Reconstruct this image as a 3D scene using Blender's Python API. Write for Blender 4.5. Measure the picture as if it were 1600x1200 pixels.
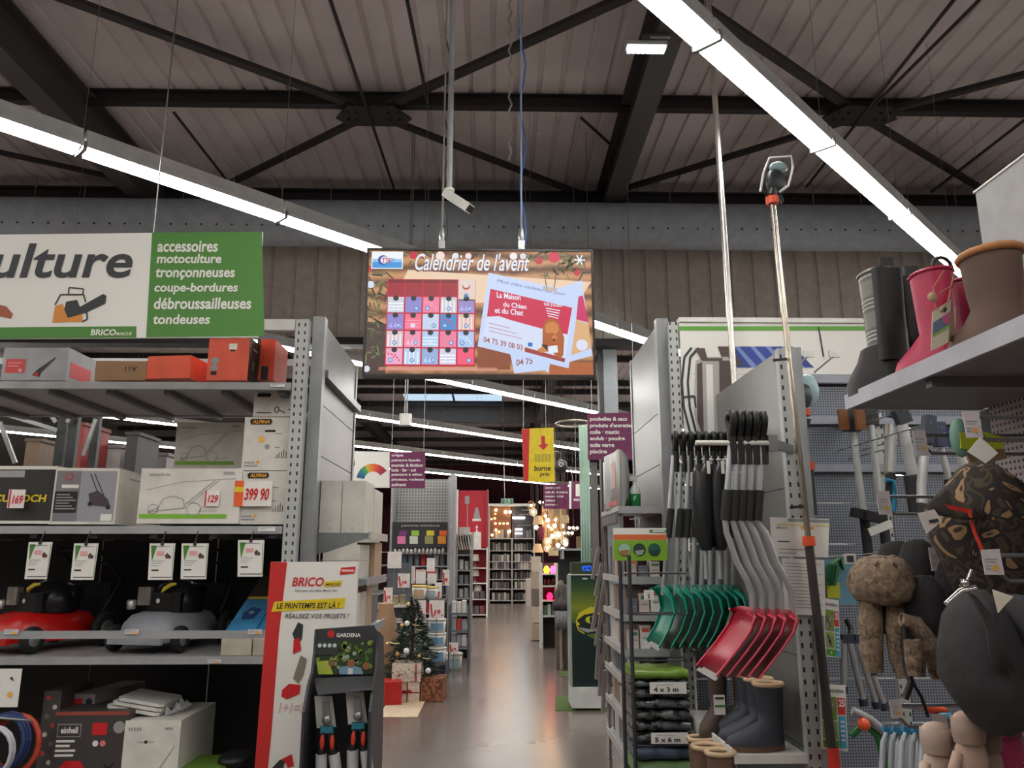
import bpy, math, random
from mathutils import Vector, Matrix
random.seed(7)
V = Vector
S = bpy.context.scene
COL = S.collection
for o in list(bpy.data.objects): bpy.data.objects.remove(o)
# ------------------------------------------------------------ camera, world, exposure
F, HZ, VX, EYE = 1225., 866., 772., 1.6
PITCH = math.atan((HZ-600)/F); YAW = math.atan((800-VX)/(F/math.cos(PITCH)))
cd = bpy.data.cameras.new('camera'); cam = bpy.data.objects.new('camera', cd); COL.objects.link(cam)
cd.sensor_width = 36; cd.lens = F/1600*36; cd.clip_end = 200; cd.clip_start = .05
cam.location = (0, 0, EYE); cam.rotation_euler = (math.pi/2+PITCH, 0, -YAW)
S.camera = cam
w = bpy.data.worlds.new('world'); S.world = w; w.use_nodes = True
w.node_tree.nodes['Background'].inputs[0].default_value = (.55, .65, .8, 1)
w.node_tree.nodes['Background'].inputs[1].default_value = .4
S.view_settings.view_transform = 'Standard'; S.view_settings.look = 'None'
S.view_settings.exposure = 0.0; S.view_settings.gamma = 1
TUBE_POWER = 36.        # emission of the ceiling tubes
SCREEN_POWER = .95
# ------------------------------------------------------------ pixel -> world helpers (points at a real depth)
_f = V((math.sin(YAW)*math.cos(PITCH), math.cos(YAW)*math.cos(PITCH), math.sin(PITCH)))
_r = V((math.cos(YAW), -math.sin(YAW), 0)); _u = _r.cross(_f); E0 = V((0, 0, EYE))
def ray(px, py): return _f+_r*((px-800)/F)+_u*((600-py)/F)
def P(px, py, Y): d = ray(px, py); return E0+d*(Y/d.y)
def PZ(px, py, z): d = ray(px, py); return E0+d*((z-EYE)/d.z)
def PX(px, py, x): d = ray(px, py); return E0+d*(x/d.x)
# ------------------------------------------------------------ materials
def lin(c): return tuple(((x/255)/12.92 if x/255 <= .04045 else ((x/255+.055)/1.055)**2.4) for x in c)+(1,)
_mc = {}
def M(c, r=.55, m=0., e=0., var=.10, sc=9., bump=0., a=1., tr=0.):
    k = (c, r, m, e, var, sc, bump, a, tr)
    if k in _mc: return _mc[k]
    mt = bpy.data.materials.new('m%d' % len(_mc)); mt.use_nodes = True; nt = mt.node_tree; b = nt.nodes['Principled BSDF']
    b.inputs['Base Color'].default_value = lin(c); b.inputs['Roughness'].default_value = r; b.inputs['Metallic'].default_value = m
    if a < 1: b.inputs['Alpha'].default_value = a
    if tr: b.inputs['Transmission Weight'].default_value = tr
    if e:
        b.inputs['Base Color'].default_value = (.01, .01, .01, 1); b.inputs['Emission Color'].default_value = lin(c); b.inputs['Emission Strength'].default_value = e
    elif var:
        tc = nt.nodes.new('ShaderNodeTexCoord'); n = nt.nodes.new('ShaderNodeTexNoise'); n.inputs['Scale'].default_value = sc; n.inputs['Detail'].default_value = 3
        rp = nt.nodes.new('ShaderNodeValToRGB'); l = lin(c)
        rp.color_ramp.elements[0].color = tuple(x*(1-var) for x in l[:3])+(1,); rp.color_ramp.elements[1].color = tuple(min(1, x*(1+var)) for x in l[:3])+(1,)
        rp.color_ramp.elements[0].position = .3; rp.color_ramp.elements[1].position = .7
        nt.links.new(tc.outputs['Object'], n.inputs['Vector']); nt.links.new(n.outputs['Fac'], rp.inputs['Fac']); nt.links.new(rp.outputs['Color'], b.inputs['Base Color'])
        if bump:
            bp = nt.nodes.new('ShaderNodeBump'); bp.inputs['Strength'].default_value = bump; bp.inputs['Distance'].default_value = .02
            nt.links.new(n.outputs['Fac'], bp.inputs['Height']); nt.links.new(bp.outputs['Normal'], b.inputs['Normal'])
    _mc[k] = mt
    return mt
def nodes_mat(name, build, r=.6, m=0.):
    mt = bpy.data.materials.new(name); mt.use_nodes = True; nt = mt.node_tree; b = nt.nodes['Principled BSDF']
    b.inputs['Roughness'].default_value = r; b.inputs['Metallic'].default_value = m
    N = nt.nodes.new; L = nt.links.new
    tc = N('ShaderNodeTexCoord').outputs['Object']
    def tex(kind, scale, vec=None, **kw):
        n = N('ShaderNodeTex'+kind); n.inputs['Scale'].default_value = scale
        for k2, v2 in kw.items():
            if k2 in n.inputs: n.inputs[k2].default_value = v2
            else: setattr(n, k2, v2)
        L(vec or tc, n.inputs['Vector']); return n
    def ramp(src, stops, const=False):
        n = N('ShaderNodeValToRGB'); e = n.color_ramp.elements
        if const: n.color_ramp.interpolation = 'CONSTANT'
        while len(e) < len(stops): e.new(.5)
        for i, (p, c) in enumerate(stops): e[i].position = p; e[i].color = lin(c)
        L(src, n.inputs['Fac']); return n.outputs['Color']
    def math_(op, a, bb=None):
        n = N('ShaderNodeMath'); n.operation = op
        for i, x in enumerate((a, bb)):
            if x is None: continue
            if isinstance(x, (int, float)): n.inputs[i].default_value = x
            else: L(x, n.inputs[i])
        return n.outputs[0]
    def mix(fac, c1, c2):
        n = N('ShaderNodeMix'); n.data_type = 'RGBA'; L(fac, n.inputs[0])
        for i, c in ((6, c1), (7, c2)):
            if isinstance(c, tuple): n.inputs[i].default_value = lin(c)
            else: L(c, n.inputs[i])
        return n.outputs[2]
    def xyz():
        n = N('ShaderNodeSeparateXYZ'); L(tc, n.inputs[0]); return n.outputs
    build(nt, b, L, tex, ramp, math_, mix, xyz)
    return mt
def _pegs(c, hole, pitch, rad, ax=(0, 2)):
    def f(nt, b, L, tex, ramp, mt, mix, xyz):
        o = xyz(); u = mt('SUBTRACT', mt('FRACT', mt('MULTIPLY', o[ax[0]], 1/pitch)), .5); v = mt('SUBTRACT', mt('FRACT', mt('MULTIPLY', o[ax[1]], 1/pitch)), .5)
        d = mt('ADD', mt('MULTIPLY', u, u), mt('MULTIPLY', v, v)); L(mix(mt('LESS_THAN', d, rad*rad), c, hole), b.inputs['Base Color'])
    return f
PEG = nodes_mat('pegboard', _pegs((128, 134, 146), (60, 63, 70), .016, .30), .45, .1)
PEGX = nodes_mat('pegboard_side', _pegs((170, 160, 158), (50, 46, 46), .022, .25, (1, 2)), .5)
MESHP = nodes_mat('perforated_back', _pegs((160, 160, 156), (110, 110, 108), .05, .3), .5)
def _slots(nt, b, L, tex, ramp, mt, mix, xyz):
    o = xyz(); z = mt('FRACT', mt('MULTIPLY', o[2], 20)); x = mt('ABSOLUTE', o[0])
    h = mt('MULTIPLY', mt('LESS_THAN', z, .42), mt('MULTIPLY', mt('GREATER_THAN', x, .014), mt('LESS_THAN', x, .024)))
    L(mix(h, (176, 178, 176), (38, 38, 40)), b.inputs['Base Color'])
SLOT = nodes_mat('slotted_steel', _slots, .45, .2)
def _floor(nt, b, L, tex, ramp, mt, mix, xyz):
    n = tex('Noise', .35, Detail=5); n2 = tex('Noise', 1.6, Detail=3)
    L(mix(mt('MULTIPLY', n2.outputs['Fac'], .5), ramp(n.outputs['Fac'], [(.35, (98, 88, 83)), (.65, (122, 110, 103))]), (110, 99, 93)), b.inputs['Base Color'])
    L(mt('ADD', .2, mt('MULTIPLY', n2.outputs['Fac'], .04)), b.inputs['Roughness'])
FLOOR = nodes_mat('polished_concrete', _floor, .25)
def _camo(nt, b, L, tex, ramp, mt, mix, xyz):
    n = tex('Noise', 14, Detail=1.5, Distortion=1.2); L(ramp(n.outputs['Fac'], [(0, (40, 33, 28)), (.42, (66, 58, 42)), (.5, (38, 31, 28)), (.6, (142, 112, 80)), (.68, (60, 46, 36))], True), b.inputs['Base Color'])
CAMO = nodes_mat('camouflage_cloth', _camo, .9)
def _fur(nt, b, L, tex, ramp, mt, mix, xyz):
    n = tex('Noise', 42, Detail=10, Roughness=.8, Distortion=1.5); L(ramp(n.outputs['Fac'], [(.36, (80, 66, 54)), (.5, (116, 98, 82)), (.64, (156, 136, 114))]), b.inputs['Base Color'])
FUR = nodes_mat('faux_fur', _fur, .95)
def _plaid(nt, b, L, tex, ramp, mt, mix, xyz):
    o = xyz()
    sx = mt('LESS_THAN', mt('FRACT', mt('MULTIPLY', mt('SUBTRACT', o[1], o[0]), 7)), .5); sz = mt('LESS_THAN', mt('FRACT', mt('MULTIPLY', o[2], 9)), .5)
    f = mt('MULTIPLY', mt('ADD', sx, sz), .5)
    ln = mt('MAXIMUM', mt('LESS_THAN', mt('FRACT', mt('MULTIPLY', mt('FRACT', mt('MULTIPLY', o[2], 9)), 8)), .22), 0)
    ln = mt('MULTIPLY', ln, mt('GREATER_THAN', mt('FRACT', mt('MULTIPLY', o[2], 9)), .6))
    L(mix(ln, ramp(f, [(0, (24, 24, 26)), (.25, (92, 90, 88)), (.75, (120, 117, 112))], True), (210, 208, 196)), b.inputs['Base Color'])
PLAID = nodes_mat('plaid_print', _plaid, .4)
def _wood(c1, c2, e=0.):
    def f(nt, b, L, tex, ramp, mt, mix, xyz):
        n = tex('Wave', 3.2, Distortion=5, Detail=3, bands_direction='Z'); col = ramp(n.outputs['Fac'], [(0, c1), (1, c2)])
        if not e: L(col, b.inputs['Base Color'])
        if e: b.inputs['Base Color'].default_value = (.01, .01, .01, 1)
        if e: L(col, b.inputs['Emission Color']); b.inputs['Emission Strength'].default_value = e
    return f
WOOD = nodes_mat('timber', _wood((120, 88, 62), (150, 112, 80)), .6)
def _wrap(c1, c2, sc):
    def f(nt, b, L, tex, ramp, mt, mix, xyz):
        n = tex('Noise', sc, Detail=2); L(ramp(n.outputs['Fac'], [(.42, c1), (.58, c2)]), b.inputs['Base Color'])
    return f
FILM = nodes_mat('folded_film', _wrap((22, 26, 24), (92, 98, 100), 22), .18)
GIFT1 = nodes_mat('gift_wrap_cream', _wrap((205, 190, 172), (226, 214, 198), 40), .6)
GIFT2 = nodes_mat('gift_wrap_brown', _wrap((98, 52, 34), (160, 100, 70), 30), .6)
def _deck(nt, b, L, tex, ramp, mt, mix, xyz):
    n = tex('Noise', 1.3, Detail=5); L(ramp(n.outputs['Fac'], [(.3, (196, 186, 184)), (.7, (216, 208, 206))]), b.inputs['Base Color'])
DECK = nodes_mat('roof_deck_steel', _deck, .6)
STEEL = M((172, 174, 176), .38, .25); WHITE = M((214, 212, 206), .5); BLACK = M((20, 20, 21), .5); DARK = M((40, 40, 42), .5)
GALV = M((150, 152, 152), .32, .7); CHROME = M((205, 205, 205), .18, 1.); BEAM = M((38, 35, 36), .55); GREYP = M((168, 169, 170), .28, .35)
# ------------------------------------------------------------ mesh builder (world coordinates)
class MB:
    def __init__(s, T=None): s.v = []; s.f = []; s.m = []; s.s = []; s.k = 0; s.T = T
    def mi(s, k): s.k = k; return s
    def add(s, vs, fs, sm=False):
        n = len(s.v); s.v += [s.T @ V(x) if s.T else V(x) for x in vs]
        s.f += [[i+n for i in q] for q in fs]; s.m += [s.k]*len(fs); s.s += [sm]*len(fs); return s
    def box(s, x0, x1, y0, y1, z0, z1):
        c = [(x, y, z) for z in (z0, z1) for y in (y0, y1) for x in (x0, x1)]
        return s.add(c, [(0, 2, 3, 1), (4, 5, 7, 6), (0, 1, 5, 4), (2, 6, 7, 3), (0, 4, 6, 2), (1, 3, 7, 5)])
    def cbox(s, c, d, b=.006, R=None):       # box with chamfered vertical edges, centre c, size d
        x, y, z = d[0]/2, d[1]/2, d[2]/2; b = min(b, x*.4, y*.4)
        o = [(-x+b, -y), (x-b, -y), (x, -y+b), (x, y-b), (x-b, y), (-x+b, y), (-x, y-b), (-x, -y+b)]
        pts = [V((p[0], p[1], zz)) for zz in (-z, z) for p in o]
        if R: pts = [R @ p for p in pts]
        pts = [p+V(c) for p in pts]
        return s.add(pts, [tuple(range(7, -1, -1)), tuple(range(8, 16))]+[(i, (i+1) % 8, 8+(i+1) % 8, 8+i) for i in range(8)])
    def bar(s, a, b, w, h, up=(0, 0, 1)):
        a, b = V(a), V(b); d = (b-a).normalized(); r = d.cross(V(up))
        if r.length < 1e-4: r = d.cross(V((0, 1, 0)))
        r.normalize(); u = r.cross(d)
        q = [r*(x*w/2)+u*(y*h/2) for x, y in ((-1, -1), (1, -1), (1, 1), (-1, 1))]
        return s.add([a+t for t in q]+[b+t for t in q], [(3, 2, 1, 0), (4, 5, 6, 7)]+[(i, (i+1) % 4, 4+(i+1) % 4, 4+i) for i in range(4)])
    def tube(s, pts, r, n=8, cap=True):
        pts = [V(p) for p in pts]; rs = r if isinstance(r, (list, tuple)) else [r]*len(pts)
        vs = []; up = None
        for i, p in enumerate(pts):
            d = (pts[min(i+1, len(pts)-1)]-pts[max(i-1, 0)]).normalized()
            if up is None: up = V((0, 0, 1)) if abs(d.z) < .9 else V((1, 0, 0))
            a = d.cross(up).normalized(); up = a.cross(d).normalized()
            for k in range(n): t = 2*math.pi*k/n; vs.append(p+(a*math.cos(t)+up*math.sin(t))*rs[i])
        fs = [(i*n+k, i*n+(k+1) % n, (i+1)*n+(k+1) % n, (i+1)*n+k) for i in range(len(pts)-1) for k in range(n)]
        s.add(vs, fs, True)
        if cap: s.add(vs[:n], [tuple(range(n-1, -1, -1))]); s.add(vs[-n:], [tuple(range(n))])
        return s
    def lathe(s, base, prof, n=14, ax=(0, 0, 1)):
        ax = V(ax).normalized(); a = ax.orthogonal().normalized(); b = ax.cross(a); base = V(base)
        vs = [base+ax*z+(a*math.cos(2*math.pi*k/n)+b*math.sin(2*math.pi*k/n))*max(r, 1e-4) for r, z in prof for k in range(n)]
        return s.add(vs, [(i*n+k, i*n+(k+1) % n, (i+1)*n+(k+1) % n, (i+1)*n+k) for i in range(len(prof)-1) for k in range(n)], True)
    def cyl(s, base, r, h, n=14, ax=(0, 0, 1)): return s.lathe(base, [(0, 0), (r, 0), (r, h), (0, h)], n, ax)
    def prism(s, pts, d):
        pts = [V(p) for p in pts]; n = len(pts); d = V(d)
        return s.add(pts+[p+d for p in pts], [tuple(range(n-1, -1, -1)), tuple(range(n, 2*n))]+[(i, (i+1) % n, n+(i+1) % n, n+i) for i in range(n)])
    def loft(s, rings, cap=True):
        n = len(rings[0]); vs = [V(p) for r in rings for p in r]
        s.add(vs, [(i*n+k, i*n+(k+1) % n, (i+1)*n+(k+1) % n, (i+1)*n+k) for i in range(len(rings)-1) for k in range(n)], True)
        if cap: s.add(rings[0], [tuple(range(n-1, -1, -1))], True); s.add(rings[-1], [tuple(range(n))], True)
        return s
    def ball(s, c, r, n=10, m=7, R=None):
        r = V(r) if not isinstance(r, (int, float)) else V((r, r, r)); vs = []
        for i in range(m+1):
            a = math.pi*i/m
            for k in range(n):
                t = 2*math.pi*k/n; q = V((r.x*math.sin(a)*math.cos(t), r.y*math.sin(a)*math.sin(t), r.z*math.cos(a)))
                vs.append((R @ q if R else q)+V(c))
        return s.add(vs, [(i*n+k, i*n+(k+1) % n, (i+1)*n+(k+1) % n, (i+1)*n+k) for i in range(m) for k in range(n)], True)
    def sheet(s, g, th):                     # grid g[i][j] of points -> shell of thickness vector/func th
        ni, nj = len(g), len(g[0]); th = V(th); top = [V(p) for r in g for p in r]; n = ni*nj
        fs = [(i*nj+j, i*nj+j+1, (i+1)*nj+j+1, (i+1)*nj+j) for i in range(ni-1) for j in range(nj-1)]
        fs += [tuple(n+x for x in reversed(q)) for q in fs]
        e = [j for j in range(nj)]+[i*nj+nj-1 for i in range(1, ni)]+[(ni-1)*nj+j for j in range(nj-2, -1, -1)]+[i*nj for i in range(ni-2, 0, -1)]
        fs += [(e[(k+1) % len(e)], e[k], n+e[k], n+e[(k+1) % len(e)]) for k in range(len(e))]
        return s.add(top+[p+th for p in top], fs, True)
WLD = {}
def _props(o, label=None, cat=None, group=None, kind=None):
    for k, v in (('label', label), ('category', cat), ('group', group), ('kind', kind)):
        if v: o[k] = v
    return o
def obj(name, mb, mats, parent=None, label=None, cat=None, group=None, kind=None):
    if not isinstance(mats, (list, tuple)): mats = [mats]
    if parent is None:
        xs = [v.x for v in mb.v]; ys = [v.y for v in mb.v]; zs = [v.z for v in mb.v]
        org = V(((min(xs)+max(xs))/2, (min(ys)+max(ys))/2, min(zs))); W = Matrix.Translation(org)
        if kind == 'structure': W = Matrix()
    else: W = WLD[parent.name]
    Wi = W.inverted(); me = bpy.data.meshes.new(name)
    me.from_pydata([Wi @ v for v in mb.v], [], mb.f)
    for m in mats: me.materials.append(m)
    me.polygons.foreach_set('material_index', mb.m); me.polygons.foreach_set('use_smooth', mb.s); me.update()
    if any(mb.s) and not all(mb.s): pass
    o = bpy.data.objects.new(name, me); COL.objects.link(o)
    if parent is None: o.matrix_world = W
    else: o.parent = parent
    WLD[o.name] = W
    return _props(o, label, cat, group, kind)
def thing(name, label, cat, loc=(0, 0, 0), rz=0, group=None):
    o = bpy.data.objects.new(name, None); COL.objects.link(o); o.empty_display_size = .1
    o.location = loc; o.rotation_euler = (0, 0, rz); WLD[o.name] = Matrix.Translation(V(loc)) @ Matrix.Rotation(rz, 4, 'Z')
    return _props(o, label, cat, group)
KIDS = {}
def dup(root, loc=None, rz=None, label=None, group=None, sc=None):
    r = root.copy(); COL.objects.link(r)
    if loc is not None: r.location = loc
    if rz is not None: r.rotation_euler = (0, 0, rz)
    if sc: r.scale = (sc, sc, sc)
    if label: r['label'] = label
    if group: r['group'] = group
    if root.name not in KIDS: KIDS[root.name] = [(c, [g for g in COL.objects if g.parent == c]) for c in COL.objects if c.parent == root]
    for ch, gs in KIDS[root.name]:
        c = ch.copy(); COL.objects.link(c); c.parent = r
        for g in gs: d = g.copy(); COL.objects.link(d); d.parent = c
    return r
# ------------------------------------------------------------ flat print on a face
_tx = {}
def glyphs(t, bold=0., shear=0.):
    k = (t, bold, shear)
    if k in _tx: return _tx[k]
    cu = bpy.data.curves.new('t', 'FONT'); cu.body = t; cu.offset = bold; cu.shear = shear; cu.resolution_u = 6 if len(t) == 11 and t[0] == 'M' else 3; cu.space_line = .95
    o = bpy.data.objects.new('t', cu); COL.objects.link(o); bpy.context.view_layer.update()
    me = bpy.data.meshes.new_from_object(o.evaluated_get(bpy.context.evaluated_depsgraph_get()))
    vs = [v.co.copy() for v in me.vertices]; fs = [tuple(p.vertices) for p in me.polygons]
    bpy.data.objects.remove(o); bpy.data.curves.remove(cu); bpy.data.meshes.remove(me)
    xs = [v.x for v in vs] or [0, 1]; ys = [v.y for v in vs] or [0, 1]
    x0, x1, y0, y1 = min(xs), max(xs), min(ys), max(ys)
    _tx[k] = ([((v.x-x0)/(x1-x0), (y1-v.y)/(y1-y0)) for v in vs], fs); return _tx[k]
class Face:
    def __init__(s, O, U, W): s.O, s.U, s.W = V(O), V(U), V(W); s.N = s.W.cross(s.U).normalized(); s.g = MB(); s.ts = []; s.mm = []
    @classmethod
    def px(c, x0, y0, x1, y1, Y):
        a = P(x0, y0, Y); b = P(x1, y0, Y); d = P(x0, y1, Y); return c(a, V((b.x-a.x, 0, b.z-a.z)), V((d.x-a.x, 0, d.z-a.z)))
    def pt(s, u, v, l=1): return s.O+s.U*u+s.W*v+s.N*(.0012*l+.0004)
    def mat(s, m):
        if m not in s.mm: s.mm.append(m)
        return s.mm.index(m)
    def poly(s, pts, m, l=1): s.g.mi(s.mat(m)); s.g.add([s.pt(u, v, l) for u, v in pts], [tuple(range(len(pts)-1, -1, -1))]); return s
    def rect(s, u0, v0, u1, v1, m, l=1): return s.poly([(u0, v0), (u1, v0), (u1, v1), (u0, v1)], m, l)
    def disc(s, u, v, r, m, l=1, ry=None, n=14):
        ry = ry or r*s.U.length/s.W.length; return s.poly([(u+r*math.cos(2*math.pi*k/n), v+ry*math.sin(2*math.pi*k/n)) for k in range(n)], m, l)
    def ring(s, u, v, r, m, l=1, t=.7): s.disc(u, v, r, m, l); return s
    def line(s, pts, wd, m, l=1):
        for (a, b), (c, d) in zip(pts, pts[1:]):
            ux, vy = (c-a)*s.U.length, (d-b)*s.W.length; L = math.hypot(ux, vy) or 1
            nx, ny = -vy/L*wd/2/s.U.length, ux/L*wd/2/s.W.length
            s.poly([(a+nx, b+ny), (c+nx, d+ny), (c-nx, d-ny), (a-nx, b-ny)], m, l)
        return s
    def text(s, t, u0, v0, u1, v1, m, l=2, bold=.0, shear=0., rot=0):
        vs, fs = glyphs(t, bold, shear); du, dv = u1-u0, v1-v0; b = MB(); s.ts.append((b, m))
        b.add([s.pt(u0+x*du, v0+y*dv+rot*x, l) for x, y in vs], fs); return s
    def done(s, parent, gname='printed_artwork', tname='lettering'):
        if s.g.f: obj(gname, s.g, s.mm, parent)
        for b, m in s.ts: obj(tname, b, m, parent)
ORD = ['first', 'second', 'third', 'fourth', 'fifth', 'sixth', 'seventh', 'eighth', 'ninth', 'tenth', 'eleventh', 'twelfth', 'thirteenth', 'fourteenth', 'fifteenth', 'sixteenth', 'seventeenth', 'eighteenth', 'nineteenth', 'twentieth', 'twenty-first', 'twenty-second', 'twenty-third', 'twenty-fourth', 'twenty-fifth', 'twenty-sixth', 'twenty-seventh', 'twenty-eighth', 'twenty-ninth', 'thirtieth']
def pbox(x0, y0, x1, y1, Y, dep, name, label, cat, mat, group=None, rz=0.):
    """carton whose front face spans the given pixels at depth Y; returns (object, front Face, right side Face)"""
    a = P(x0, y1, Y); b = P(x1, y1, Y); t = P((x0+x1)/2, y0, Y).z; w_ = b.x-a.x; h_ = t-a.z
    T = Matrix.Translation((a.x, Y, a.z)) @ Matrix.Rotation(rz, 4, 'Z')
    mb = MB(T); mb.box(0, w_, 0, dep, 0, h_)
    o = obj(name, mb, mat, None, label, cat, group)
    R = T.to_3x3()
    fr = Face(T @ V((0, 0, h_)), R @ V((w_, 0, 0)), V((0, 0, -h_))); sd = Face(T @ V((w_, 0, h_)), R @ V((0, dep, 0)), V((0, 0, -h_)))
    return o, fr, sd
INK = M((28, 28, 30), .6, var=0); RED = M((200, 30, 34), .5, var=0); PWHITE = M((226, 224, 218), .5, var=0); YEL = M((222, 196, 30), .5, var=0)
GREEN = M((72, 128, 48), .5, var=0); PURP = M((112, 30, 78), .5, var=0); ORG = M((232, 92, 40), .5, var=0); PGREY = M((150, 150, 152), .5, var=0)
# ============================================================ SETTING
XL, XR, YB, YF = -15., 15., -5., 45.
ZR = 6.6
struct = lambda name, mb, m: obj(name, mb, m, None, kind='structure')
struct('floor', MB().box(XL, XR, YB, YF, -.1, 0), FLOOR)
# roof deck: trapezoid ribs running along the hall
mb = MB(); x = XL; prof = []
while x < XR:
    prof += [(x, ZR), (x+.19, ZR), (x+.2, ZR+.03), (x+.24, ZR+.03)]; x += .25
sky = (P(625, 622, 20).x*24/20, P(785, 622, 20).x*24/20)
def deck(y0, y1):
    vs = [(px_, y, pz) for y in (y0, y1) for px_, pz in prof]; n = len(prof)
    mb.add(vs, [(i, i+1, n+i+1, n+i) for i in range(n-1)])
SKY0, SKY1 = 23.85, 25.7
deck(YB, SKY0); deck(SKY1, YF)
mb.add([(XL, SKY0, ZR), (sky[0], SKY0, ZR), (sky[0], SKY1, ZR), (XL, SKY1, ZR)], [(0, 1, 2, 3)]); mb.add([(XR, SKY0, ZR), (sky[1], SKY0, ZR), (sky[1], SKY1, ZR), (XR, SKY1, ZR)], [(0, 1, 2, 3)])
mb.box(XL, XR, YB, YF, ZR+.3, ZR+.35)
struct('ceiling', mb, DECK)
SKYM = M((190, 215, 235), .4, e=1.1)
sm = (sky[0]+sky[1])/2
struct('window_1', MB().box(sky[0], sm-.04, SKY0, SKY1, ZR, ZR+.04), SKYM); struct('window_2', MB().box(sm+.04, sky[1], SKY0, SKY1, ZR, ZR+.04), SKYM)
WALLM = M((118, 112, 106), .7); MAROON = M((84, 16, 40), .7)
struct('wall_left', MB().box(XL-.1, XL, YB, YF, 0, ZR+.3), WALLM); struct('wall_right', MB().box(XR, XR+.1, YB, YF, 0, ZR+.3), WALLM)
struct('wall_back', MB().box(XL, XR, YB-.1, YB, 0, ZR+.3), WALLM)
struct('wall_front', MB().box(XL, XR, YF, YF+.1, 0, ZR+.3), MAROON)
# bulkhead over the opening between the halls, of ribbed cladding sheets
YBK = 10.2; ZBK = P(800, 530, YBK).z
CLAD = M((176, 166, 156), .6)
mb = MB(); pts = []; x = XL
while x < XR: pts += [(x, YBK), (x+.2, YBK), (x+.215, YBK+.025), (x+.26, YBK+.025), (x+.275, YBK)]; x += .3
n = len(pts); mb.add([(a, b, z) for z in (ZBK, ZR) for a, b in pts], [(i, i+1, n+i+1, n+i) for i in range(n-1)])
struct('wall_bulkhead', mb, CLAD)
struct('wall_bulkhead_back', MB().box(XL, XR, YBK+.04, YBK+.14, ZBK, ZR), CLAD)
struct('trim_1', MB().box(XL, XR, YBK-.06, YBK+.18, ZBK-.1, ZBK), BEAM)
z0 = P(800, 660, 26).z
struct('wall_second_bulkhead', MB().box(XL, XR, 26, 26.2, z0, ZR), M((98, 94, 92), .7))
# steel: rafters (I sections along the hall), purlins, braces, edge beam
def ibeam(mb, a, b, fw, h, t=.02):
    a, b = V(a), V(b); up = V((0, 0, 1))
    for dz in (h/2-t/2, -h/2+t/2): mb.bar(a+up*dz, b+up*dz, fw, t)
    mb.bar(a, b, t, h-2*t)
    return mb
RX = (-10.5, -4.5, 1.5, 7.5, 13.5)
RAFT = M((62, 58, 57), .5)
for i, x in enumerate(RX):
    t = obj('rafter', ibeam(MB(), (x, YB, 6.235), (x, YF, 6.235), .24, .51), RAFT, None, 'dark steel rafter running along the hall, '+ORD[i]+' counted from the far left wall', 'beam', 'roof rafters')
PY = [PZ(800, 174, 6.4).y+2.92*k for k in range(-4, 13)]
PY = [y for y in PY if abs(y-YBK) > .7 and not 23.4 < y < 25.9]+[23.7, 25.8]
PY.sort()
for i, y in enumerate(PY):
    mb = MB()
    for a, b in zip((XL,)+RX, RX+(XR,)): ibeam(mb, (a+.01, y, 6.51), (b-.01, y, 6.51), .1, .16, .015)
    o = obj('purlin', mb, BEAM, None, 'black steel purlin across the roof, '+ORD[i]+' counted from the hall behind', 'beam', 'roof purlins')
mb = ibeam(MB(), (XL, YBK-.22, 6.3), (XR, YBK-.22, 6.3), .2, .3)
obj('edge_beam', mb, BEAM, None, 'black steel beam along the top of the ribbed bulkhead', 'beam')
# wind bracing: flat bars from pixel ends on the plane of the purlins
for i, (a, b, wd, lb) in enumerate([
    ((60, -18), (575, 172), .1, 'upper-left arm of the cross brace behind the screen rods'),
    ((985, -8), (590, 172), .1, 'upper-right arm of the cross brace behind the screen rods'),
    ((575, 180), (352, 290), .08, 'lower-left arm of the cross brace behind the screen rods'),
    ((590, 180), (905, 302), .08, 'lower-right arm of the cross brace behind the screen rods'),
    ((1052, -20), (1340, 176), .1, 'upper-left arm of the cross brace above the long light line'),
    ((1700, 90), (1352, 182), .08, 'upper-right arm of the cross brace above the boots'),
    ((1335, 185), (965, 298), .08, 'lower-left arm of the cross brace above the pruner pole'),
    ((1352, 185), (1545, 302), .08, 'lower-right arm of the cross brace above the boots'),
    ((-60, 225), (215, 285), .06, 'brace bar ending beneath the leftmost rafter')]):
    obj('wind_brace', MB().bar(PZ(*a, 6.4), PZ(*b, 6.4), wd, .05), BEAM, None, 'dark steel '+lb, 'brace', 'roof bracing')
for i, (a, b, lb) in enumerate([((516, 0), (616, 296), 'crossing the brace joint behind the screen rods'), ((272, 176), (356, 284), 'short, between purlin and brace left of the screen'),
    ((636, 0), (668, 160), 'beside the camera pole near the top of the frame'), ((1490, 0), (1260, 292), 'nearer of a close pair above the light line'), ((1530, 0), (1352, 178), 'farther of a close pair above the light line'),
    ((1600, 188), (1455, 300), 'ending above the white panel'), ((908, 184), (952, 224), 'knee brace beside the rafter with the emergency lamp')]):
    obj('tie_rod', MB().tube([PZ(*a, 6.32), PZ(*b, 6.32)], .018, 6), BEAM, None, 'thin dark tie rod '+lb, 'rod', 'roof tie rods')
for i, (px_, lb) in enumerate([(583, 'behind the screen rods'), (1346, 'above the boots')]):
    c = PZ(px_, 181, 6.34)
    t = thing('gusset_plate', 'bolted black gusset plate at the brace joint '+lb, 'plate', (c.x, c.y, 6.32), 0, 'gusset plates')
    obj('plate', MB().prism([(c.x-.42, c.y+.05, 6.33), (c.x-.25, c.y-.2, 6.33), (c.x+.25, c.y-.2, 6.33), (c.x+.42, c.y+.05, 6.33), (c.x+.3, c.y+.2, 6.33), (c.x-.3, c.y+.2, 6.33)], (0, 0, .02)), BEAM, t)
    b_ = MB()
    for dx in (-.28, -.18, .18, .28):
        for dy in (-.08, .06): b_.cyl((c.x+dx, c.y+dy, 6.30), .016, .03, 6)
    obj('bolts', b_, DARK, t)
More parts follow.
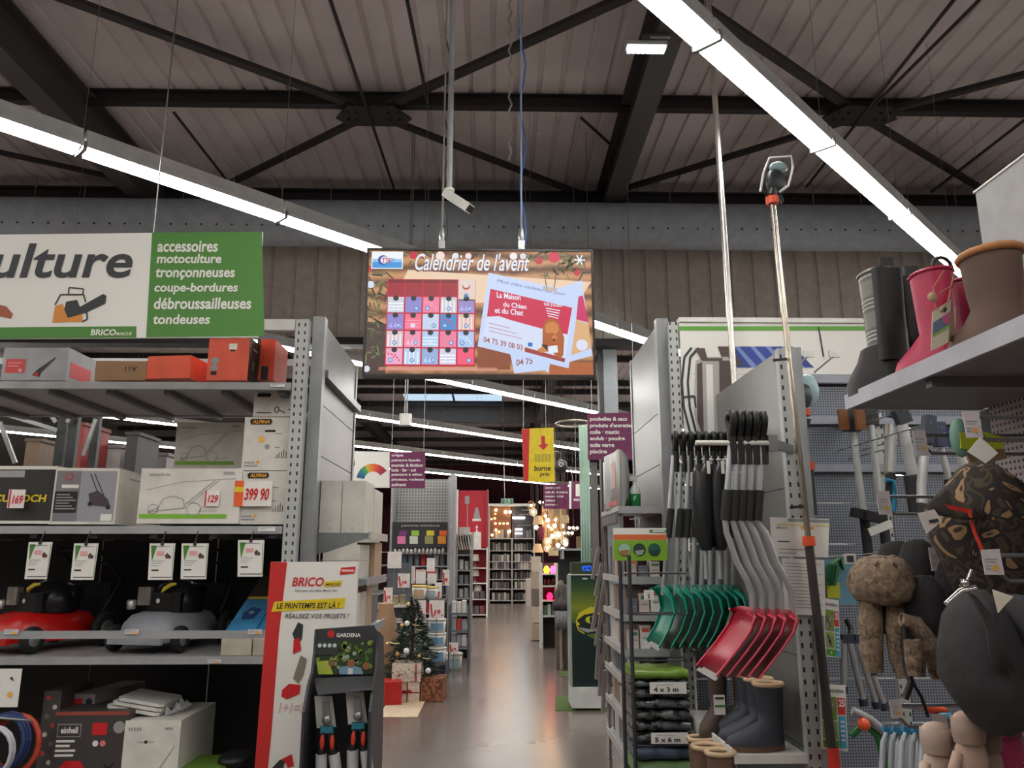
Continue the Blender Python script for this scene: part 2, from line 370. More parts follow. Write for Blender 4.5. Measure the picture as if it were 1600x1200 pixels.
# round grey textile air duct with nozzle row
YD = 9.3; cz = P(800, 352, YD); rd = (P(800, 319, YD).z-P(800, 386, YD).z)/2
t = thing('air_duct', 'wide round grey fabric air duct below the roof', 'duct', (0, YD, cz.z-rd))
obj('duct_sleeve', MB().tube([(XL+.1, YD, cz.z), (XR-.1, YD, cz.z)], rd, 28), M((150, 156, 162), .75), t)
mb = MB(); x = XL+.3
while x < XR: a = math.radians(-28); mb.cyl((x, YD-rd*math.cos(a)*1.003, cz.z+rd*math.sin(a)), .013, .006, 6, (0, -1, 0)); x += .185
obj('nozzles', mb, BLACK, t, kind='stuff')
mb = MB(); x = XL+.5
while x < XR: mb.tube([(x, YD, cz.z+rd-.02), (x, YD, 6.3)], .006, 4); x += .62
obj('hanger_wires', mb, GALV, t, kind='stuff')
# columns
COLM = M((122, 128, 132), .5)
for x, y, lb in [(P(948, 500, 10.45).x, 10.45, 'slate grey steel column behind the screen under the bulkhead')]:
    t = thing('column', lb, 'column', (x, y, 0)); obj('column_shaft', ibeam(MB(), (x, y, 0), (x, y, 6.0), .34, .34), COLM, t) if 0 else obj('column_shaft', MB().box(x-.08, x+.11, y-.11, y+.11, 0, 5.975), COLM, t); obj('web_shade_strip', MB().box(x-.14, x-.082, y-.1, y+.1, 0, 5.975), BEAM, t)  # black strip on the left stands for the column's web in shadow
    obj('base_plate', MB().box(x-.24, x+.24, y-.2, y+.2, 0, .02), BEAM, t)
# ============================================================ LIGHT LINES at 45 degrees
LZ = 4.27; ML = 1.5; D2 = V((1, 1, 0)).normalized(); SD = V((1, -1, 0)).normalized()
TUBE = M((255, 252, 246), .4, e=TUBE_POWER); HOUS = M((196, 198, 198), .4)
mp = thing('ceiling_light', 'x', 'light', (0, 0, LZ))
def fr(c, a, b, w0, w1, z0, z1): c.prism([V((0, 0, 0))+D2*a+SD*w0+V((0, 0, z0)), D2*b+SD*w0+V((0, 0, z0)), D2*b+SD*w1+V((0, 0, z0)), D2*a+SD*w1+V((0, 0, z0))], (0, 0, z1-z0))
c = MB(Matrix.Translation((0, 0, LZ)))
fr(c, .01, ML-.01, -.05, .05, .036, .13); obj('housing', c, HOUS, mp)
c = MB(Matrix.Translation((0, 0, LZ)))
c.prism([D2*.01+SD*(-.075)+V((0, 0, -.005)), D2*.01+SD*(-.07)+V((0, 0, .02)), D2*.01+SD*.07+V((0, 0, .02)), D2*.01+SD*.075+V((0, 0, -.005)), D2*.01+SD*.07+V((0, 0, .035)), D2*.01+SD*(-.07)+V((0, 0, .035))], D2*(ML-.02))
obj('reflector', c, HOUS, mp)
c = MB(Matrix.Translation((0, 0, LZ))); fr(c, .03, ML-.03, -.06, .06, -.028, .012); obj('diffuser', c, TUBE, mp)
c = MB(Matrix.Translation((0, 0, LZ))); fr(c, -.012, .012, -.085, .085, -.034, -.028); fr(c, -.012, .012, -.085, -.075, -.034, .03); fr(c, -.012, .012, .075, .085, -.034, .03); obj('joint_bracket', c, GALV, mp)
c = MB(Matrix.Translation((0, 0, LZ))); c.tube([(0, 0, .09), (0, 0, ZR-LZ)], .0022, 4); obj('suspension_wire', c, GALV, mp)
LN = ['line out of view', 'line over the entrance', 'line over the boots', 'line behind the screen', 'line just under the screen', 'line behind the yellow sign', 'line above the paint signs', 'line nearest the maroon wall']
first = True
for k in range(-2, 6):
    c0 = -2.55-5.15*k; n_ = 0
    t0 = V((1.12, 3.68, 0)) if k == 0 else V((-2.8, -2.8+7.7, 0))if k == 1 else V((-.36*1.11, -.36*1.11-c0, 0))
    t0 = V((t0.x, t0.x-c0, LZ)); s0 = -int(60/ML)
    for q in range(s0, 60):
        p = t0+D2*(q*ML); e = p+D2*ML
        if min(p.x, e.x) < XL+.3 or max(p.x, e.x) > XR-.3 or min(p.y, e.y) < YB+.3 or max(p.y, e.y) > 34: continue
        if p.x > 9 and p.y < 4: continue
        lb = 'white tube light, '+ORD[min(n_, 29)]+' from the near end, '+LN[k+2]
        if first: mp.location = p; mp['label'] = lb; mp['group'] = 'tube lights in diagonal lines'; first = False
        else: dup(mp, p, 0, lb, 'tube lights in diagonal lines')
        n_ += 1
# ============================================================ HANGING SCREEN
YT = 4.6
a = P(574, 388, YT); b = P(931, 590, YT)
t = thing('video_screen', 'wide flat screen showing an advent calendar advert, hung on two rods', 'screen', ((a.x+b.x)/2, YT, b.z))
obj('casing', MB().box(a.x, b.x, YT, YT+.07, b.z, a.z), M((26, 26, 28), .4), t)
fr_ = MB(); w_ = .014
for x0, x1, z0, z1 in ((a.x, b.x, a.z-w_, a.z), (a.x, b.x, b.z, b.z+w_), (a.x, a.x+w_, b.z+w_, a.z-w_), (b.x-w_, b.x, b.z+w_, a.z-w_)): fr_.box(x0, x1, YT-.012, YT, z0, z1)
obj('bezel', fr_, M((20, 20, 22), .35), t)
def E(c): return M(c, .4, e=SCREEN_POWER)
scr = nodes_mat('screen_wood', _wood((110, 66, 42), (210, 154, 106), SCREEN_POWER*.9), .4)
W0, W1 = a.x+w_, b.x-w_; H0, H1 = a.z-w_, b.z+w_
f = Face((W0, YT, H0), (W1-W0, 0, 0), (0, 0, H1-H0))
U = lambda px: (px-579)/(927-579); Vv = lambda py: (py-392)/(586-392)
f.rect(0, 0, 1, 1, scr, 0)
f.poly([(U(640), Vv(423)), (U(930-3), Vv(440)), (U(900), Vv(480)), (U(620), Vv(470))], E((236, 206, 176)), 1)
f.poly([(0, Vv(505)), (U(620), Vv(510)), (U(610), 1), (0, 1)], E((72, 50, 44)), 1)
f.rect(U(750), Vv(530), U(800), Vv(578), E((140, 74, 44)), 1); f.rect(U(860), Vv(566), 1, 1, E((178, 96, 52)), 1)
f.rect(U(600), Vv(575), U(780), Vv(580), E((214, 150, 130)), 1)
rr = random.Random(3)
for i in range(150):          # fir twigs in the picture
    e_ = rr.random()
    if i < 70: x, y = U(579)+rr.random()*.085, .08+rr.random()*.88
    else: x, y = rr.random()*.97+.01, rr.random()*.10*(1 if rr.random() < .6 else 1.7 if e_ > .5 else .6)
    if i > 120: x, y = .8+rr.random()*.18, rr.random()*.22
    an = rr.random()*6.28; L_ = .02+rr.random()*.03
    f.line([(x, y), (min(.998, max(.002, x+L_*math.cos(an))), max(.003, min(.99, y+L_*1.7*math.sin(an))))], .006+rr.random()*.006, E(rr.choice([(60, 70, 44), (96, 104, 66), (40, 50, 36), (120, 126, 84)])), 2)
for px_, py_, r_, cc in ((648, 394+3, 6, (204, 30, 60)), (869, 401, 9, (206, 24, 66)), (845, 407, 6, (190, 26, 56)), (905, 426, 5, (196, 26, 56)), (690, 396, 7, (240, 224, 220)), (734, 400, 5, (240, 224, 230)), (714, 395, 5, (226, 232, 240)), (805, 395, 6, (236, 236, 240)), (820, 397, 5, (220, 220, 230)), (583, 447, 6, (214, 222, 236)), (579+3, 422, 4, (200, 50, 70)), (582, 578, 5, (222, 222, 234))):
    f.disc(U(px_), max(.04, Vv(py_)), r_/348, E(cc), 3)
for k in range(3):
    an = k*math.pi/3; f.line([(U(909)-.025*math.cos(an), Vv(405)-.045*math.sin(an)), (U(909)+.025*math.cos(an), Vv(405)+.045*math.sin(an))], .008, E((244, 244, 250)), 3)
WW = E((230, 236, 250))
f.rect(U(583), Vv(394), U(632), Vv(422), E((240, 246, 250)), 4); f.rect(U(584.5), Vv(411), U(630.5), Vv(420.5), E((60, 150, 220)), 5); f.rect(U(584.5), Vv(406), U(630.5), Vv(411), E((150, 200, 236)), 5)
f.disc(U(601), Vv(408), 8/348, E((40, 70, 170)), 6); f.disc(U(603), Vv(408), 6/348, E((226, 238, 248)), 7)
f.text('TSI', U(599), Vv(404.5), U(612), Vv(413), E((214, 50, 50)), 8, .02); f.text('DF', U(613), Vv(405), U(619), Vv(411), E((70, 110, 190)), 8)
f.text("Calendrier de l'avent", U(651)-.004, Vv(396)+.012, U(830)-.004, Vv(424)+.012, E((110, 60, 60)), 4, .01, .3)
f.text("Calendrier de l'avent", U(651), Vv(396), U(830), Vv(424), WW, 5, .012, .3)
f.rect(U(609), Vv(438), U(746), Vv(574), E((196, 24, 60)), 4)
cw, chh = 27.2, 26.7
pal = [(206, 210, 222), (140, 136, 206), (240, 130, 160), (206, 204, 214), (150, 140, 200), (142, 134, 206), (244, 110, 140), (196, 214, 240), (66, 140, 208), (222, 190, 184), (214, 200, 206), (240, 150, 180), (180, 206, 244), (236, 130, 160), (176, 202, 244), (240, 170, 204), (190, 210, 240), (150, 176, 220), (214, 210, 236), (244, 90, 124)]
for r_ in range(5):
    for c_ in range(5):
        x0, y0 = 609.5+c_*cw, 439+r_*chh
        if r_ == 0:
            if c_ < 4: f.rect(U(x0+1), Vv(y0), U(x0+cw-1), Vv(y0+chh-1), E((158, 24, 44)), 5); f.rect(U(x0+1), Vv(y0), U(x0+cw-1), Vv(y0+5), E((118, 20, 34)), 6)
            else:
                f.rect(U(x0+1), Vv(y0-1), U(x0+cw), Vv(y0+31), E((226, 206, 200)), 6); f.disc(U(x0+13), Vv(y0+10), 6/348, E((190, 60, 60)), 7); f.disc(U(x0+13), Vv(y0+8), 5/348, E((232, 214, 206)), 8); f.disc(U(x0+13), Vv(y0+25), 3.6/348, E((90, 140, 190)), 7); f.rect(U(x0+2), Vv(y0+31), U(x0+cw-1), Vv(y0+33), E((60, 50, 60)), 7)
            continue
        pc = pal[(r_-1)*5+c_]; lite = tuple(min(255, x+40) for x in pc); k = (r_*7+c_*3) % 5
        f.rect(U(x0+1.2), Vv(y0+1), U(x0+cw-1.2), Vv(y0+chh-1.5), E(pc), 5)
        if k == 1:
            for q in range(4): f.rect(U(x0+3+q*6), Vv(y0+6), U(x0+5+q*6), Vv(y0+chh-2), E(lite), 6)
        elif k == 2:
            for q in range(3): f.rect(U(x0+2), Vv(y0+10+q*5), U(x0+cw-2), Vv(y0+12+q*5), E(lite), 6)
        elif k == 3:
            for q in range(7): f.disc(U(x0+5+(q*8) % 19), Vv(y0+9+(q*5) % 14), 1.5/348, E(lite if r_ % 2 else (206, 50, 90)), 6, n=6)
        elif k == 4:
            for q in range(3): f.poly([(U(x0+4+q*7), Vv(y0+22)), (U(x0+7+q*7), Vv(y0+14)), (U(x0+10+q*7), Vv(y0+22))], E(lite), 6)
        f.disc(U(x0+cw/2), Vv(y0+3), 4.5/348, E((34, 30, 40)), 7, n=10)
        dx = (cw*.68, cw*.5, cw*.5, cw*.3)[k % 4]; f.disc(U(x0+dx), Vv(y0+19), 3.6/348, E((236, 240, 250)) if k == 2 else E((84, 134, 196)), 8, n=10); f.disc(U(x0+dx), Vv(y0+19), 2.2/348, E((200, 216, 240)), 9, n=8)
Q = lambda pts: [(U(x), Vv(y)) for x, y in pts]
PAPER = E((200, 216, 250))
f.poly(Q([(872, 452), (912, 438), (926, 556), (890, 566)]), PAPER, 4); f.poly(Q([(906, 464), (913, 462), (921, 505), (902, 500)]), E((206, 40, 100)), 5); f.poly(Q([(902, 500), (921, 507), (924, 545), (893, 556)]), E((222, 176, 126)), 5); f.disc(U(910), Vv(540), 9/348, E((222, 226, 246)), 6)
f.poly(Q([(798, 545), (862, 562), (858, 583), (852, 579), (806, 584)]), PAPER, 5); f.text('04 75', U(809), Vv(563), U(834), Vv(573), E((150, 84, 84)), 6, .02, 0, -.02)
f.poly(Q([(766, 427), (907, 458), (889, 576), (750, 543)]), PAPER, 6)
f.poly(Q([(769, 453), (896, 482), (884, 567), (757, 534)]), E((214, 224, 248)), 7)
f.poly(Q([(769, 453), (896, 482), (888, 524), (848, 515), (800, 502), (783, 496), (764, 497)]), E((206, 28, 74)), 8)
f.poly(Q([(822, 544), (884, 561), (883, 567), (822, 551)]), E((160, 60, 54)), 8)
f.text('La Maison', U(779), Vv(458), U(816), Vv(467), WW, 9, .02, 0, .022); f.text('du Chien', U(789), Vv(473), U(825), Vv(481), WW, 9, .02, 0, .022); f.text('et du Chat', U(776), Vv(482), U(820), Vv(491), WW, 9, .02, 0, .022)
f.text('GIE JULIEN', U(852), Vv(474), U(880), Vv(480), WW, 9, .02, 0, .015)
for q in range(4): f.line(Q([(855+q, 483+q*4), (877-q, 487+q*4)]), .006, WW, 9)
for q in range(3): f.line(Q([(767, 507+q*6), (800+q*9, 515+q*8)]), .004, E((190, 120, 160)), 9)
f.text('04 75 39 08 03', U(759), Vv(528), U(819), Vv(536.5), E((150, 74, 74)), 10, .015, 0, .066)
f.text('Mon idée cadeau du jour', U(779), Vv(437), U(886), Vv(444), E((90, 100, 170)), 9, 0, .3, .11)
f.rect(U(827), Vv(537), U(834), Vv(543), E((40, 110, 190)), 9)
DG = E((176, 92, 40)); DG2 = E((206, 130, 66))
f.poly(Q([(849, 545), (850, 510), (856, 501), (864, 499), (873, 503), (878, 514), (883, 530), (881, 556), (876, 562), (868, 556), (862, 545)]), DG, 9)
f.disc(U(864), Vv(515), 11/348, DG2, 10); f.disc(U(862), Vv(530), 9/348, DG, 11); f.disc(U(868), Vv(529), 4/348, DG2, 12); f.disc(U(867), Vv(533), 2.2/348, E((70, 40, 34)), 13, n=8); f.poly(Q([(858, 543), (872, 541), (873, 552), (862, 553)]), WW, 12); f.poly(Q([(841, 548), (850, 543), (858, 551), (846, 553)]), DG2, 11)
f.poly(Q([(848, 540), (856, 540), (858, 550), (850, 548)]), E((60, 34, 34)), 10)
f.line(Q([(853, 424), (857, 455)]), .006, E((120, 90, 80)), 10); f.line(Q([(872, 426), (868, 453)]), .006, E((120, 90, 80)), 10); f.poly(Q([(851, 448), (874, 452), (872, 458), (850, 455)]), E((196, 180, 180)), 10)
f.done(t, 'screen_picture', 'screen_lettering')
for px_, nm, lb, mt_ in ((690, 'suspension_chain', 'pale hanging line with a looped cable carrying the screen beside the camera pole', M((150, 146, 140), .6)), (815, 'suspension_chain', 'blue and white cable carrying the right half of the screen', M((150, 170, 205), .6))):
    p0 = P(px_, 388, YT); p1 = P(px_+(3 if px_ < 700 else -3), 388, YT)
    t2 = thing(nm, lb, 'cable', (p0.x, YT+.03, p0.z)); x = p0.x
    obj('steel_wire', MB().tube([(x, YT+.03, p0.z), (x, YT+.03, ZR)], .006, 5), mt_, t2)
    mb = MB(); mb.tube([(x+.012+.02*math.sin(q*1.3), YT+.045, p0.z+q*.12) for q in range(15)], .005, 5); obj('power_cable', mb, M((60, 60, 64), .6) if px_ < 700 else M((60, 96, 170), .6), t2)
    mb = MB(); mb.box(x-.02, x+.02, YT+.015, YT+.05, p0.z, p0.z+.06); mb.lathe((x, YT+.03, p0.z+.06), [(.014, 0), (.02, .03), (.012, .09)], 8); obj('hook', mb, GALV, t2)
x0 = P(797, 250, 5.3); obj('hanging_rope', MB().tube([(x0.x+(.012 if q % 2 else -.012), 5.3, x0.z+(6.4-x0.z)*q/30) for q in range(31)], .008, 5), M((160, 152, 140), .8), None, 'pale twisted rope dangling from the roof above the screen', 'rope')
# CCTV camera on pole
YC = 4.3; c0 = P(702, 296, YC)
t = thing('security_camera', 'white bullet security camera on a long ceiling pole', 'camera', c0)
obj('pole', MB().tube([c0, (c0.x, YC, ZR)], .018, 10), M((150, 152, 155), .4), t)
obj('mount', MB().cyl((c0.x, YC, c0.z-.012), .032, .012, 12).tube([(c0.x, YC, c0.z-.012), (c0.x, YC-.01, c0.z-.05)], .014, 8), WHITE, t)
c1 = P(697, 302, YC-.01); c2 = P(734, 326, YC-.08); d_ = (c2-c1)
obj('camera_body', MB().bar(c1, c2, .06, .05), WHITE, t); obj('lens', MB().bar(c2, c2+d_*.05, .045, .038), BLACK, t)
# emergency lamp fixed to the rafter
YL = 5.9; a = P(980, 66, YL); b = P(1044, 82, YL)
t = thing('emergency_lamp', 'small bright rectangular lamp with a row grid fixed under the rafter', 'lamp', ((a.x+b.x)/2, YL, a.z))
obj('lamp_body', MB().box(a.x, b.x, YL, YL+.1, a.z-.015, a.z+.02), HOUS, t)
mb = MB()
for i in range(8):
    for j in range(2): mb.box(a.x+.01+i*(b.x-a.x-.02)/8, a.x+.01+(i+.8)*(b.x-a.x-.02)/8, YL+.005+j*.045, YL+.04+j*.045, a.z-.05, a.z-.016)
obj('led_grid', mb, M((246, 250, 255), .4, e=4.), t)
obj('fixing_bracket', MB().box((a.x+b.x)/2-.03, (a.x+b.x)/2+.03, YL+.03, YL+.06, a.z+.02, 5.96).box((a.x+b.x)/2-.03, 1.5, YL+.03, YL+.06, 5.955, 5.98), GALV, t)
# ============================================================ HANGING SIGNS
def sign(name, label, outline, Y, mat, th=.012, wires=(), grp=None):
    pts = [P(x, y, Y) for x, y in outline]; zb = min(p.z for p in pts); xm = sum(p.x for p in pts)/len(pts)
    t = thing(name, label, 'sign', (xm, Y, zb), 0, grp)
    obj('panel', MB().prism([(p.x, Y, p.z) for p in pts], (0, th, 0)), mat, t)
    for wx, wy in wires:
        q = P(wx, wy, Y); obj('suspension_wire', MB().tube([(q.x, Y+th/2, q.z), (q.x, Y+th/2, ZR)], .004, 4), GALV, t)
    return t
YS = 3.9
t = sign('hanging_sign', 'long cream and green section sign listing garden machinery, over the mower rack', [(-320, 370), (410, 362), (402, 527), (-320, 531)], YS, PWHITE, .015, [(239, 363), (-200, 366)])
f = Face.px(0, 362, 410, 531, YS); fu = lambda x: x/410; fv = lambda y: (y-362)/169
f.poly([(fu(237), fv(363.5)), (fu(409.5), fv(362.3)), (fu(401.5), fv(526.5)), (fu(221), fv(528))], GREEN, 1)
f.poly([(fu(-318), fv(514)), (fu(207), fv(511)), (fu(206), fv(528)), (fu(-318), fv(530.5))], GREEN, 1)
f.text('Motoculture', fu(-255), fv(381), fu(205), fv(436), M((52, 54, 58), .5, var=0), 2, .018, .25, .0)
for i, (s_, x0, x1, y0, y1) in enumerate([('accessoires', 244, 339, 377, 395), ('motoculture', 242, 343, 398, 413), ('tronçonneuses', 240, 363, 421, 439), ('coupe-bordures', 237, 366, 444, 462), ('débroussailleuses', 235, 385, 467, 485), ('tondeuses', 233, 320, 493, 508)]):
    f.text(s_, fu(x0), fv(y0), fu(x1), fv(y1), PWHITE, 2, .025, .2)
f.text('BRICO', fu(137), fv(515.5), fu(176), fv(525), PWHITE, 2, .03, .2); f.text('MARCHÉ', fu(176), fv(519), fu(200), fv(525), PWHITE, 2, .01, .2)
OR2 = M((212, 136, 56), .5, var=0); DK = M((46, 50, 52), .5, var=0)
f.poly([(fu(x), fv(y)) for x, y in ((79, 505), (84, 480), (95, 476), (105, 497), (125, 492), (126, 504))], OR2, 1)
f.poly([(fu(x), fv(y)) for x, y in ((98, 485), (101, 473), (118, 470), (122, 481), (158, 461), (163, 464), (161, 476), (131, 490), (103, 498))], DK, 2)
f.line([(fu(84), fv(478)), (fu(93), fv(462)), (fu(128), fv(462)), (fu(131), fv(474))], .008, DK, 2); f.line([(fu(105), fv(462)), (fu(106), fv(451)), (fu(128), fv(453)), (fu(127), fv(462))], .007, DK, 2); f.line([(fu(125), fv(504)), (fu(133), fv(500)), (fu(132), fv(488))], .008, DK, 2)
f.poly([(fu(x), fv(y)) for x, y in ((-15, 474), (10, 480), (20, 492), (17, 499), (-15, 492))], M((160, 84, 60), .5, var=0), 1)
f.poly([(fu(x), fv(y)) for x, y in ((-15, 499), (0, 502), (-5, 508))], GREEN, 1)
f.done(t)
PURM = M((110, 32, 82), .5)
t = sign('hanging_sign', 'purple sign listing bin bags, cleaning products and wire cloth, beside the green curtain', [(918, 646), (993, 644), (993, 718), (919, 718)], 8.6, PURM, .012, [(992, 645), (925, 646)])
sg = MB(); q0, q1 = P(992.8, 644, 8.6), P(997, 720, 8.6); sg.box(q0.x+.003, q1.x, 8.6, 8.62, q1.z, q0.z); obj('white_edge_panel', sg, PWHITE, t)
f = Face.px(918, 644, 993, 718, 8.6)
for i, s_ in enumerate(['poubelles & sacs', "produits d'entretien", 'colle · mastic', 'enduit · poudre', 'toile verre', 'piscine']): f.text(s_, .05, .1+i*.138, (.82, .95, .66, .77, .55, .4)[i], .19+i*.138+(.02 if i in (0, 1, 3, 5) else 0), PWHITE, 1, .03)
f.done(t)
t = sign('hanging_sign', 'purple sign listing paints, stains and woodwork products, hung over the paint shelves', [(609, 706), (665, 706), (664, 763), (609, 762)], 11.3, PURM, .012, [(612, 706), (662, 706)])
f = Face.px(609, 706, 665, 763, 11.3)
for i, s_ in enumerate(['crépis', 'peinture façade', 'murale & finition', 'bois · fer · sol', 'peinture à effets', 'pinceaux, rouleaux', 'solvant']): f.text(s_, .05, .06+i*.132, (.38, .85, .92, .72, .9, .96, .45)[i], .15+i*.132, PWHITE, 1, .03)
f.done(t)
t = sign('hanging_sign', 'cream paint department sign with a rainbow colour fan', [(540, 705), (608.6, 706), (608.6, 762), (540, 762)], 11.3, PWHITE, .012, [(548, 706)])
f = Face.px(540, 705, 608.6, 762, 11.3); f.text('e', .07, .17, .21, .43, M((60, 52, 56), .5, var=0), 1, .04)
for k, cc in enumerate([(30, 90, 130), (28, 120, 120), (60, 150, 90), (206, 160, 60), (220, 120, 40), (214, 80, 50), (196, 40, 60), (160, 40, 60)]):
    a0, a1 = math.pi*(.95-k*.095), math.pi*(.95-(k+1)*.095); c_ = (.62, .8)
    f.poly([(c_[0]+r*math.cos(an), c_[1]-r*1.2*math.sin(an)) for r, an in ((.2, a0), (.38, a0), (.38, a1), (.2, a1))], M(cc, .5, var=0), 1)
f.done(t)
t = sign('hanging_sign', 'small purple sign listing door and wall products above the warm lamps', [(849, 757), (888, 756), (888, 795), (849, 795)], 16.3, PURM, .012, [(868, 756)])
f = Face.px(849, 757, 888, 795, 16.3)
for i, s_ in enumerate(['papier peint', 'toile de rénovation', 'moulure · miroir', 'tableaux', 'luminaire']): f.text(s_, .08, .1+i*.17, (.68, .97, .82, .5, .55)[i], .19+i*.17, PWHITE, 1, .03)
f.done(t)
t = sign('hanging_sign', 'small purple sign with a white edge partly behind the green curtain', [(891, 752), (908, 752), (908, 795), (891, 795)], 15.6, PURM, .012, [(900, 752)])
f = Face.px(889, 752, 908, 795, 15.6); f.rect(0, 0, .2, 1, PWHITE, 1); f.rect(.55, .1, 1, .55, PWHITE, 1); f.text('MAISON', .4, .62, 1, .72, PWHITE, 1, .03); f.done(t)
t = sign('hanging_sign', 'yellow and red price check sign with a red arrow', [(815, 670), (865, 668), (867, 753), (818, 753)], 10.9, M((226, 200, 24), .5), .012, [(818, 669), (853, 668)])
f = Face.px(815, 668, 867, 753, 10.9); f.poly([(.0, .03), (.24, .02), (.2, 1), (.06, 1)], RED, 1); f.poly([(.58, .16), (.7, .16), (.7, .3), (.8, .31), (.66, .42), (.5, .33), (.6, .31)], RED, 2)
for i in range(14): f.rect(.4+i*.035, .49, .4+i*.035+(.012 if i % 3 else .024), .64, M((150, 140, 50), .6, var=0), 1)
f.text('borne', .37, .7, .86, .8, INK, 2, .02, .15); f.text('prix', .54, .82, .84, .92, INK, 2, .02, .15); f.done(t)
# wifi box on twin cable
p0 = P(633, 655, 8.5)
t = thing('junction_box', 'small white box hung on twin cables below the screen', 'box', (p0.x, 8.5, p0.z-.12)); obj('housing', MB().cbox((p0.x, 8.55, p0.z), (.13, .1, .13), .02), WHITE, t); mb = MB()
for dx in (-.012, .012): mb.tube([(p0.x+dx, 8.55, p0.z+.065), (p0.x+dx, 8.55, ZR)], .007, 5)
obj('cable', mb, GALV, t)
# ============================================================ LEFT STORAGE RACK
YR, DR = 4.6, .95
zL = lambda py: P(235, py, YR).z
XA, XB = -4.3, -1.13
t = thing('storage_rack', 'tall grey steel storage rack holding mower boxes and mowers', 'rack', (XB-1.5, YR, 0))
ztop = zL(497)
def upright(x, y, t, h=None):
    mb = MB(Matrix.Translation((x, y, 0))); mb.box(-.04, .04, 0, .012, 0, h or ztop); mb.box(-.04, -.028, .012, .06, 0, h or ztop); mb.box(.028, .04, .012, .06, 0, h or ztop)
    o = obj('upright', mb, SLOT, t); o.location = (0, 0, 0)
    # keep slot texture local to the post
    d = V((x, y, 0))-V(t.location); o.data.transform(Matrix.Translation(-d)); o.location = d
    return o
for x in (XB-.04, XA+.04):
    for y in (YR, YR+DR): upright(x, y, t)
RB = M((160, 162, 164), .42, .15)
def beam(x0, x1, y, pa, pb, nm='beam', th=.04, m=RB): return obj(nm, MB().box(x0, x1, y, y+th, zL(pb), zL(pa)), m, t)
xe = XB-.085
beam(XA+.08, xe, YR+.004, 497, 514, m=M((200, 200, 196), .4)); beam(XA+.08, xe, YR+DR+.01, 500, 512)
for pa, pb in ((597, 608), (822, 834), (1026, 1038)):
    beam(XA+.08, xe, YR-.006, pa, pb); beam(XA+.08, xe, YR+DR+.014, pa, pb)
beam(XA+.08, xe, YR-.03, 985, 997, 'guard_rail', .02)
obj('beam', MB().box(XA+.08, xe, YR-.006, YR+.034, .04, .12), RB, t)
DKM = M((150, 146, 146), .45); zs = [zL(599), zL(824), zL(1028), .12]
for z in zs[:3]+[zs[3]]:
    n_ = 8; wd = (xe-XA-.08)/n_
    for i in range(n_): obj('shelf_panel', MB().box(XA+.08+i*wd+.003, XA+.08+(i+1)*wd-.003, YR+.036, YR+DR+.012, z-.025, z-.003), DKM, t)
for i in range(9):
    for zq_ in zs[:2]: x = XA+.3+i*.34; obj('joist', MB().box(x-.02, x+.02, YR+.036, YR+DR+.01, zq_-.06, zq_-.026), M((92, 92, 94), .5), t)
bk = M((30, 29, 30), .6)
zb = [0.12, .68, zL(1038)-.0, zL(833)]
for (z0, z1) in ((.12, zL(1040)), (zL(1024), zL(836))):
    for i in range(4): w4 = (XB-XA)/4; obj('back_panel', MB().box(XA+i*w4+.004, XA+(i+1)*w4-.004, YR+DR+.07, YR+DR+.09, z0, z1), bk, t)
mb = MB()
for (z0, z1) in ((.2, .9), (.9, 1.6), (1.6, 2.3), (2.3, 2.95)): mb.bar((XB-.04, YR+.06, z0), (XB-.04, YR+DR, z1), .02, .02)
obj('side_brace', mb, GALV, t)
# a second rack behind, seen through the open top
t = thing('storage_rack', 'dark rack frame with crossed braces seen through the gap above the cartons', 'rack', (-3.2, 7.0, 0))
for px_, Y in ((92, 6.3), (110, 6.3), (145, 7.2)):
    q = P(px_, 700, Y); obj('upright', MB().box(q.x-.035, q.x+.035, Y, Y+.05, 0, P(px_, 600, Y).z), M((66, 68, 70), .4, .5), t)
for a_, b_, Y in (((0, 645), (90, 672), 6.2), ((60, 622), (88, 660), 6.2), ((105, 660), (116, 645), 6.25), ((0, 660), (24, 724), 6.1), ((130, 712), (150, 655), 7.1)): obj('brace', MB().bar(P(*a_, Y), P(*b_, Y), .03, .02, (0, 1, 0)), GALV, t)
q0, q1 = P(-300, 642, 6.35), P(440, 642, 6.35); obj('beam', MB().box(q0.x, q1.x, 6.36, 6.4, q0.z-.03, q0.z+.03), M((96, 94, 94), .4, .3), t)
for i, (x0, x1, y0, y1, Y, cc, lb) in enumerate([(180, 196, 672, 706, 8.2, (150, 150, 150), 'grey cabinet far behind the cartons'), (100, 128, 690, 730, 8, (120, 46, 40), 'dull red panel far behind the cartons'), (196, 215, 672, 735, 7.6, (46, 44, 46), 'dark post box far behind the cartons'), (215, 245, 700, 735, 7.7, (96, 92, 96), 'grey carton far behind, beside the dark post'), (40, 58, 695, 735, 7.9, (74, 60, 48), 'brown stock item far behind the black carton'), (150, 165, 700, 735, 7.8, (36, 36, 38), 'black stock item far behind the mower carton')]):
    pass
# small tags on the rails
def tag(px0, py0, px1, py1, Y, label, top=None, grp='shelf edge price tags', c=(206, 206, 210), col=(232, 176, 60), name='price_tag', txt=None):
    a_, b_ = P(px0, py0, Y), P(px1, py1, Y); w_ = abs(b_.x-a_.x)
    o = obj(name, MB().box(a_.x, b_.x, Y-.006, Y-.002, b_.z, a_.z), M(c, .5), None, label, 'price tag', grp)
    f = Face((a_.x, Y-.006, a_.z), (b_.x-a_.x, 0, 0), (0, 0, b_.z-a_.z))
    if txt: f.text(txt, .1, .2, .9, .85, INK, 1, .02)
    else:
        f.rect(.08, .14, .8, .22, PGREY, 1); f.rect(.08, .36, .5, .42, PGREY, 1); f.rect(.08, .55, .45, .62, PGREY, 1)
        if col: f.rect(.52, .5, .92, .85, M(col, .5, var=0), 1)
    f.done(o); return o
tag(423, 600, 445, 605, YR-.008, 'white shelf label on the top rail below the red carton', c=(226, 226, 224), col=None)
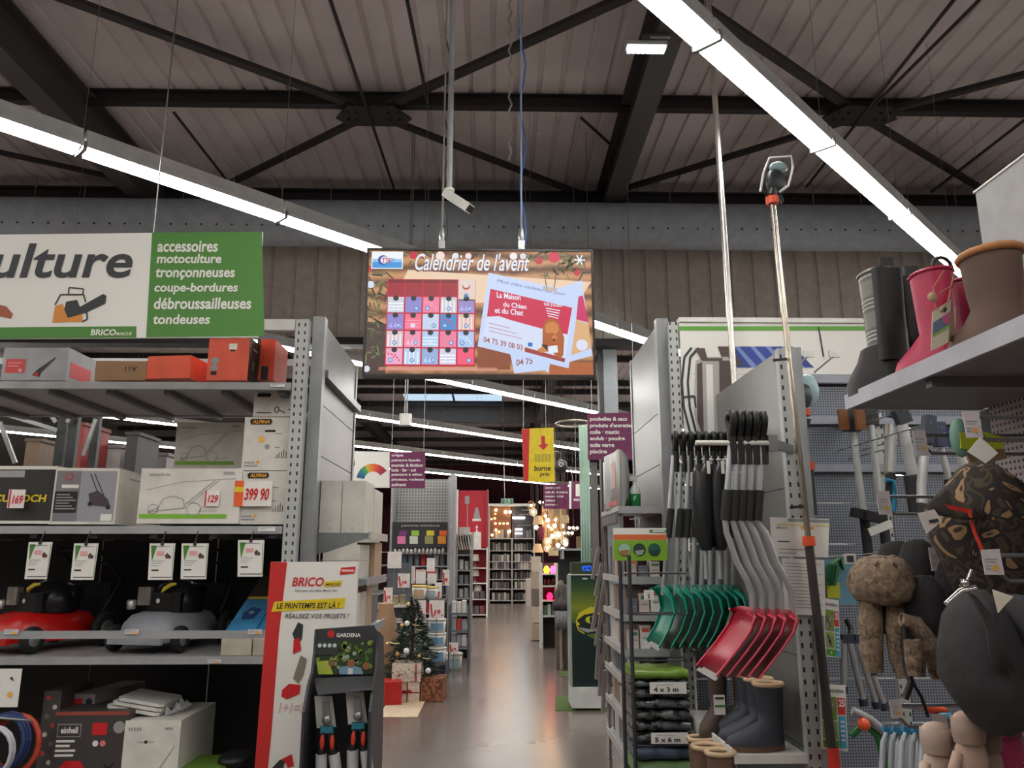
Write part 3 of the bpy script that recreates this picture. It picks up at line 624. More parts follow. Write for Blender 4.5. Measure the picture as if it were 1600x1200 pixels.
tag(404, 823, 430, 830, YR-.008, 'white shelf label on the rail under the orange-priced carton', c=(226, 226, 224), col=None)
for x0, lb in ((8, 'price tag on the guard rail in front of the red mower'), (196, 'price tag on the guard rail in front of the grey mower'), (388, 'price tag on the guard rail in front of the blue packs')): tag(x0, 983, x0+21, 991, YR-.032, lb)
tag(325, 1030, 346, 1036, YR-.008, 'price tag on the lower rail below the grey mower')
# cartons -----------------------------------------------------------------
CW = M((212, 208, 200), .55); CG = M((150, 152, 156), .5)
YI = 4.68
o, f, s_ = pbox(0, 543, 102, 594, YI, .8, 'mower_carton', 'grey machine carton with red logo blocks on the top shelf', 'box', CG)
f.rect(.05, .12, .37, .95, PGREY, 1); f.rect(.06, .36, .36, .78, M((196, 60, 66), .5, var=0), 2); f.rect(.1, .46, .3, .5, M((214, 130, 130), .5, var=0), 3); f.rect(.1, .55, .26, .59, M((214, 130, 130), .5, var=0), 3); f.disc(.29, .7, .03, M((214, 150, 140), .5, var=0), 3); f.poly([(.48, .85), (.55, .68), (.8, .3), (.82, .32), (.62, .75), (.6, .9)], DARK, 1); f.disc(.55, .82, .03, RED, 2); f.done(o)
s_.rect(.05, .4, .35, .85, M((196, 60, 66), .5, var=0), 1); s_.done(o)
o, f, _ = pbox(147, 564, 227, 594, YI, .5, 'cardboard_box', 'plain brown cardboard box printed A11 upside down', 'box', M((150, 116, 84), .7))
f.text('A11', .6, .24, .83, .5, INK, 1, .01); vs = f.ts[-1][0].v; c_ = sum(vs, V((0, 0, 0)))/len(vs); f.ts[-1][0].v = [V((2*c_.x-v.x, v.y, 2*c_.z-v.z)) for v in vs]; f.done(o)
o, f, s_ = pbox(228, 557, 300, 592, YI, .5, 'orange_carton', 'low glossy orange carton between the brown box and the tall orange one', 'box', M((226, 84, 50), .35), rz=-.12); f.done(o); s_.poly([(.5, .25), (.95, .3), (.9, .9), (.5, .8)], DK, 1); s_.done(o)
o, f, s_ = pbox(322, 526, 386, 594, YI, .32, 'orange_carton', 'tall salmon orange carton with black side, under the green sign', 'box', M((224, 92, 70), .4)); f.rect(.5, .16, .7, .3, PWHITE, 1); f.rect(.54, .3, .66, .34, INK, 1); f.disc(.18, .56, .1, PGREY, 1); f.rect(.08, .66, .26, .78, PGREY, 1); f.rect(.1, .8, .24, .88, INK, 1); f.done(o)
s_.rect(0, 0, 1, 1, BLACK, 1); s_.rect(.2, .2, .5, .24, PGREY, 2); s_.rect(.2, .5, .35, .7, M((80, 90, 60), .5, var=0), 2); s_.done(o)
o, f, _ = pbox(398, 530, 427, 594, YI+.2, .3, 'orange_carton', 'narrow red orange carton standing behind the tall salmon one', 'box', M((206, 66, 34), .5)); f.rect(.3, .66, .7, 1, BLACK, 1); f.rect(.0, .0, .2, .8, M((58, 62, 44), .5, var=0), 1); f.done(o)
# middle shelf
o, f, _ = pbox(-90, 728, 80, 818, YI, .55, 'mower_carton', 'black machine carton with a yellow maker name and a hanging price card', 'box', CW)
f.rect(.02, .06, .985, .95, M((42, 40, 38), .5, var=0), 1); f.text('McCULLOCH', .32, .5, .93, .63, YEL, 2, .03, .1); f.rect(.0, .08, .7, .2, PGREY, 2); f.done(o)
o, f, s_ = pbox(75, 731, 176, 819, YI, .75, 'mower_carton', 'white carton picturing a petrol mower on grey', 'box', CW, rz=.06)
f.rect(.05, .05, .42, .95, M((122, 120, 124), .5, var=0), 1); f.rect(.42, .05, .97, .95, M((150, 150, 158), .5, var=0), 1); f.rect(.05, .42, .4, .8, INK, 2); f.rect(.14, .3, .4, .36, PWHITE, 2); f.ring(.24, .16, .06, RED, 2); f.disc(.24, .16, .045, M((122, 120, 124), .5, var=0), 3)
f.line([(.56, .1), (.72, .5)], .006, DK, 2); f.line([(.62, .1), (.8, .5)], .006, DK, 2); f.poly([(.56, .46), (.7, .4), (.86, .55), (.92, .7), (.6, .66)], M((70, 60, 66), .5, var=0), 3); f.disc(.6, .64, .035, INK, 4); f.disc(.88, .7, .035, INK, 4); f.rect(.78, .82, .95, .94, PWHITE, 2)
for i in range(6): f.rect(.08, .47+i*.05, .08+.2+.05*(i % 3), .49+i*.05, PGREY, 3)
f.done(o); s_.rect(.2, .14, .6, .17, PGREY, 1); s_.done(o)
def honda(x0, y0, x1, y1, Y, lb, dep=.5, price=False):
    o, f, s_ = pbox(x0, y0, x1, y1, Y, dep, 'mower_carton', lb, 'box', CW)
    GL = M((160, 158, 156), .5, var=0); [f.rect(.08+k*.024, .1-.012*(k % 2), .096+k*.024, .14, GL, 1) for k in range(9)]; f.rect(.82, .06, .93, .11, GL, 1)
    f.rect(.02, .83, .88, .91, M((122, 176, 52), .5, var=0), 1); f.line([(.1, .78), (.2, .72), (.24, .55), (.34, .5), (.44, .56), (.46, .72), (.24, .76), (.1, .8)], .005, GL, 2)
    for cx_, r_ in ((.55, .07), (.15, .05)):
        f.line([(cx_+r_*math.cos(k*.6), .74+r_*1.7*math.sin(k*.6)) for k in range(12)], .004, GL, 2)
    f.line([(.46, .66), (.74, .22)], .006, GL, 2); f.line([(.5, .66), (.78, .22)], .004, GL, 2); f.line([(.6, .78), (.78, .77)], .004, GL, 2); f.line([(.06, .4), (.4, .25), (.95, .18)], .003, PGREY, 1)
    f.done(o); s_.rect(.1, .1, .5, .13, PGREY, 1); s_.done(o); return o
honda(270, 660, 378, 733, YI+.52, 'white mower carton with line drawing, standing behind and above the front one', .25)
o = honda(213, 732, 372, 818, YI-.03, 'white mower carton with line drawing and green stripe, front of the shelf')
def price_card(x0, y0, x1, y1, Y, num, lb, strip=True, orange=False):
    a_, b_ = P(x0, y0, Y), P(x1, y1, Y); o = obj('price_card', MB().box(a_.x, b_.x, Y-.004, Y, b_.z, a_.z), M((228, 222, 218), .5), None, lb, 'price card', 'price cards on goods')
    f = Face((a_.x, Y-.004, a_.z), (b_.x-a_.x, 0, 0), (0, 0, b_.z-a_.z)); w0 = .24
    if orange: f.rect(0, 0, w0, 1, ORG, 1); f.rect(0, .25, w0, .45, YEL, 2)
    elif strip: f.rect(.06, .02, .16, .98, M((200, 44, 48), .5, var=0), 1)
    f.text(num, w0+.03, .3, .93, .78, RED, 2, .03, .2); f.done(o); return o
price_card(320, 766, 342, 791, YI-.04, '129', 'small price card clipped on the white front mower carton')
price_card(15, 765, 37, 794, YI-.04, '169', 'small price card clipped on the black carton')
def alp(x0, y0, x1, y1, lb, dep=.5, Y=YI):
    o, f, s_ = pbox(x0, y0, x1, y1, Y, dep, 'machine_carton', lb, 'box', CW)
    f.poly([(.1, .06), (.14, .03), (.5, .03), (.53, .08), (.5, .14), (.12, .14)], INK, 1); f.text('ALPINA', .15, .05, .48, .12, M((230, 160, 30), .5, var=0), 2, .03, .2); f.rect(.4, .24, .6, .28, INK, 1); f.disc(.34, .42, .06, M((230, 180, 60), .5, var=0), 1); f.disc(.3, .85, .03, M((230, 160, 30), .5, var=0), 1)
    f.disc(.46, .56, .05, PGREY, 1); f.rect(.04, .84, .24, .87, PGREY, 1); f.rect(.04, .9, .3, .93, PGREY, 1)
    for k in range(6): hh = (.05, .09, .12, .15, .11, .06)[k]; f.rect(.64+k*.045, .76-hh, .655+k*.045, .76, DK, 1)
    f.rect(.6, .3, .72, .32, PGREY, 1); f.rect(.6, .56, .7, .58, PGREY, 1); f.line([(.6, .76), (.92, .76)], .003, PGREY, 1); f.done(o); return o
alp(373, 736, 454, 819, 'white machine carton with black and yellow logo, lower of a stack')
alp(377, 652, 460, 735, 'white machine carton with black and yellow logo, upper of a stack')
o, f, _ = pbox(395, 613, 466, 650.5, YI+.06, .4, 'machine_carton', 'low white machine carton pushed under the top shelf', 'box', CW)
f.poly([(.06, .1), (.1, .04), (.36, .04), (.38, .12), (.34, .2), (.08, .2)], INK, 1); f.line([(.08, .85), (.4, .85)], .006, DK, 1); f.line([(.52+.05*math.cos(k*.7), .72+.12*math.sin(k*.7)) for k in range(10)], .006, DK, 1); f.line([(.58, .75), (.7, .85)], .006, DK, 1)
for k in range(3): f.disc(.8+k*.06, .72, .02, DK, 1)
f.done(o)
price_card(368, 751, 424, 791, YI-.03, '399 90', 'orange banded price card with big red figures on the lower machine carton', orange=True)
# info cards hung under the middle beam
for i, (x0, y0, x1, y1, sk, lb) in enumerate([(38, 847, 80, 905, 7, 'white info card hung over the red mower, nearer the frame edge'), (110, 849, 152, 906, 6, 'white info card hung over the red mower, its shelf side'), (231, 849, 272, 906, 3, 'white info card hung over the grey mower, first of its pair'), (282, 849, 324, 905, 2, 'white info card hung over the grey mower, second of its pair'), (371, 844, 411, 901, 1, 'white info card hung over the blue packs')]):
    Y = 4.56; a_, b_, c_, d_ = P(x0+sk, y0, Y), P(x1+2, y0, Y), P(x1-sk, y1, Y), P(x0, y1, Y)
    t = thing('info_card', lb, 'card', (b_.x, Y, c_.z), 0, 'info cards over the mowers')
    obj('card', MB().prism([a_, b_, c_, d_], (0, .003, 0)), PWHITE, t)
    f = Face(a_, b_-a_, d_-a_); f.poly([(.06, .06), (.3, .06), (.12, .5)], GREEN, 1); f.line([(.1, .93), (.92, .93)], .004, INK, 1); f.line([(.95, .06), (.93, .93)], .003, GREEN, 1); f.rect(.2, .08, .85, .1, PGREY, 1)
    f.rect(.3, .22, .6, .34, M((222, 160, 160), .5, var=0), 1); f.poly([(.62, .34), (.7, .26), (.86, .36), (.84, .42), (.66, .42)], M((90, 60, 64), .5, var=0), 1); f.rect(.12, .72, .4, .76, DK, 1)
    for k in range(3): f.rect(.12, .48+k*.06, .6-k*.1, .495+k*.06, PGREY, 1)
    f.done(t)
    mb = MB(); mb.tube([((a_.x+b_.x)/2, Y-.002, a_.z+.01), ((a_.x+b_.x)/2, Y-.002, a_.z-.012)], .009, 6); mb.tube([((a_.x+b_.x)/2, Y, a_.z+.008), ((a_.x+b_.x)/2, YR-.01, zL(830))], .003, 4); obj('clip', mb, DARK, t)
# lawn mower model at the origin, nose towards -Y
def mower(lb, dm, loc, rz):
    t = thing('lawn_mower', lb, 'lawn mower', (0, 0, 0), 0)
    hull = lambda s_, z: [(x*s_, y*s_-.0, z) for x, y in ((-.2, -.27), (-.16, -.33), (.16, -.33), (.2, -.27), (.225, -.05), (.2, .25), (.1, .3), (-.1, .3), (-.2, .25), (-.225, -.05))]
    obj('deck', MB().loft([hull(1.02, .06), hull(1.03, .12), hull(.98, .17), hull(.84, .215), hull(.6, .235)]), dm, t)
    obj('bumper', MB().bar((-.2, -.4, .09), (.2, -.4, .09), .03, .07), dm, t)
    mb = MB(); mb.lathe((0.03, .0, .225), [(.17, 0), (.185, .05), (.175, .11), (.13, .17), (.06, .2), (0, .2)], 18); mb.cbox((.02, -.12, .29), (.27, .14, .12), .05); mb.cbox((.06, .1, .34), (.2, .14, .1), .03); obj('engine', mb, M((24, 24, 26), .3), t)
    mb = MB(); mb.cbox((-.1, -.19, .33), (.1, .07, .11), .02); mb.lathe((-.17, -.24, .25), [(.03, 0), (.035, .05), (.02, .06)], 8); obj('exhaust_guard', mb, M((170, 166, 160), .3, .8), t)
    obj('primer_badge', MB().ball((0, -.185, .3), (.018, .01, .018)), WHITE, t)
    mb = MB(); mb.tube([(.01, -.17, .35), (.05, -.2, .375), (.09, -.19, .4), (.11, -.16, .405)], [.008, .014, .014, .008], 8); obj('starter_grip', mb, M((216, 196, 60), .5), t)
    for (x, y, r) in ((-.25, -.27, .08), (.25, -.27, .08), (-.27, .27, .11), (.27, .27, .11)):
        sx = 1 if x > 0 else -1; wv = obj('wheel', MB().lathe((x-.025, y, r), [(0, 0), (r*.6, 0), (r*.66, -.004), (r*.95, 0), (r, .012), (r, .04), (r*.95, .05), (r*.6, .05), (0, .05)], 20, (1, 0, 0)), M((26, 26, 27), .7), t)
        obj('hub_cap', MB().lathe((x+sx*.026, y, r), [(r*.5, 0), (r*.4, sx*.006), (0, sx*.008)] , 12, (1, 0, 0)), GALV, wv)
    mb = MB()
    for s_ in (-.2, .2): mb.tube([(s_, .28, .2), (s_*1.05, .42, .42), (s_*1.05, .2, .62)], .012, 8)
    mb.tube([(-.21, .2, .62), (.21, .2, .62)], .012, 8); mb.tube([(-.21, .3, .53), (.21, .3, .53)], .01, 8); obj('folded_handle', mb, BLACK, t)
    mb = MB(); mb.loft([[(x*s_, .36+q*.16, z) for x, z in ((-.17, .12), (.17, .12), (.17, .4-q*.1), (-.17, .4-q*.1))] for q, s_ in ((0, 1), (1, .9))]); obj('grass_bag', mb, M((30, 29, 32), .9), t)
    t.location = loc; t.rotation_euler = (0, 0, rz); t.scale = (.86, .86, .95); return t
zm = zL(1028)
q = P(262, 1000, 5.05); mower('grey bodied petrol lawn mower with black engine on the steel shelf', M((150, 152, 160), .4), (q.x, 5.1, zm), -.22)
q = P(70, 1000, 5.05); mower('red bodied petrol lawn mower with chrome exhaust on the steel shelf', M((190, 22, 20), .35), (q.x-.03, 5.1, zm), -.45)
# blue packs and cream cartons on the mower shelf
def flatpack(x0, x1, yb, Y, dep, h, lb, mat, nm='flat_pack', slope=0., cat='box'):
    a_ = P(x0, yb, Y); b_ = P(x1, yb, Y); mb = MB(); z = zm
    return a_, b_
for i, (x0, x1, lb) in enumerate([(352, 398, 'blue flat pack with an engine picture, nearer the grey mower'), (400, 440, 'blue flat pack beside the rack post')]):
    a_, b_ = P(x0, 982, 4.72), P(x1, 982, 4.72); z0 = zL(1012)
    mb = MB(); mb.prism([(a_.x, 4.72, zL(990)), (b_.x, 4.72, zL(990)), (b_.x+.0, 5.4, zL(905)), (a_.x+.0, 5.4, zL(905))], (0, 0, -.03)); o = obj('blue_pack', mb, M((52, 128, 176), .5), None, lb, 'pack', 'blue packs on the mower shelf')
    f = Face((a_.x, 5.4, zL(905)), (b_.x-a_.x, 0, 0), (0, -.68, zL(990)-zL(905))); f.rect(.02, 0, .98, .42, M((58, 48, 34), .5, var=.2), 1); f.rect(.02, .4, .98, .46, YEL, 1); f.poly([(.2, .7), (.4, .6), (.8, .64), (.7, .8), (.3, .82)], M((20, 60, 110), .5, var=0), 1); f.disc(.5, .7, .1, PGREY, 2); f.done(o)
    if i < 2:
        a_, b_ = P((343, 393)[i], 1015, 4.68), P((391, 425)[i], 1015, 4.68); obj('cream_carton', MB().cbox(((a_.x+b_.x)/2, 4.9, zm+.045), (b_.x-a_.x, .4, .088), .002), M((214, 204, 186), .6), None, 'low cream carton under the blue packs, '+('inner one', 'one beside the rack post')[i], 'box', 'cream cartons')
# bottom shelf goods
YB2 = 4.66
o, f, s_ = pbox(70, 1112, 187, 1262, YB2, .5, 'tool_carton', 'black tool carton picturing a red petrol trimmer engine', 'box', M((62, 58, 56), .5), rz=.02)
f.rect(.0, 0, 1, .04, M((150, 70, 60), .5, var=0), 1); f.rect(.05, .13, .37, .27, PGREY, 1); f.rect(.06, .14, .36, .26, M((62, 58, 56), .5, var=0), 2); f.text('einhell', .1, .16, .33, .23, PWHITE, 3, .03)
for k in range(4): f.rect(.05, .3+k*.05, (.3, .24, .32, .3)[k], .325+k*.05, PWHITE, 1)
f.rect(.52, .12, .72, .25, RED, 1); f.disc(.88, .17, .08, PGREY, 1); f.disc(.58, .34, .04, PWHITE, 1); f.disc(.68, .34, .04, M((220, 120, 120), .5, var=0), 1)
f.poly([(.1, .62), (.2, .52), (.4, .52), (.52, .66), (.44, .8), (.14, .82)], M((196, 24, 30), .5, var=0), 1); f.disc(.2, .7, .04, PWHITE, 2); f.line([(.72, .56), (.86, .64)], .012, INK, 1); f.line([(.86, .55), (.7, .66)], .012, INK, 1); f.rect(.1, .84, .5, .95, PGREY, 1); f.done(o)
o, f, _ = pbox(48, 1080, 76, 1262, YB2+.1, .35, 'tool_carton', 'dark tool carton end with small pictures, beside the trimmer carton', 'box', M((74, 70, 70), .5))
for k in range(12): f.disc(.3+.4*(k % 2), .06+k*.08, .14, M(((190, 60, 60), (200, 196, 190), (110, 110, 114))[k % 3], .5, var=0), 1, n=8)
f.done(o)
o, f, s_ = pbox(112, 1084, 150, 1108, YB2+.25, .5, 'tool_carton', 'grey and red tool carton lying behind the trimmer carton', 'box', M((140, 132, 134), .5), rz=-.15); f.rect(0, .3, .45, .9, RED, 1); f.disc(.75, .5, .15, DK, 1); f.done(o)
o, f, s_ = pbox(183, 1126, 272, 1262, YB2, .55, 'open_carton', 'large open white mower carton with packing inside', 'box', CW)
[f.rect(.07+k*.05, .08, .1+k*.05, .12, PGREY, 1) for k in range(5)]; f.rect(.72, .08, .86, .11, PGREY, 1); f.disc(.4, .25, .03, DK, 1); f.line([(.25, .25), (.55, .25)], .004, PGREY, 1); f.line([(.92, .3), (.5, .75)], .006, PGREY, 1)
f.line([(.28+.12*math.cos(k*.5), .72+.1*math.sin(k*.5)) for k in range(14)], .005, PGREY, 1); f.line([(.7+.12*math.cos(k*.5), .68+.1*math.sin(k*.5)) for k in range(14)], .005, PGREY, 1); f.done(o)
zt = P(230, 1126, YB2).z; p_ = P(230, 1110, YB2+.3)
mb = MB()
for k in range(3): mb.cbox((p_.x+.02*k, YB2+.24, zt+.035+.022*k), (.3-.02*k, .3, .018), .02, Matrix.Rotation(.16, 3, 'Y'))
obj('foam_packing', mb, WHITE, None, 'stack of white foam trays lying on the open carton', 'packing')
rr = random.Random(5); mb = MB()
for k in range(26): x = p_.x+.1+rr.random()*.12; y = YB2+.1+rr.random()*.25; z = zt+.002; mb.add([(x, y, z), (x+.03, y+.01, z+.02), (x+rr.uniform(-.03, .03), y+.02, z+.03+rr.random()*.05)], [(0, 1, 2), (2, 1, 0)])
obj('plastic_film', mb, M((210, 212, 215), .2), None, 'crumpled clear plastic film on the open carton', 'film', kind='stuff')
q0 = P(-20, 1045, 4.5); q1 = P(27, 1105, 4.5); o = obj('info_card', MB().box(q0.x, q1.x, 4.5, 4.503, q1.z, q0.z), PWHITE, None, 'white card with an orange sun mark at the frame edge under the rack', 'card')
f = Face(q0, (q1.x-q0.x, 0, 0), (0, 0, q1.z-q0.z)); f.disc(.75, .68, .08, M((232, 170, 80), .5, var=0), 1); f.poly([(.0, .4), (.45, .4), (.3, 1), (0, 1)], M((120, 180, 226), .5, var=0), 1); f.poly([(.68, .25), (.75, .2), (.82, .34)], DK, 1); f.done(o)
obj('price_rail', MB().tube([P(0, 1122, 4.5), P(50, 1126, 4.5), P(50, 1126, 4.62)], .006, 6), GALV, None, 'short chrome hook rail beside the dark tool carton', 'rail')
def coil(c, r, n, rt, mat, name, label, cat, ax='y', grp=None):
    mb = MB()
    for k in range(n):
        pts = [(c[0]+r*(1+.03*k)*math.cos(a_*math.pi/8), c[1]+k*rt*1.9, c[2]+r*1.2*(1+.03*k)*math.sin(a_*math.pi/8)) for a_ in range(17)]
        mb.tube(pts, rt, 6, False)
    return obj(name, mb, mat, None, label, cat, grp)
q = P(4, 1160, 4.52); coil(q, .11, 3, .012, M((40, 60, 110), .5), 'cable_coil', 'blue coiled cord hanging at the frame edge', 'cable'); coil(q+V((.04, .06, -.02)), .12, 1, .016, M((190, 70, 50), .5), 'cable_coil', 'red coiled cord hanging behind the blue one', 'cable'); coil(q+V((-.02, -.05, -.04)), .1, 2, .01, M((190, 190, 200), .5), 'cable_coil', 'grey white coiled cord at the frame edge', 'cable')
q = P(300, 1205, YB2+.05); obj('garden_pack', MB().cbox((q.x, YB2+.2, q.z-.02), (.34, .3, .07), .05), M((96, 130, 40), .5), None, 'low green pack beside the open carton', 'pack'); obj('black_pack', MB().ball((P(350, 1200, YB2).x, YB2+.2, P(350, 1200, YB2).z), (.1, .12, .04)), BLACK, None, 'low black pack beside the green pack', 'pack')
# ============================================================ ADVERTISING TOTEM
YT2 = 4.15
pt = [P(423, 878, YT2), P(559, 879, YT2)]; w_ = pt[1].x-pt[0].x; zt = pt[0].z; xl0 = P(398, 1200, YT2)
sl = (pt[0].x-xl0.x)/(pt[0].z-xl0.z); xb = pt[0].x-sl*zt; xr = pt[1].x+.01
t = thing('advertising_totem', 'tall white and red cardboard spring totem standing before the rack', 'totem', ((xb+xr)/2, YT2, 0))
obj('board', MB().prism([(xb, YT2, .0), (xr, YT2, .0), (pt[1].x, YT2, zt), (pt[0].x, YT2, zt)], (0, .03, 0)), PWHITE, t)
obj('foot', MB().box(xb+.05, xr-.05, YT2-.0, YT2+.3, 0, .02).prism([(xb+.2, YT2+.03, 0), (xb+.2, YT2+.3, 0), (xb+.2, YT2+.03, .8)], (.01, 0, 0)), PWHITE, t)
f = Face((pt[0].x, YT2, zt), (w_, 0, 0), (0, 0, -zt)); tu = lambda x: (P(x, 950, YT2).x-pt[0].x)/w_; tv = lambda y: (zt-P(490, y, YT2).z)/zt
def TP(x, y): q = P(x, y, YT2); return ((q.x-pt[0].x)/w_, (zt-q.z)/zt)
lb0 = ((xb-pt[0].x)/w_, 1)
f.poly([(.0, .0), TP(449, 878.5), TP(436, 990), TP(424, 1150), ((xb-pt[0].x)/w_+.1, 1), lb0], M((196, 42, 40), .5, var=0), 1)
def TR(x0, y0, x1, y1, m, l=2): f.poly([TP(x0, y0), TP(x1, y0), TP(x1, y1), TP(x0, y1)], m, l)
def TT(s_, x0, y0, x1, y1, m, l=3, b=.02, sh=.2, r=0): u0, v0 = TP(x0, y0); u1, v1 = TP(x1, y1); f.text(s_, u0, v0, u1, v1, m, l, b, sh, r)
f.poly([TP(533, 887), TP(556, 885), TP(554, 896), TP(531, 898)], RED, 2); TR(534, 889.5, 553, 893.5, M((230, 180, 176), .5, var=0), 3)
TT('BRICO', 457, 902, 506, 916, RED); f.poly([TP(507, 909), TP(535, 907), TP(533, 916), TP(506, 917)], YEL, 2); TT('MARCHÉ', 509, 910, 532, 915, DK)
TT('Tout pour vos idées, Moins cher', 461, 921, 528, 925, DK, 3, .01)
f.poly([TP(429, 940), TP(540, 934), TP(537, 950), TP(424, 956)], YEL, 2); TT('LE PRINTEMPS EST LÀ !', 433, 940, 530, 951, INK, 3, .02, .2, -.002); TT('RÉALISEZ VOS PROJETS !', 446, 957, 545, 968, DK, 3, .01, .2)
f.poly([TP(x, y) for x, y in ((457, 990), (466, 972), (474, 976), (472, 998), (464, 1012))], DK, 2); f.poly([TP(x, y) for x, y in ((459, 1000), (468, 996), (471, 1016), (458, 1022))], RED, 3)
f.poly([TP(x, y) for x, y in ((458, 1060), (470, 1024), (480, 1030), (474, 1056), (466, 1068))], M((130, 122, 108), .5, var=0), 2); f.poly([TP(x, y) for x, y in ((441, 1078), (452, 1068), (470, 1070), (468, 1084), (448, 1092), (440, 1088))], RED, 3)
TT('1+1=3', 436, 1098, 476, 1114, M((214, 176, 172), .5, var=0), 2); f.poly([TP(x, y) for x, y in ((432, 1196), (440, 1186), (456, 1178), (459, 1196), (450, 1200), (446, 1190), (436, 1200))], RED, 3); f.poly([TP(x, y) for x, y in ((425, 1200), (438, 1186), (446, 1190), (440, 1205))], DK, 4)
f.done(t)
# ============================================================ GARDEN TOOL FLOOR DISPLAY
YG = 3.75
G = lambda x, y, Y=YG: P(x, y, Y)
DG_ = M((52, 52, 56), .5)
pl, pr = G(481, 988), G(578, 984); t = thing('floor_display', 'dark cardboard floor display with curved sides for pruning shears', 'display', ((pl.x+pr.x)/2, YG, 0))
zr = pl.z; hz = G(500, 1066).z; xl, xr = pl.x, G(590, 1100).x
obj('header', MB().prism([(pl.x, YG+.14, G(481, 1064).z), (G(583, 1058).x, YG+.14, G(583, 1058).z), (G(582, 990).x, YG+.14, G(582, 990).z), (G(577, 981).x, YG+.14, G(577, 981).z), (pl.x, YG+.14, pl.z)], (0, .015, 0)), DG_, t)
obj('front_lip', MB().prism([(xl+.06, YG, G(496, 1086).z), (G(582, 1078).x, YG, G(582, 1078).z), (G(582, 1060).x, YG+.12, G(582, 1062).z), (xl+.01, YG+.12, G(496, 1066).z)], (0, .012, -.002)), DG_, t)
for nm, x in (('side_panel', xl), ('side_panel', G(579, 1070).x)):
    prof = [(YG-.03, 0), (YG-.03, hz-.12), (YG+.03, hz-.02), (YG+.1, hz+.03), (YG+.13, hz+.12), (YG+.14, zr-.01), (YG+.3, zr-.05), (YG+.36, hz), (YG+.4, hz-.5), (YG+.42, 0)]
    obj(nm, MB().prism([(x, y, z) for y, z in prof], (.012, 0, 0)), DG_, t)
obj('back_panel', MB().box(xl+.014, G(579, 1070).x-.002, YG+.28, YG+.29, 0, hz), DG_, t); obj('base_tray', MB().box(xl+.014, G(579, 1070).x-.002, YG, YG+.27, .02, .45), DG_, t)
f = Face((pl.x, YG+.139, zr), (G(581, 990).x-pl.x, 0, 0), (0, 0, G(481, 1062).z-zr))
f.disc(.27, .1, .06, M((190, 40, 36), .5, var=0), 1); f.text('GARDENA', .36, .08, .75, .17, PWHITE, 2, .03)
rr = random.Random(8); f.rect(.03, .24, .97, .98, M((44, 60, 36), .5, var=.2), 1)
for k in range(120):
    x, y = .05+rr.random()*.88, .26+rr.random()*.6; r_ = .015+rr.random()*.03
    if x < .4 and y < .6: continue
    f.disc(x, y, r_, M(rr.choice([(70, 110, 40), (110, 150, 70), (150, 170, 150), (40, 70, 30), (130, 140, 60)]), .5, var=0), 2+k % 3, n=6)
f.rect(.03, .24, .4, .56, M((52, 56, 58), .5, var=0), 5)
for k in range(4): f.disc(.1+k*.08, .35, .032, M((190, 206, 200), .5, var=0), 6)
f.poly([(.06, .7), (.25, .68), (.34, .98), (.1, .98)], M((166, 180, 70), .5, var=0), 5); f.poly([(.42, .84), (.62, .78), (.78, .84), (.82, .98), (.44, .98)], M((112, 148, 170), .5, var=0), 5); f.disc(.62, .74, .06, M((150, 96, 70), .5, var=0), 6); f.rect(.57, .85, .65, .98, M((206, 200, 206), .5, var=0), 6); f.disc(.86, .8, .06, M((140, 96, 60), .5, var=0), 6); f.disc(.3, .74, .05, M((130, 90, 66), .5, var=0), 6)
f.done(t)
mb = MB()
for k in range(70): x, z = xl+.02+.06*rr.random()*(1+k/70), hz-.15-.012*k-.1*rr.random(); mb.add([(x, YG-.034+.0, z), (x+.016, YG-.034, z+.006), (x+.008, YG-.034, z+.02)], [(0, 1, 2)])
fl = obj('leaf_print', mb, M((96, 140, 50), .5, var=.2), t) if 0 else None
f = Face((xl, YG-.031, hz-.12), (.012, 0, 0), (0, 0, -.8))
q0 = P(612, 1066, YG+.1)
for i, (x, y0, lb) in enumerate([(507, 1088, 'packed bypass lopper head hanging in the display, lower one'), (556, 1082, 'packed bypass lopper head hanging in the display, upper one')]):
    t = thing('loppers', lb, 'garden shears', G(x, y0+118, YG+.05), 0, 'loppers in the floor display'); W_ = lambda a_, b_, d=0: G(a_, b_, YG+.05+d)
    X = x; Y0 = y0
    obj('blister_card', MB().prism([W_(X-16, Y0, .03), W_(X+12, Y0, .03), W_(X+18, Y0+48, .03), W_(X-12, Y0+50, .03)], (0, .004, 0)), M((206, 204, 200), .3), t)
    mb = MB(); mb.prism([W_(X-4, Y0+8), W_(X+6, Y0+10), W_(X+10, Y0+44), W_(X-2, Y0+44)], (0, .012, 0)); mb.lathe(W_(X+4, Y0+36), [(0, 0), (.02, 0), (.02, .02), (0, .02)], 10, (0, -1, 0)); obj('blade', mb, GALV, t)
    obj('joint', MB().cbox(W_(X+4, Y0+52), (.06, .02, .03), .008), M((40, 120, 140), .5), t)
    for s_ in (-1, 1):
        g_ = obj('handle', MB().tube([W_(X+4+s_*4, Y0+56), W_(X+4+s_*9, Y0+84), W_(X+6+s_*11, Y0+118)], [.014, .02, .017], 8), BLACK, t)
        obj('red_grip_inset', MB().ball(W_(X+4+s_*8, Y0+72, -.016), (.011, .008, .032)), M((206, 60, 44), .4), g_)
        obj('handle_sleeve', MB().tube([W_(X+5+s_*10, Y0+90), W_(X+7+s_*12, Y0+122)], .026, 8), M((178, 180, 182), .4), g_)
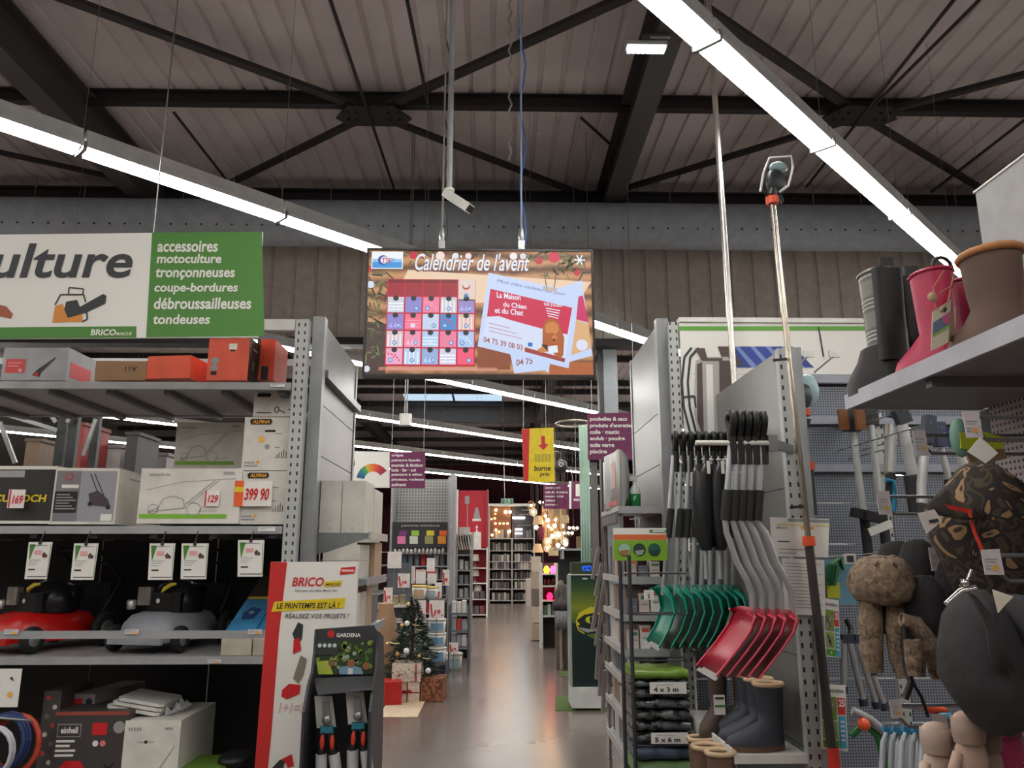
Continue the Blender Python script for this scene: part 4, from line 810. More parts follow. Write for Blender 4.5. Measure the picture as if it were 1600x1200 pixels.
# ============================================================ GONDOLA BEHIND THE TOTEM (left of the aisle)
XG = P(487, 700, 4.72).x; Y0g, Y1g = 4.72, 6.05; ztg = P(490, 496, Y0g).z
t = thing('gondola_end', 'tall glossy grey metal gondola side on the totem side of the aisle', 'shelving', (XG-.02, Y0g, 0))
obj('corner_post', MB().box(XG-.03, XG+.045, Y0g-.02, Y0g+.06, 0, ztg), M((142, 144, 146), .4, .3), t)
obj('corner_post', MB().box(XG-.03, XG+.02, Y1g-.06, Y1g, 0, ztg), M((142, 144, 146), .4, .3), t)
GP = M((124, 124, 121), .34, .2, bump=.08, sc=2)
hs = [0, .5, 1.0, 1.42, 1.8, 2.18, 2.56, ztg-.01]
hs = [0, .5, 1.0, 1.5]+[PX(500, y, XG+.02).z for y in (690, 624, 565)][0:0]+[1.88, 2.2, 2.52, ztg-.002]
for a_, b_ in zip(hs, hs[1:]): obj('metal_panel', MB().box(XG-.01, XG+.014, Y0g+.062, Y1g-.062, a_+.003, b_-.003), GP, t)
q = PX(507, 582, XG+.02); obj('panel_ledge', MB().box(XG+.015, XG+.06, Y0g+.08, Y1g-.02, q.z-.05, q.z), GP, t)
# bracket shelves facing the aisle with white cartons
YS0, YS1 = 4.95, 5.75
def zfor(py, Y=YS0): return P(540, py, Y).z
xs = P(576, 835, YS0).x
shz = [zfor(833), zfor(905), 1.15, .75, .3]
for i, z in enumerate(shz):
    o = obj('bracket_shelf', MB().box(XG+.016, xs, YS0, YS1, z-.02, z), STEEL, t)
    obj('bracket', MB().prism([(XG+.016, YS0-.004, z), (xs, YS0-.004, z), (xs, YS0-.004, z-.03), (XG+.2, YS0-.004, z-.07), (XG+.016, YS0-.004, z-.13)], (0, .006, 0)), M((128, 132, 134), .4, .3), t)
    obj('shelf_lip', MB().box(xs, xs+.012, YS0, YS1, z-.04, z+.01), STEEL, t)
WBOX = M((206, 202, 194), .45); TANB = M((190, 160, 130), .6)
def wbox(x0, x1, ya, yb, z0, z1, lb, mat=WBOX, grp='white cartons on the bracket shelves', nm='white_carton'):
    o = obj(nm, MB().box(x0, x1, ya, yb, z0, z1), mat, None, lb, 'box', grp); return o
xm = P(534, 800, YS0).x; zt1 = zfor(751); z = shz[0]+.002
def tape(x0, x1, z0, z1):
    return Face((x0, YS0, z1), (x1-x0, 0, 0), (0, 0, z0-z1))
for x0, x1, ya, lb in ((XG+.018, xm-.004, YS0, 'tall white carton on the top bracket shelf, against the gondola'), (xm, xs-.03, YS0, 'tall white carton on the top bracket shelf, beside the aisle')):
    o = wbox(x0, x1, ya, ya+.36, z, zt1, lb); f = tape(x0, x1, z, zt1); f.rect(.4, 0, .6, .09, M((196, 192, 176), .4, var=0), 1); f.rect(.4, .88, .6, .97, M((196, 192, 176), .4, var=0), 1); f.done(o, 'tape')
wbox(xm, xs-.03, YS0+.38, YS1-.02, z, zt1-.02, 'tall white carton behind the others on the top bracket shelf')
z = shz[1]+.002; zq = zfor(851); zh = zfor(876)
wbox(xm-.12, xs-.05, YS0, YS0+.38, zh+.002, zq, 'flat white carton, upper of two on the second bracket shelf'); wbox(xm-.12, xs-.05, YS0, YS0+.38, z, zh, 'flat white carton, lower of two on the second bracket shelf')
wbox(XG+.05, xm-.125, YS0, YS0+.3, z, zfor(850), 'narrow white carton on the second bracket shelf by the panel'); wbox(xs-.14, xs-.02, YS0+.42, YS1-.05, z, zfor(846), 'tan carton farther along the second bracket shelf', TANB)
for i, z in enumerate(shz[2:]):
    for j in range(3):
        h_ = (.22, .27, .18)[(i+j) % 3]; y = YS0+.01+j*.26
        wbox(XG+.06, xs-.04, y, y+.24, z+.002, z+h_, ['first', 'second', 'third'][j]+' carton from the near end of the '+['third', 'fourth', 'lowest'][i]+' bracket shelf', (WBOX, TANB, M((110, 112, 116), .5))[(i*2+j) % 3])
for k, (y, zc) in enumerate(((YS0+.1, shz[1]-.12), (YS0+.35, shz[1]-.12))):
    mb = MB(); mb.lathe((xs-.16, y, zc-.12), [(0, 0), (.06, .0), (.07, .05), (.06, .1), (0, .11)], 14); obj('round_fitting', mb, M((60, 62, 66), .4), None, ('dark round fitting under the second bracket shelf, near one', 'dark round fitting under the second bracket shelf, far one')[k], 'fitting')
# ============================================================ RIGHT SIDE: back plane with poster and pegboards
YP = 4.7; XP0 = P(1050, 600, YP).x; ztp = P(1060, 504, YP).z; XP1 = 4.6
t = thing('gondola_wall', 'long grey pegboard gondola wall with a poster header, behind the snow shovels', 'shelving', (2.4, YP, 0))
def slotpost(x, y, z1, t, nm='slotted_post'):
    mb = MB(Matrix.Translation((x, y, 0))); mb.box(-.03, .03, -.012, .03, 0, z1); o = obj(nm, mb, SLOT, t); d = V((x, y, 0))-V(t.location); o.data.transform(Matrix.Translation(-d)); o.location = d; return o
slotpost(P(1055, 600, YP).x, YP, ztp, t)
for x in (2.35, 3.35, 4.35): slotpost(x, YP+.012, ztp, t)
obj('top_cap', MB().box(XP0+.06, XP1, YP-.02, YP+.06, ztp, ztp+.03), WHITE, t)
zp = lambda py: P(1400, py, YP).z
rows = [580, 604, 668, 742, 786, 850, 920, 990, 1060, 1130, 1200]
zz = [zp(y) for y in rows]+[.35]
xpan = P(1240, 700, YP).x
for i in range(1, len(zz)-1):
    for (x0, x1) in ((XP0+.07, 2.31), (2.39, 3.31), (3.39, XP1)): obj('pegboard_panel', MB().box(x0, x1, YP+.006, YP+.024, zz[i+1]+.003, zz[i]-.003), PEG, t)
for py in (600, 664, 738): obj('panel_rail', MB().box(P(1236, 650, YP).x, XP1, YP-.03, YP+.004, zp(py), zp(py-12)), M((146, 150, 160), .4, .1), t)
# poster header
o = obj('poster', MB().box(XP0+.06, XP1, YP-.012, YP+.004, zp(586), ztp-.004), PWHITE, t)
o2 = obj('poster', MB().box(XP0+.06, P(1215, 650, YP).x, YP-.012, YP+.004, zp(760), zp(586)-.002), PWHITE, t)
f = Face.px(1060, 505, 1600, 765, YP-.012); fu = lambda x: (x-1060)/540; fv = lambda y: (y-505)/260
f.rect(0, fv(510), 1, fv(517), M((96, 158, 60), .5, var=0), 1)
SL = M((170, 168, 166), .4, var=0); SB = M((84, 70, 64), .5, var=0); BL = M((50, 72, 150), .5, var=0); BL2 = M((120, 140, 196), .5, var=0)
q_ = lambda pts: [(fu(x), fv(y)) for x, y in pts]
f.poly(q_([(1120, 543), (1236, 543), (1268, 577), (1140, 577)]), BL, 1)
for k in range(4): f.poly(q_([(1146+k*24, 543), (1153+k*24, 543), (1182+k*24, 577), (1172+k*24, 577)]), BL2, 2)
f.poly(q_([(1120, 543), (1140, 543), (1160, 575), (1130, 572)]), SB, 2)
f.poly(q_([(1086, 566), (1101, 560), (1136, 560), (1146, 580), (1152, 660), (1140, 700), (1092, 700), (1084, 650)]), SL, 3); f.poly(q_([(1102, 572), (1112, 572), (1114, 690), (1104, 690)]), PWHITE, 4); f.poly(q_([(1122, 566), (1138, 566), (1148, 640), (1142, 694), (1122, 694)]), SB, 4); f.poly(q_([(1088, 572), (1096, 568), (1098, 690), (1088, 660)]), SB, 4)
f.poly(q_([(1085, 546), (1100, 546), (1104, 562), (1128, 562), (1126, 566), (1096, 566)]), SB, 5)
for dx in (0, 9): f.line(q_([(1080+dx*1.2, 545), (1069+dx, 560), (1065+dx, 600), (1068+dx, 640), (1080+dx, 690)]), .014, DK, 3)
f.line(q_([(1066, 624), (1084, 622), (1086, 640)]), .012, DK, 5); f.line(q_([(1277, 512), (1283, 560)]), .01, DK, 3)
f.done(t, 'poster_print')
# near bay side: the gondola panel carrying the snow shovels
XS = PX(1215, 548, 1.35).x; Ya, Yb = PX(1215, 552, XS).y, YP-.035; zts = PX(1214, 548, XS).z
t = thing('gondola_end', 'tall grey metal gondola side carrying the snow shovels', 'shelving', (XS+.02, Ya, 0))
slotpost(XS+.015, Ya-.035, zts, t, 'corner_post')
obj('corner_post', MB().box(XS+.046, XS+.09, Ya-.06, Ya-.01, 0, zts), M((150, 152, 154), .4, .3), t)
hs = [.0, .4, .78, 1.16, 1.52, 1.9, zts-.001]
for a_, b_ in zip(hs, hs[1:]): obj('metal_panel', MB().box(XS, XS+.02, Ya-.015, Yb, a_+.003, b_-.003), GP, t)
# far gondola on the right of the aisle
XD = PX(1039, 520, 1.0).x; Yd0 = P(1000, 600, 4.78).y; Yd1 = Yd0+1.15; xd = P(1040, 600, Yd0).x; ztd = P(1035, 498, Yd0).z
t = thing('gondola_end', 'tall glossy grey metal gondola side beyond the poster wall', 'shelving', (xd, Yd0, 0))
obj('corner_post', MB().box(xd-.045, xd+.03, Yd0-.01, Yd0+.06, 0, ztd), M((142, 144, 146), .4, .3), t); obj('corner_post', MB().box(xd-.02, xd+.03, Yd1-.05, Yd1, 0, ztd), M((142, 144, 146), .4, .3), t)
hs = [0, .5, 1.0, 1.45, 1.83, 2.16, 2.49, ztd-.002]
for a_, b_ in zip(hs, hs[1:]): obj('metal_panel', MB().box(xd-.014, xd+.01, Yd0+.062, Yd1-.052, a_+.003, b_-.003), GP, t)
# ------------------------------------------------------------ snow shovels
YV = Ya-.26; q = P(1087, 692, YV); xr_ = XS
t = thing('hanging_rail', 'white steel arm holding the pink snow shovels by their grips', 'rail', (q.x, YV, q.z))
obj('arm', MB().tube([(q.x, YV, q.z), (P(1200, 690, YV).x, YV, q.z)], .011, 10), WHITE, t); obj('mounting_plate', MB().box(P(1200, 690, YV).x, P(1214, 690, YV).x, YV-.01, YV+.01, q.z-.035, q.z+.035).bar((P(1208, 690, YV).x, YV+.01, q.z), (XS+.012, Ya-.05, q.z), .02, .04), GALV, t)
zr = q.z
AL = M((176, 178, 180), .35, .5)
def dgrip(mb, x, y, z, w=.055, h=.1):
    mb.tube([(x, y, z-.02), (x, y-w*.7, z+h*.35), (x, y-w, z+h*.75), (x, y-w*.7, z+h), (x, y, z+h*1.05), (x, y+w*.7, z+h), (x, y+w, z+h*.75), (x, y+w*.7, z+h*.35), (x, y, z-.02)], .016, 8)
def snow(px_, lb, grp, col, prof_shaft, blade, Y, zr, first=None, yw=.19, e=None):
    pass
def shovel(lb, grp, col, x, Y, ztop, shaft, blade, wid, edge, grips, curl=.03):
    """shaft, blade: (dx, dz) polylines in the X-Z plane; blade is swept along Y"""
    t = thing('snow_shovel', lb, 'snow shovel', (x, Y, ztop), 0, grp); A = lambda q, y=0: (x+q[0], Y+y, ztop+q[1])
    mb = MB(); dgrip(mb, x, Y, ztop-.045, .042, .08); mb.tube([A((0, -.05)), A((0, -.18))], .019, 10); obj('d_grip', mb, BLACK, t)
    obj('shaft', MB().tube([A(p) for p in shaft], .0135, 8), AL, t)
    for g0, g1 in grips: obj('foam_sleeve', MB().tube([A(g0), A(g1)], .021, 10), M((36, 35, 36), .8), t)
    g = []; n_ = len(blade)
    for i, p in enumerate(blade):
        d = blade[min(i+1, n_-1)][0]-blade[max(i-1, 0)][0], blade[min(i+1, n_-1)][1]-blade[max(i-1, 0)][1]; L_ = math.hypot(*d); nx, nz = -d[1]/L_, d[0]/L_
        row = []
        for j in range(11):
            v = (j-5)/5; k = 1-.0*(1-i/n_); cv = curl*(abs(v)**4)*(1.2-i/n_); hw = wid/2*(.82 if i == 0 else .95 if i == 1 else 1)
            row.append(V(A((p[0]-nx*cv, p[1]-nz*cv), v*hw)))
        g.append(row)
    obj('blade', MB().sheet(g, (.004, 0, .001)), col, t)
    for j in (0, 10): obj('blade_rim', MB().tube([r[j]+V((-.002, 0, 0)) for r in g], .0045, 5), RIM[col.name], t)
    if edge:
        a_, b_ = blade[-1], blade[-2]; d = V((a_[0]-b_[0], 0, a_[1]-b_[1])).normalized(); c0 = V(A(a_, -wid/2*.98)); c1 = V(A(a_, wid/2*.98))
        obj('wear_strip', MB().prism([c0-d*.012, c1-d*.012, c1+d*.014, c0+d*.014], (-.004, 0, 0)), M((120, 118, 114), .5), t)
    return t
PINK = M((164, 24, 48), .35, var=.06); TEAL = M((10, 128, 106), .35, var=.06); RIM = {PINK.name: M((214, 70, 96), .35), TEAL.name: M((40, 158, 134), .35)}
sc = YV/1225*1.02
def off(x0, y0, pts, Y=YV):
    b0 = P(x0, y0, Y); return [((P(x, y, Y).x-b0.x), (P(x, y, Y).z-b0.z)) for x, y in pts]
names5 = ['pink snow shovel with bent grey shaft, outermost on the arm', 'pink snow shovel with bent grey shaft, second from the arm tip', 'pink snow shovel with bent grey shaft, middle of the five', 'pink snow shovel with bent grey shaft, fourth from the arm tip', 'pink snow shovel with bent grey shaft, nearest the metal panel']
sh = off(1143, 660, [(1143, 690), (1134, 814), (1136, 832), (1153, 880), (1168, 907), (1176, 928), (1177, 962)]); bl = off(1143, 660, [(1166, 948), (1174, 962), (1164, 985), (1140, 1015), (1108, 1051)])
gr = [off(1143, 660, [(1139, 762), (1134, 812)])]; gr = [(g[0], (sh[1][0], g[1][1]-.12)) for g in gr]
gr = [(off(1143, 660, [(1138, 766)])[0], off(1143, 660, [(1134, 813)])[0])]
zt_ = P(1143, 660, YV).z
for i, px_ in enumerate((1143, 1155, 1167, 1179, 1193)):
    x = P(px_, 672, YV).x
    shovel(names5[i], 'pink snow shovels on the white arm', PINK, x, YV-.02*0+(.004*i), zt_, [(a_+i*.008, b_) if k > 1 else (a_, b_) for k, (a_, b_) in enumerate(sh)], [(a_+i*.008, b_-i*.003) for a_, b_ in bl], .3, i == 0, gr, .03)
YQ = 4.42; zt_ = P(1060, 688, YQ).z
q0 = P(1052, 700, YQ); t = thing('hanging_rail', 'white wire arm holding the row of green snow shovels', 'rail', (q0.x, YQ, q0.z)); obj('arm', MB().tube([(P(1062, 718, YQ).x, YQ, P(1062, 718, YQ).z), (XS-.004, YQ, P(1062, 718, YQ).z)], .007, 8), WHITE, t); obj('arm_tip', MB().tube([(P(1062, 718, YQ).x, YQ, P(1062, 718, YQ).z), (P(1062, 718, YQ).x, YQ-.04, P(1062, 726, YQ).z)], .007, 8), WHITE, t)
sh = off(1060, 688, [(1058, 712), (1044, 905), (1042, 930)], YQ); bl = off(1060, 688, [(1040, 914), (1053, 930), (1056, 955), (1044, 985), (1028, 1008)], YQ); gr = [(off(1060, 688, [(1054, 795)], YQ)[0], off(1060, 688, [(1049, 840)], YQ)[0])]
gx = [1055, 1067, 1079, 1091, 1103, 1115, 1126, 1137, 1148]; bx = [0, 17, 28, 41, 53, 65, 76, 88, 98]
for i, px_ in enumerate(gx):
    x = P(px_, 700, YQ).x; d0 = P(1055+bx[i]*1.12, 950, YQ).x-P(1055, 950, YQ).x-(x-P(1055, 700, YQ).x)
    shovel('green snow shovel, '+ORD[i]+' from the outer end of the row', 'green snow shovels in a row', TEAL, x, YQ-.0+.002*i, zt_, [(a_+d0*(k > 0), b_) for k, (a_, b_) in enumerate(sh)], [(a_+d0, b_) for a_, b_ in bl], .34, True, [((g0[0]+d0*.5, g0[1]), (g1[0]+d0*.75, g1[1])) for g0, g1 in gr], .03)
# black shovels hanging blade up between them
YK = 4.2
for i, (px_, lb) in enumerate([(1100, 'black snow shovel hung blade up, outer of two'), (1122, 'black snow shovel hung blade up, inner of two')]):
    t = thing('snow_shovel', lb, 'snow shovel', P(px_, 725, YK), 0, 'black snow shovels hung blade up'); g = []
    for a_, (dx0, dx1, py) in enumerate([(-14, 12, 726), (-18, 17, 740), (-19, 19, 780), (-14, 18, 830), (-8, 16, 852), (-4, 12, 860)]):
        p0, p1 = P(px_+dx0, py, YK), P(px_+dx1, py, YK); g.append([p0.lerp(p1, j/6)+V((0, -.05*(1-((j-3)/3)**2), 0)) for j in range(7)])
    obj('blade', MB().sheet(g, (0, .006, 0)), M((26, 26, 28), .3), t)
    obj('shaft', MB().tube([P(px_+2, 846, YK), P(px_+4, 905, YK)], .012, 8), AL, t)
    obj('tag', MB().box(P(px_, 735, YK).x, P(px_+5, 735, YK).x, YK-.062, YK-.058, P(px_, 742, YK).z, P(px_, 722, YK).z), WHITE, t)
q = P(1090, 738, YK-.02); obj('wire_rail', MB().tube([(q.x, YK-.02, q.z), (XS-.003, YK-.02, q.z)], .005, 6), WHITE, None, 'thin white wire arm carrying the black snow shovels', 'rail')
# ------------------------------------------------------------ boot shelf on the panel
XB0 = PX(1145, 1188, 1.0).x
zb_ = P(1146, 1181, Ya-.03).z; xs0 = P(1146, 1181, Ya-.03).x
t = thing('wall_shelf', 'white metal bracket shelf with ankle boots on the gondola side', 'shelf', ((xs0+XS)/2, Ya, zb_-.03))
obj('shelf_board', MB().box(xs0, XS-.004, Ya-.03, Yb-.1, zb_-.02, zb_), M((206, 204, 200), .4), t)
obj('shelf_lip', MB().box(xs0-.01, xs0-.001, Ya-.03, Yb-.1, zb_-.03, zb_+.03), WHITE, t); obj('front_lip', MB().box(xs0, XS-.004, Ya-.04, Ya-.031, zb_-.03, zb_+.006), WHITE, t)
zb2 = .32; obj('shelf_board', MB().box(xs0, XS-.004, Ya-.03, Yb-.1, zb2-.02, zb2), M((206, 204, 200), .4), t)
def bootmesh(h, L, w, shaft, collar=.012, toe=.055):
    mb = MB(); R_ = []
    for z, b, fr_, hw in ((.012, -.05, L-.05, w*.5), (.03, -.052, L-.045, w*.52), (toe, -.05, L-.06, w*.48), (toe+.03, -.048, L*.5, w*.42), (toe+.06, -.045, shaft*.85, w*.38), (h*.6, -.05, shaft*.9, w*.42), (h, -.055, shaft, w*.46)):
        R_.append([((b+fr_)/2+(fr_-b)/2*math.cos(a_*math.pi/7), hw*math.sin(a_*math.pi/7), z) for a_ in range(14)])
    return mb, R_
def boot(name, lb, cat, loc, rz, h, L, w, shaft, mb_, ms, mc, grp=None, mat2=None, toe=.055, extras=None):
    t = thing(name, lb, cat, (0, 0, 0), 0, grp); mb, R_ = bootmesh(h, L, w, shaft, toe=toe); mb.loft(R_[:-1]+[R_[-1]], False)
    inner = [[((v[0]-R_[-1][0][0])*1+R_[-1][0][0], v[1], v[2]) for v in R_[-1]]]
    cx = sum(v[0] for v in R_[-1])/14; inn = [(cx+(v[0]-cx)*.88, v[1]*.88, v[2]) for v in R_[-1]]; low = [(cx+(v[0]-cx)*.8, v[1]*.8, h-.09) for v in R_[-1]]
    mb.loft([R_[-1], inn, low], False); mb.add(low, [tuple(range(14))])
    obj('upper', mb, mb_, t)
    so = MB(); so.loft([[(v[0]*1.02, v[1]*1.06, z) for v in R_[0]] for z in (0, .02)]); obj('sole', so, ms, t)
    co = MB(); n_ = 14; co.tube([(cx+(R_[-1][k % n_][0]-cx)*1.0, R_[-1][k % n_][1], h) for k in range(n_+1)], .011 if mc else .006, 6, False); obj('collar', co, mc or mb_, t)
    if extras: extras(t, cx, h, w, shaft)
    t.location = loc; t.rotation_euler = (0, 0, rz); return t
NAVY = M((52, 56, 66), .6); BRN = M((72, 58, 52), .7); SOLE = M((96, 70, 48), .6); CREAM = M((198, 170, 138), .8)
for i, (px_, py, Y, lb) in enumerate([(1212, 1168, Ya+.06, 'dark blue ankle boot with beige collar, frontmost on the bracket shelf'), (1196, 1150, Ya+.2, 'dark blue ankle boot with beige collar, second on the bracket shelf'), (1178, 1135, Ya+.34, 'dark blue ankle boot with beige collar, third on the bracket shelf'), (1172, 1122, Ya+.48, 'dark blue ankle boot with beige collar, rearmost on the bracket shelf')]):
    boot('ankle_boot', lb, 'boot', (min(P(px_, py, Y).x, XS-.075), Y+.02, zb_+.002), math.pi*1.0+.12, .27, .27, .11, .075, NAVY, SOLE, CREAM, 'dark blue ankle boots') if 1 else 0
xs1 = XS
for i, (dx, dy, lb) in enumerate([(.07, .42, 'tall brown boot with a white tag, outer one at the back of the shelf'), (.21, .5, 'tall brown boot beside the tagged one at the back of the shelf')]):
    boot('ankle_boot', lb, 'boot', (xs0+dx, Ya+dy, zb_+.002), math.pi+.9, .3, .24, .1, .06, BRN, BRN, None, 'brown boots')
q = P(1124, 1100, Ya+.3); 
a_, b_ = P(1115, 1086, Ya+.3), P(1134, 1117, Ya+.3); o = obj('boot_tag', MB().box(a_.x, b_.x, Ya+.3, Ya+.303, b_.z, a_.z), PWHITE, None, 'white and green tag on the tall brown boot', 'tag'); f = Face(a_, (b_.x-a_.x, 0, 0), (0, 0, b_.z-a_.z)); f.rect(.1, .1, .9, .22, DK, 1); f.rect(.05, .5, .95, .62, GREEN, 1); f.done(o)
for i, (px_, py, Y, lb) in enumerate([(1100, 1190, Ya+.1, 'brown boot with tan fur lining on the floor shelf, inner one'), (1122, 1200, Ya, 'brown boot with tan fur lining on the floor shelf, front one'), (1092, 1176, Ya+.3, 'brown boot with tan fur lining on the floor shelf, rear one')]):
    p_ = P(px_, py, Y); boot('ankle_boot', lb, 'boot', (p_.x+.02, Y, zb2+.002), math.pi+.2, max(.2, p_.z-zb2+.06), .24, .11, .07, M((100, 76, 62), .8), BRN, CREAM, 'lined brown boots')
# ------------------------------------------------------------ wire stand with folded covers
YW = 4.15
t = thing('wire_stand', 'black wire display stand holding folded plastic covers', 'stand', (P(1030, 1150, YW).x, YW, 0))
for x0, y0, x1, y1, Y in ((963, 880, 984, 1200, YW+.12), (979, 868, 997, 1200, YW)):
    a_, b_ = P(x0, y0, Y), P(x1, y1, Y); x = (a_.x+b_.x)/2; obj('post', MB().tube([(x, Y, 0), (x, Y, a_.z)], .01, 8), M((52, 54, 62), .4), t)
px0w, px1w = P(990, 1100, YW).x, P(1080, 1100, YW).x
for py in (896, 960, 1032, 1165): z = P(1030, py, YW).z; obj('wire_basket', MB().tube([(px0w-.01, YW, z), (px1w, YW, z)], .004, 5).tube([(px0w-.01, YW+.12, z), (px0w-.01, YW, z)], .004, 5).tube([(px0w-.01, YW+.12, z), (px1w, YW+.12, z)], .004, 5), M((52, 54, 62), .4), t)
zs_ = [(1058, 1088, (96, 128, 40)), (1088, 1116, None), (1116, 1130, None), (1130, 1165, None), (1168, 1200, (70, 84, 110))]
covers = [(1046, 1062, 'clear bag with green insert, topmost of the folded covers'), (1063, 1074, 'dark folded film cover, behind the upper size card'), (1075, 1091, 'dark folded film cover below the upper size card'), (1092, 1108, 'dark folded film cover with green tint'), (1109, 1126, 'dark folded film cover, above the lower size card'), (1127, 1143, 'shiny folded film cover touching the lower size card'), (1144, 1162, 'folded film cover behind the lower size card'), (1168, 1188, 'blue grey folded cover below the lower size card'), (1190, 1215, 'green folded cover at the bottom of the stand')]
rr = random.Random(11)
for i, (y0, y1, lb) in enumerate(covers):
    z1, z0 = P(1030, y0, YW+.02).z, P(1030, y1, YW+.02).z; g = []
    mb = MB(); n_ = 9; xa, xb_ = px0w+.01, px1w-.0
    for k in range(n_+1):
        x = xa+(xb_-xa)*k/n_; dz = rr.uniform(-.005, .006); dy = rr.uniform(0, .025); h_ = (z1-z0)*.96
        g.append([(x, YW+.02+dy, z0+.002), (x, YW+.01+dy, z0+h_*.45), (x, YW+.025+dy, z0+h_*.9+dz), (x, YW+.3, z0+h_*.92+dz), (x, YW+.3, z0+.002)])
    mb.loft(g); m_ = FILM if i not in (0, 7, 8) else (M((110, 140, 50), .3), 0, 0, 0, 0, 0, 0, M((70, 82, 104), .4), M((110, 140, 90), .5))[i]
    obj('folded_cover', mb, m_, None, lb, 'cover', 'folded covers on the wire stand')
for (x0, y0, x1, y1, s_, lb) in ((1015, 1066, 1073, 1084, '4 x 3 m', 'white size card reading four by three metres'), (1017, 1145, 1076, 1162, '5 x 6 m', 'white size card reading five by six metres'), (1006, 922, 1022, 937, '2', 'small white card with the digit two')):
    a_, b_ = P(x0, y0, YW-.012), P(x1, y1, YW-.012); o = obj('size_card', MB().box(a_.x, b_.x, YW-.012, YW-.009, b_.z, a_.z), PWHITE, None, lb, 'card'); f = Face(a_, (b_.x-a_.x, 0, 0), (0, 0, b_.z-a_.z)); f.text(s_, *((.1, .42, .78, .85) if len(s_) > 2 else (.35, .4, .6, .85)), INK, 1, .03); f.rect(.15, .2, .65, .25, PGREY, 1); f.done(o)
a_, b_ = P(958, 825, 4.3), P(1043, 876, 4.3); t = thing('hanging_sign', 'green and orange product board with three round pictures', 'sign', ((a_.x+b_.x)/2, 4.3, b_.z)); obj('panel', MB().box(a_.x, b_.x, 4.3, 4.306, b_.z, a_.z), PWHITE, t)
f = Face(a_, (b_.x-a_.x, 0, 0), (0, 0, b_.z-a_.z)); f.rect(0, .2, 1, .37, M((214, 110, 60), .5, var=0), 1); f.rect(0, .38, 1, 1, M((122, 172, 40), .5, var=0), 1); f.rect(.68, .05, 1, .14, GREEN, 1); f.rect(.74, .07, .97, .12, PWHITE, 2)
for cx_, c1, c2 in ((.2, (150, 190, 170), (160, 110, 60)), (.48, (40, 60, 54), (150, 160, 150)), (.76, (30, 90, 76), (20, 60, 54))): f.disc(cx_, .67, .12, INK, 2); f.disc(cx_, .66, .112, M(c1, .5, var=0), 3); f.poly([(cx_-.09, .7), (cx_+.09, .66), (cx_+.05, .82), (cx_-.06, .84)], M(c2, .5, var=0), 4)
f.done(t); obj('hook_wire', MB().tube([((a_.x+b_.x)/2, 4.305, a_.z), ((a_.x+b_.x)/2, 4.305, a_.z+.05), ((a_.x+b_.x)/2, 4.6, a_.z+.06)], .003, 4), GALV, t)
# ------------------------------------------------------------ end shelving facing the aisle
Ye0, Ye1 = 4.95, 5.75; xe0 = P(966, 790, Ye0).x; xe1 = xd-.016
zE = lambda py: P(966, py, Ye0).z
t = thing('end_shelving', 'light grey end shelving facing the aisle beside the kiosk', 'shelving', ((xe0+xe1)/2, Ye0, 0))
el = [792, 902, 960, 1015, 1062, 1120, 1182]
for i, py in enumerate(el):
    z = zE(py); obj('shelf_board', MB().box(xe0+.01, xe1, Ye0, Ye1, z-.02, z), M((176, 178, 178), .4, .2), t); obj('shelf_lip', MB().box(xe0, xe0+.009, Ye0, Ye1, z-.035, z+.006), M((190, 186, 182), .45), t); obj('front_lip', MB().box(xe0, xe1, Ye0-.009, Ye0-.001, z-.04, z+.004), STEEL, t)
for y in (Ye0+.02, Ye1-.02): obj('post', MB().box(xe0+.012, xe0+.03, y-.012, y+.012, 0, zE(792)-.03), M((130, 122, 118), .5), t)
obj('back_panel', MB().box(xe1-.004, xe1+.0, Ye0+.04, Ye1-.04, .1, zE(795)-.03), DARK, t)
f = Face((xe0-.001, Ye1, zE(798)), (0, -(Ye1-Ye0), 0), (0, 0, -.07)); hb = obj('name_strip', MB().box(xe0-.004, xe0-.0005, Ye0, Ye1, zE(798)-.08, zE(798)-.002), DK, t); f = Face((xe0-.004, Ye1, zE(798)-.002), (0, -(Ye1-Ye0), 0), (0, 0, -.078)); [f.rect(.12+k*.1, .2, .17+k*.1, .85, M((150, 138, 136), .5, var=0), 1) for k in range(8)]; f.done(t)
pal = [(196, 182, 170), (150, 128, 118), (206, 204, 200), (120, 118, 120), (176, 150, 140), (90, 96, 104)]
rr = random.Random(4); cnt = {}
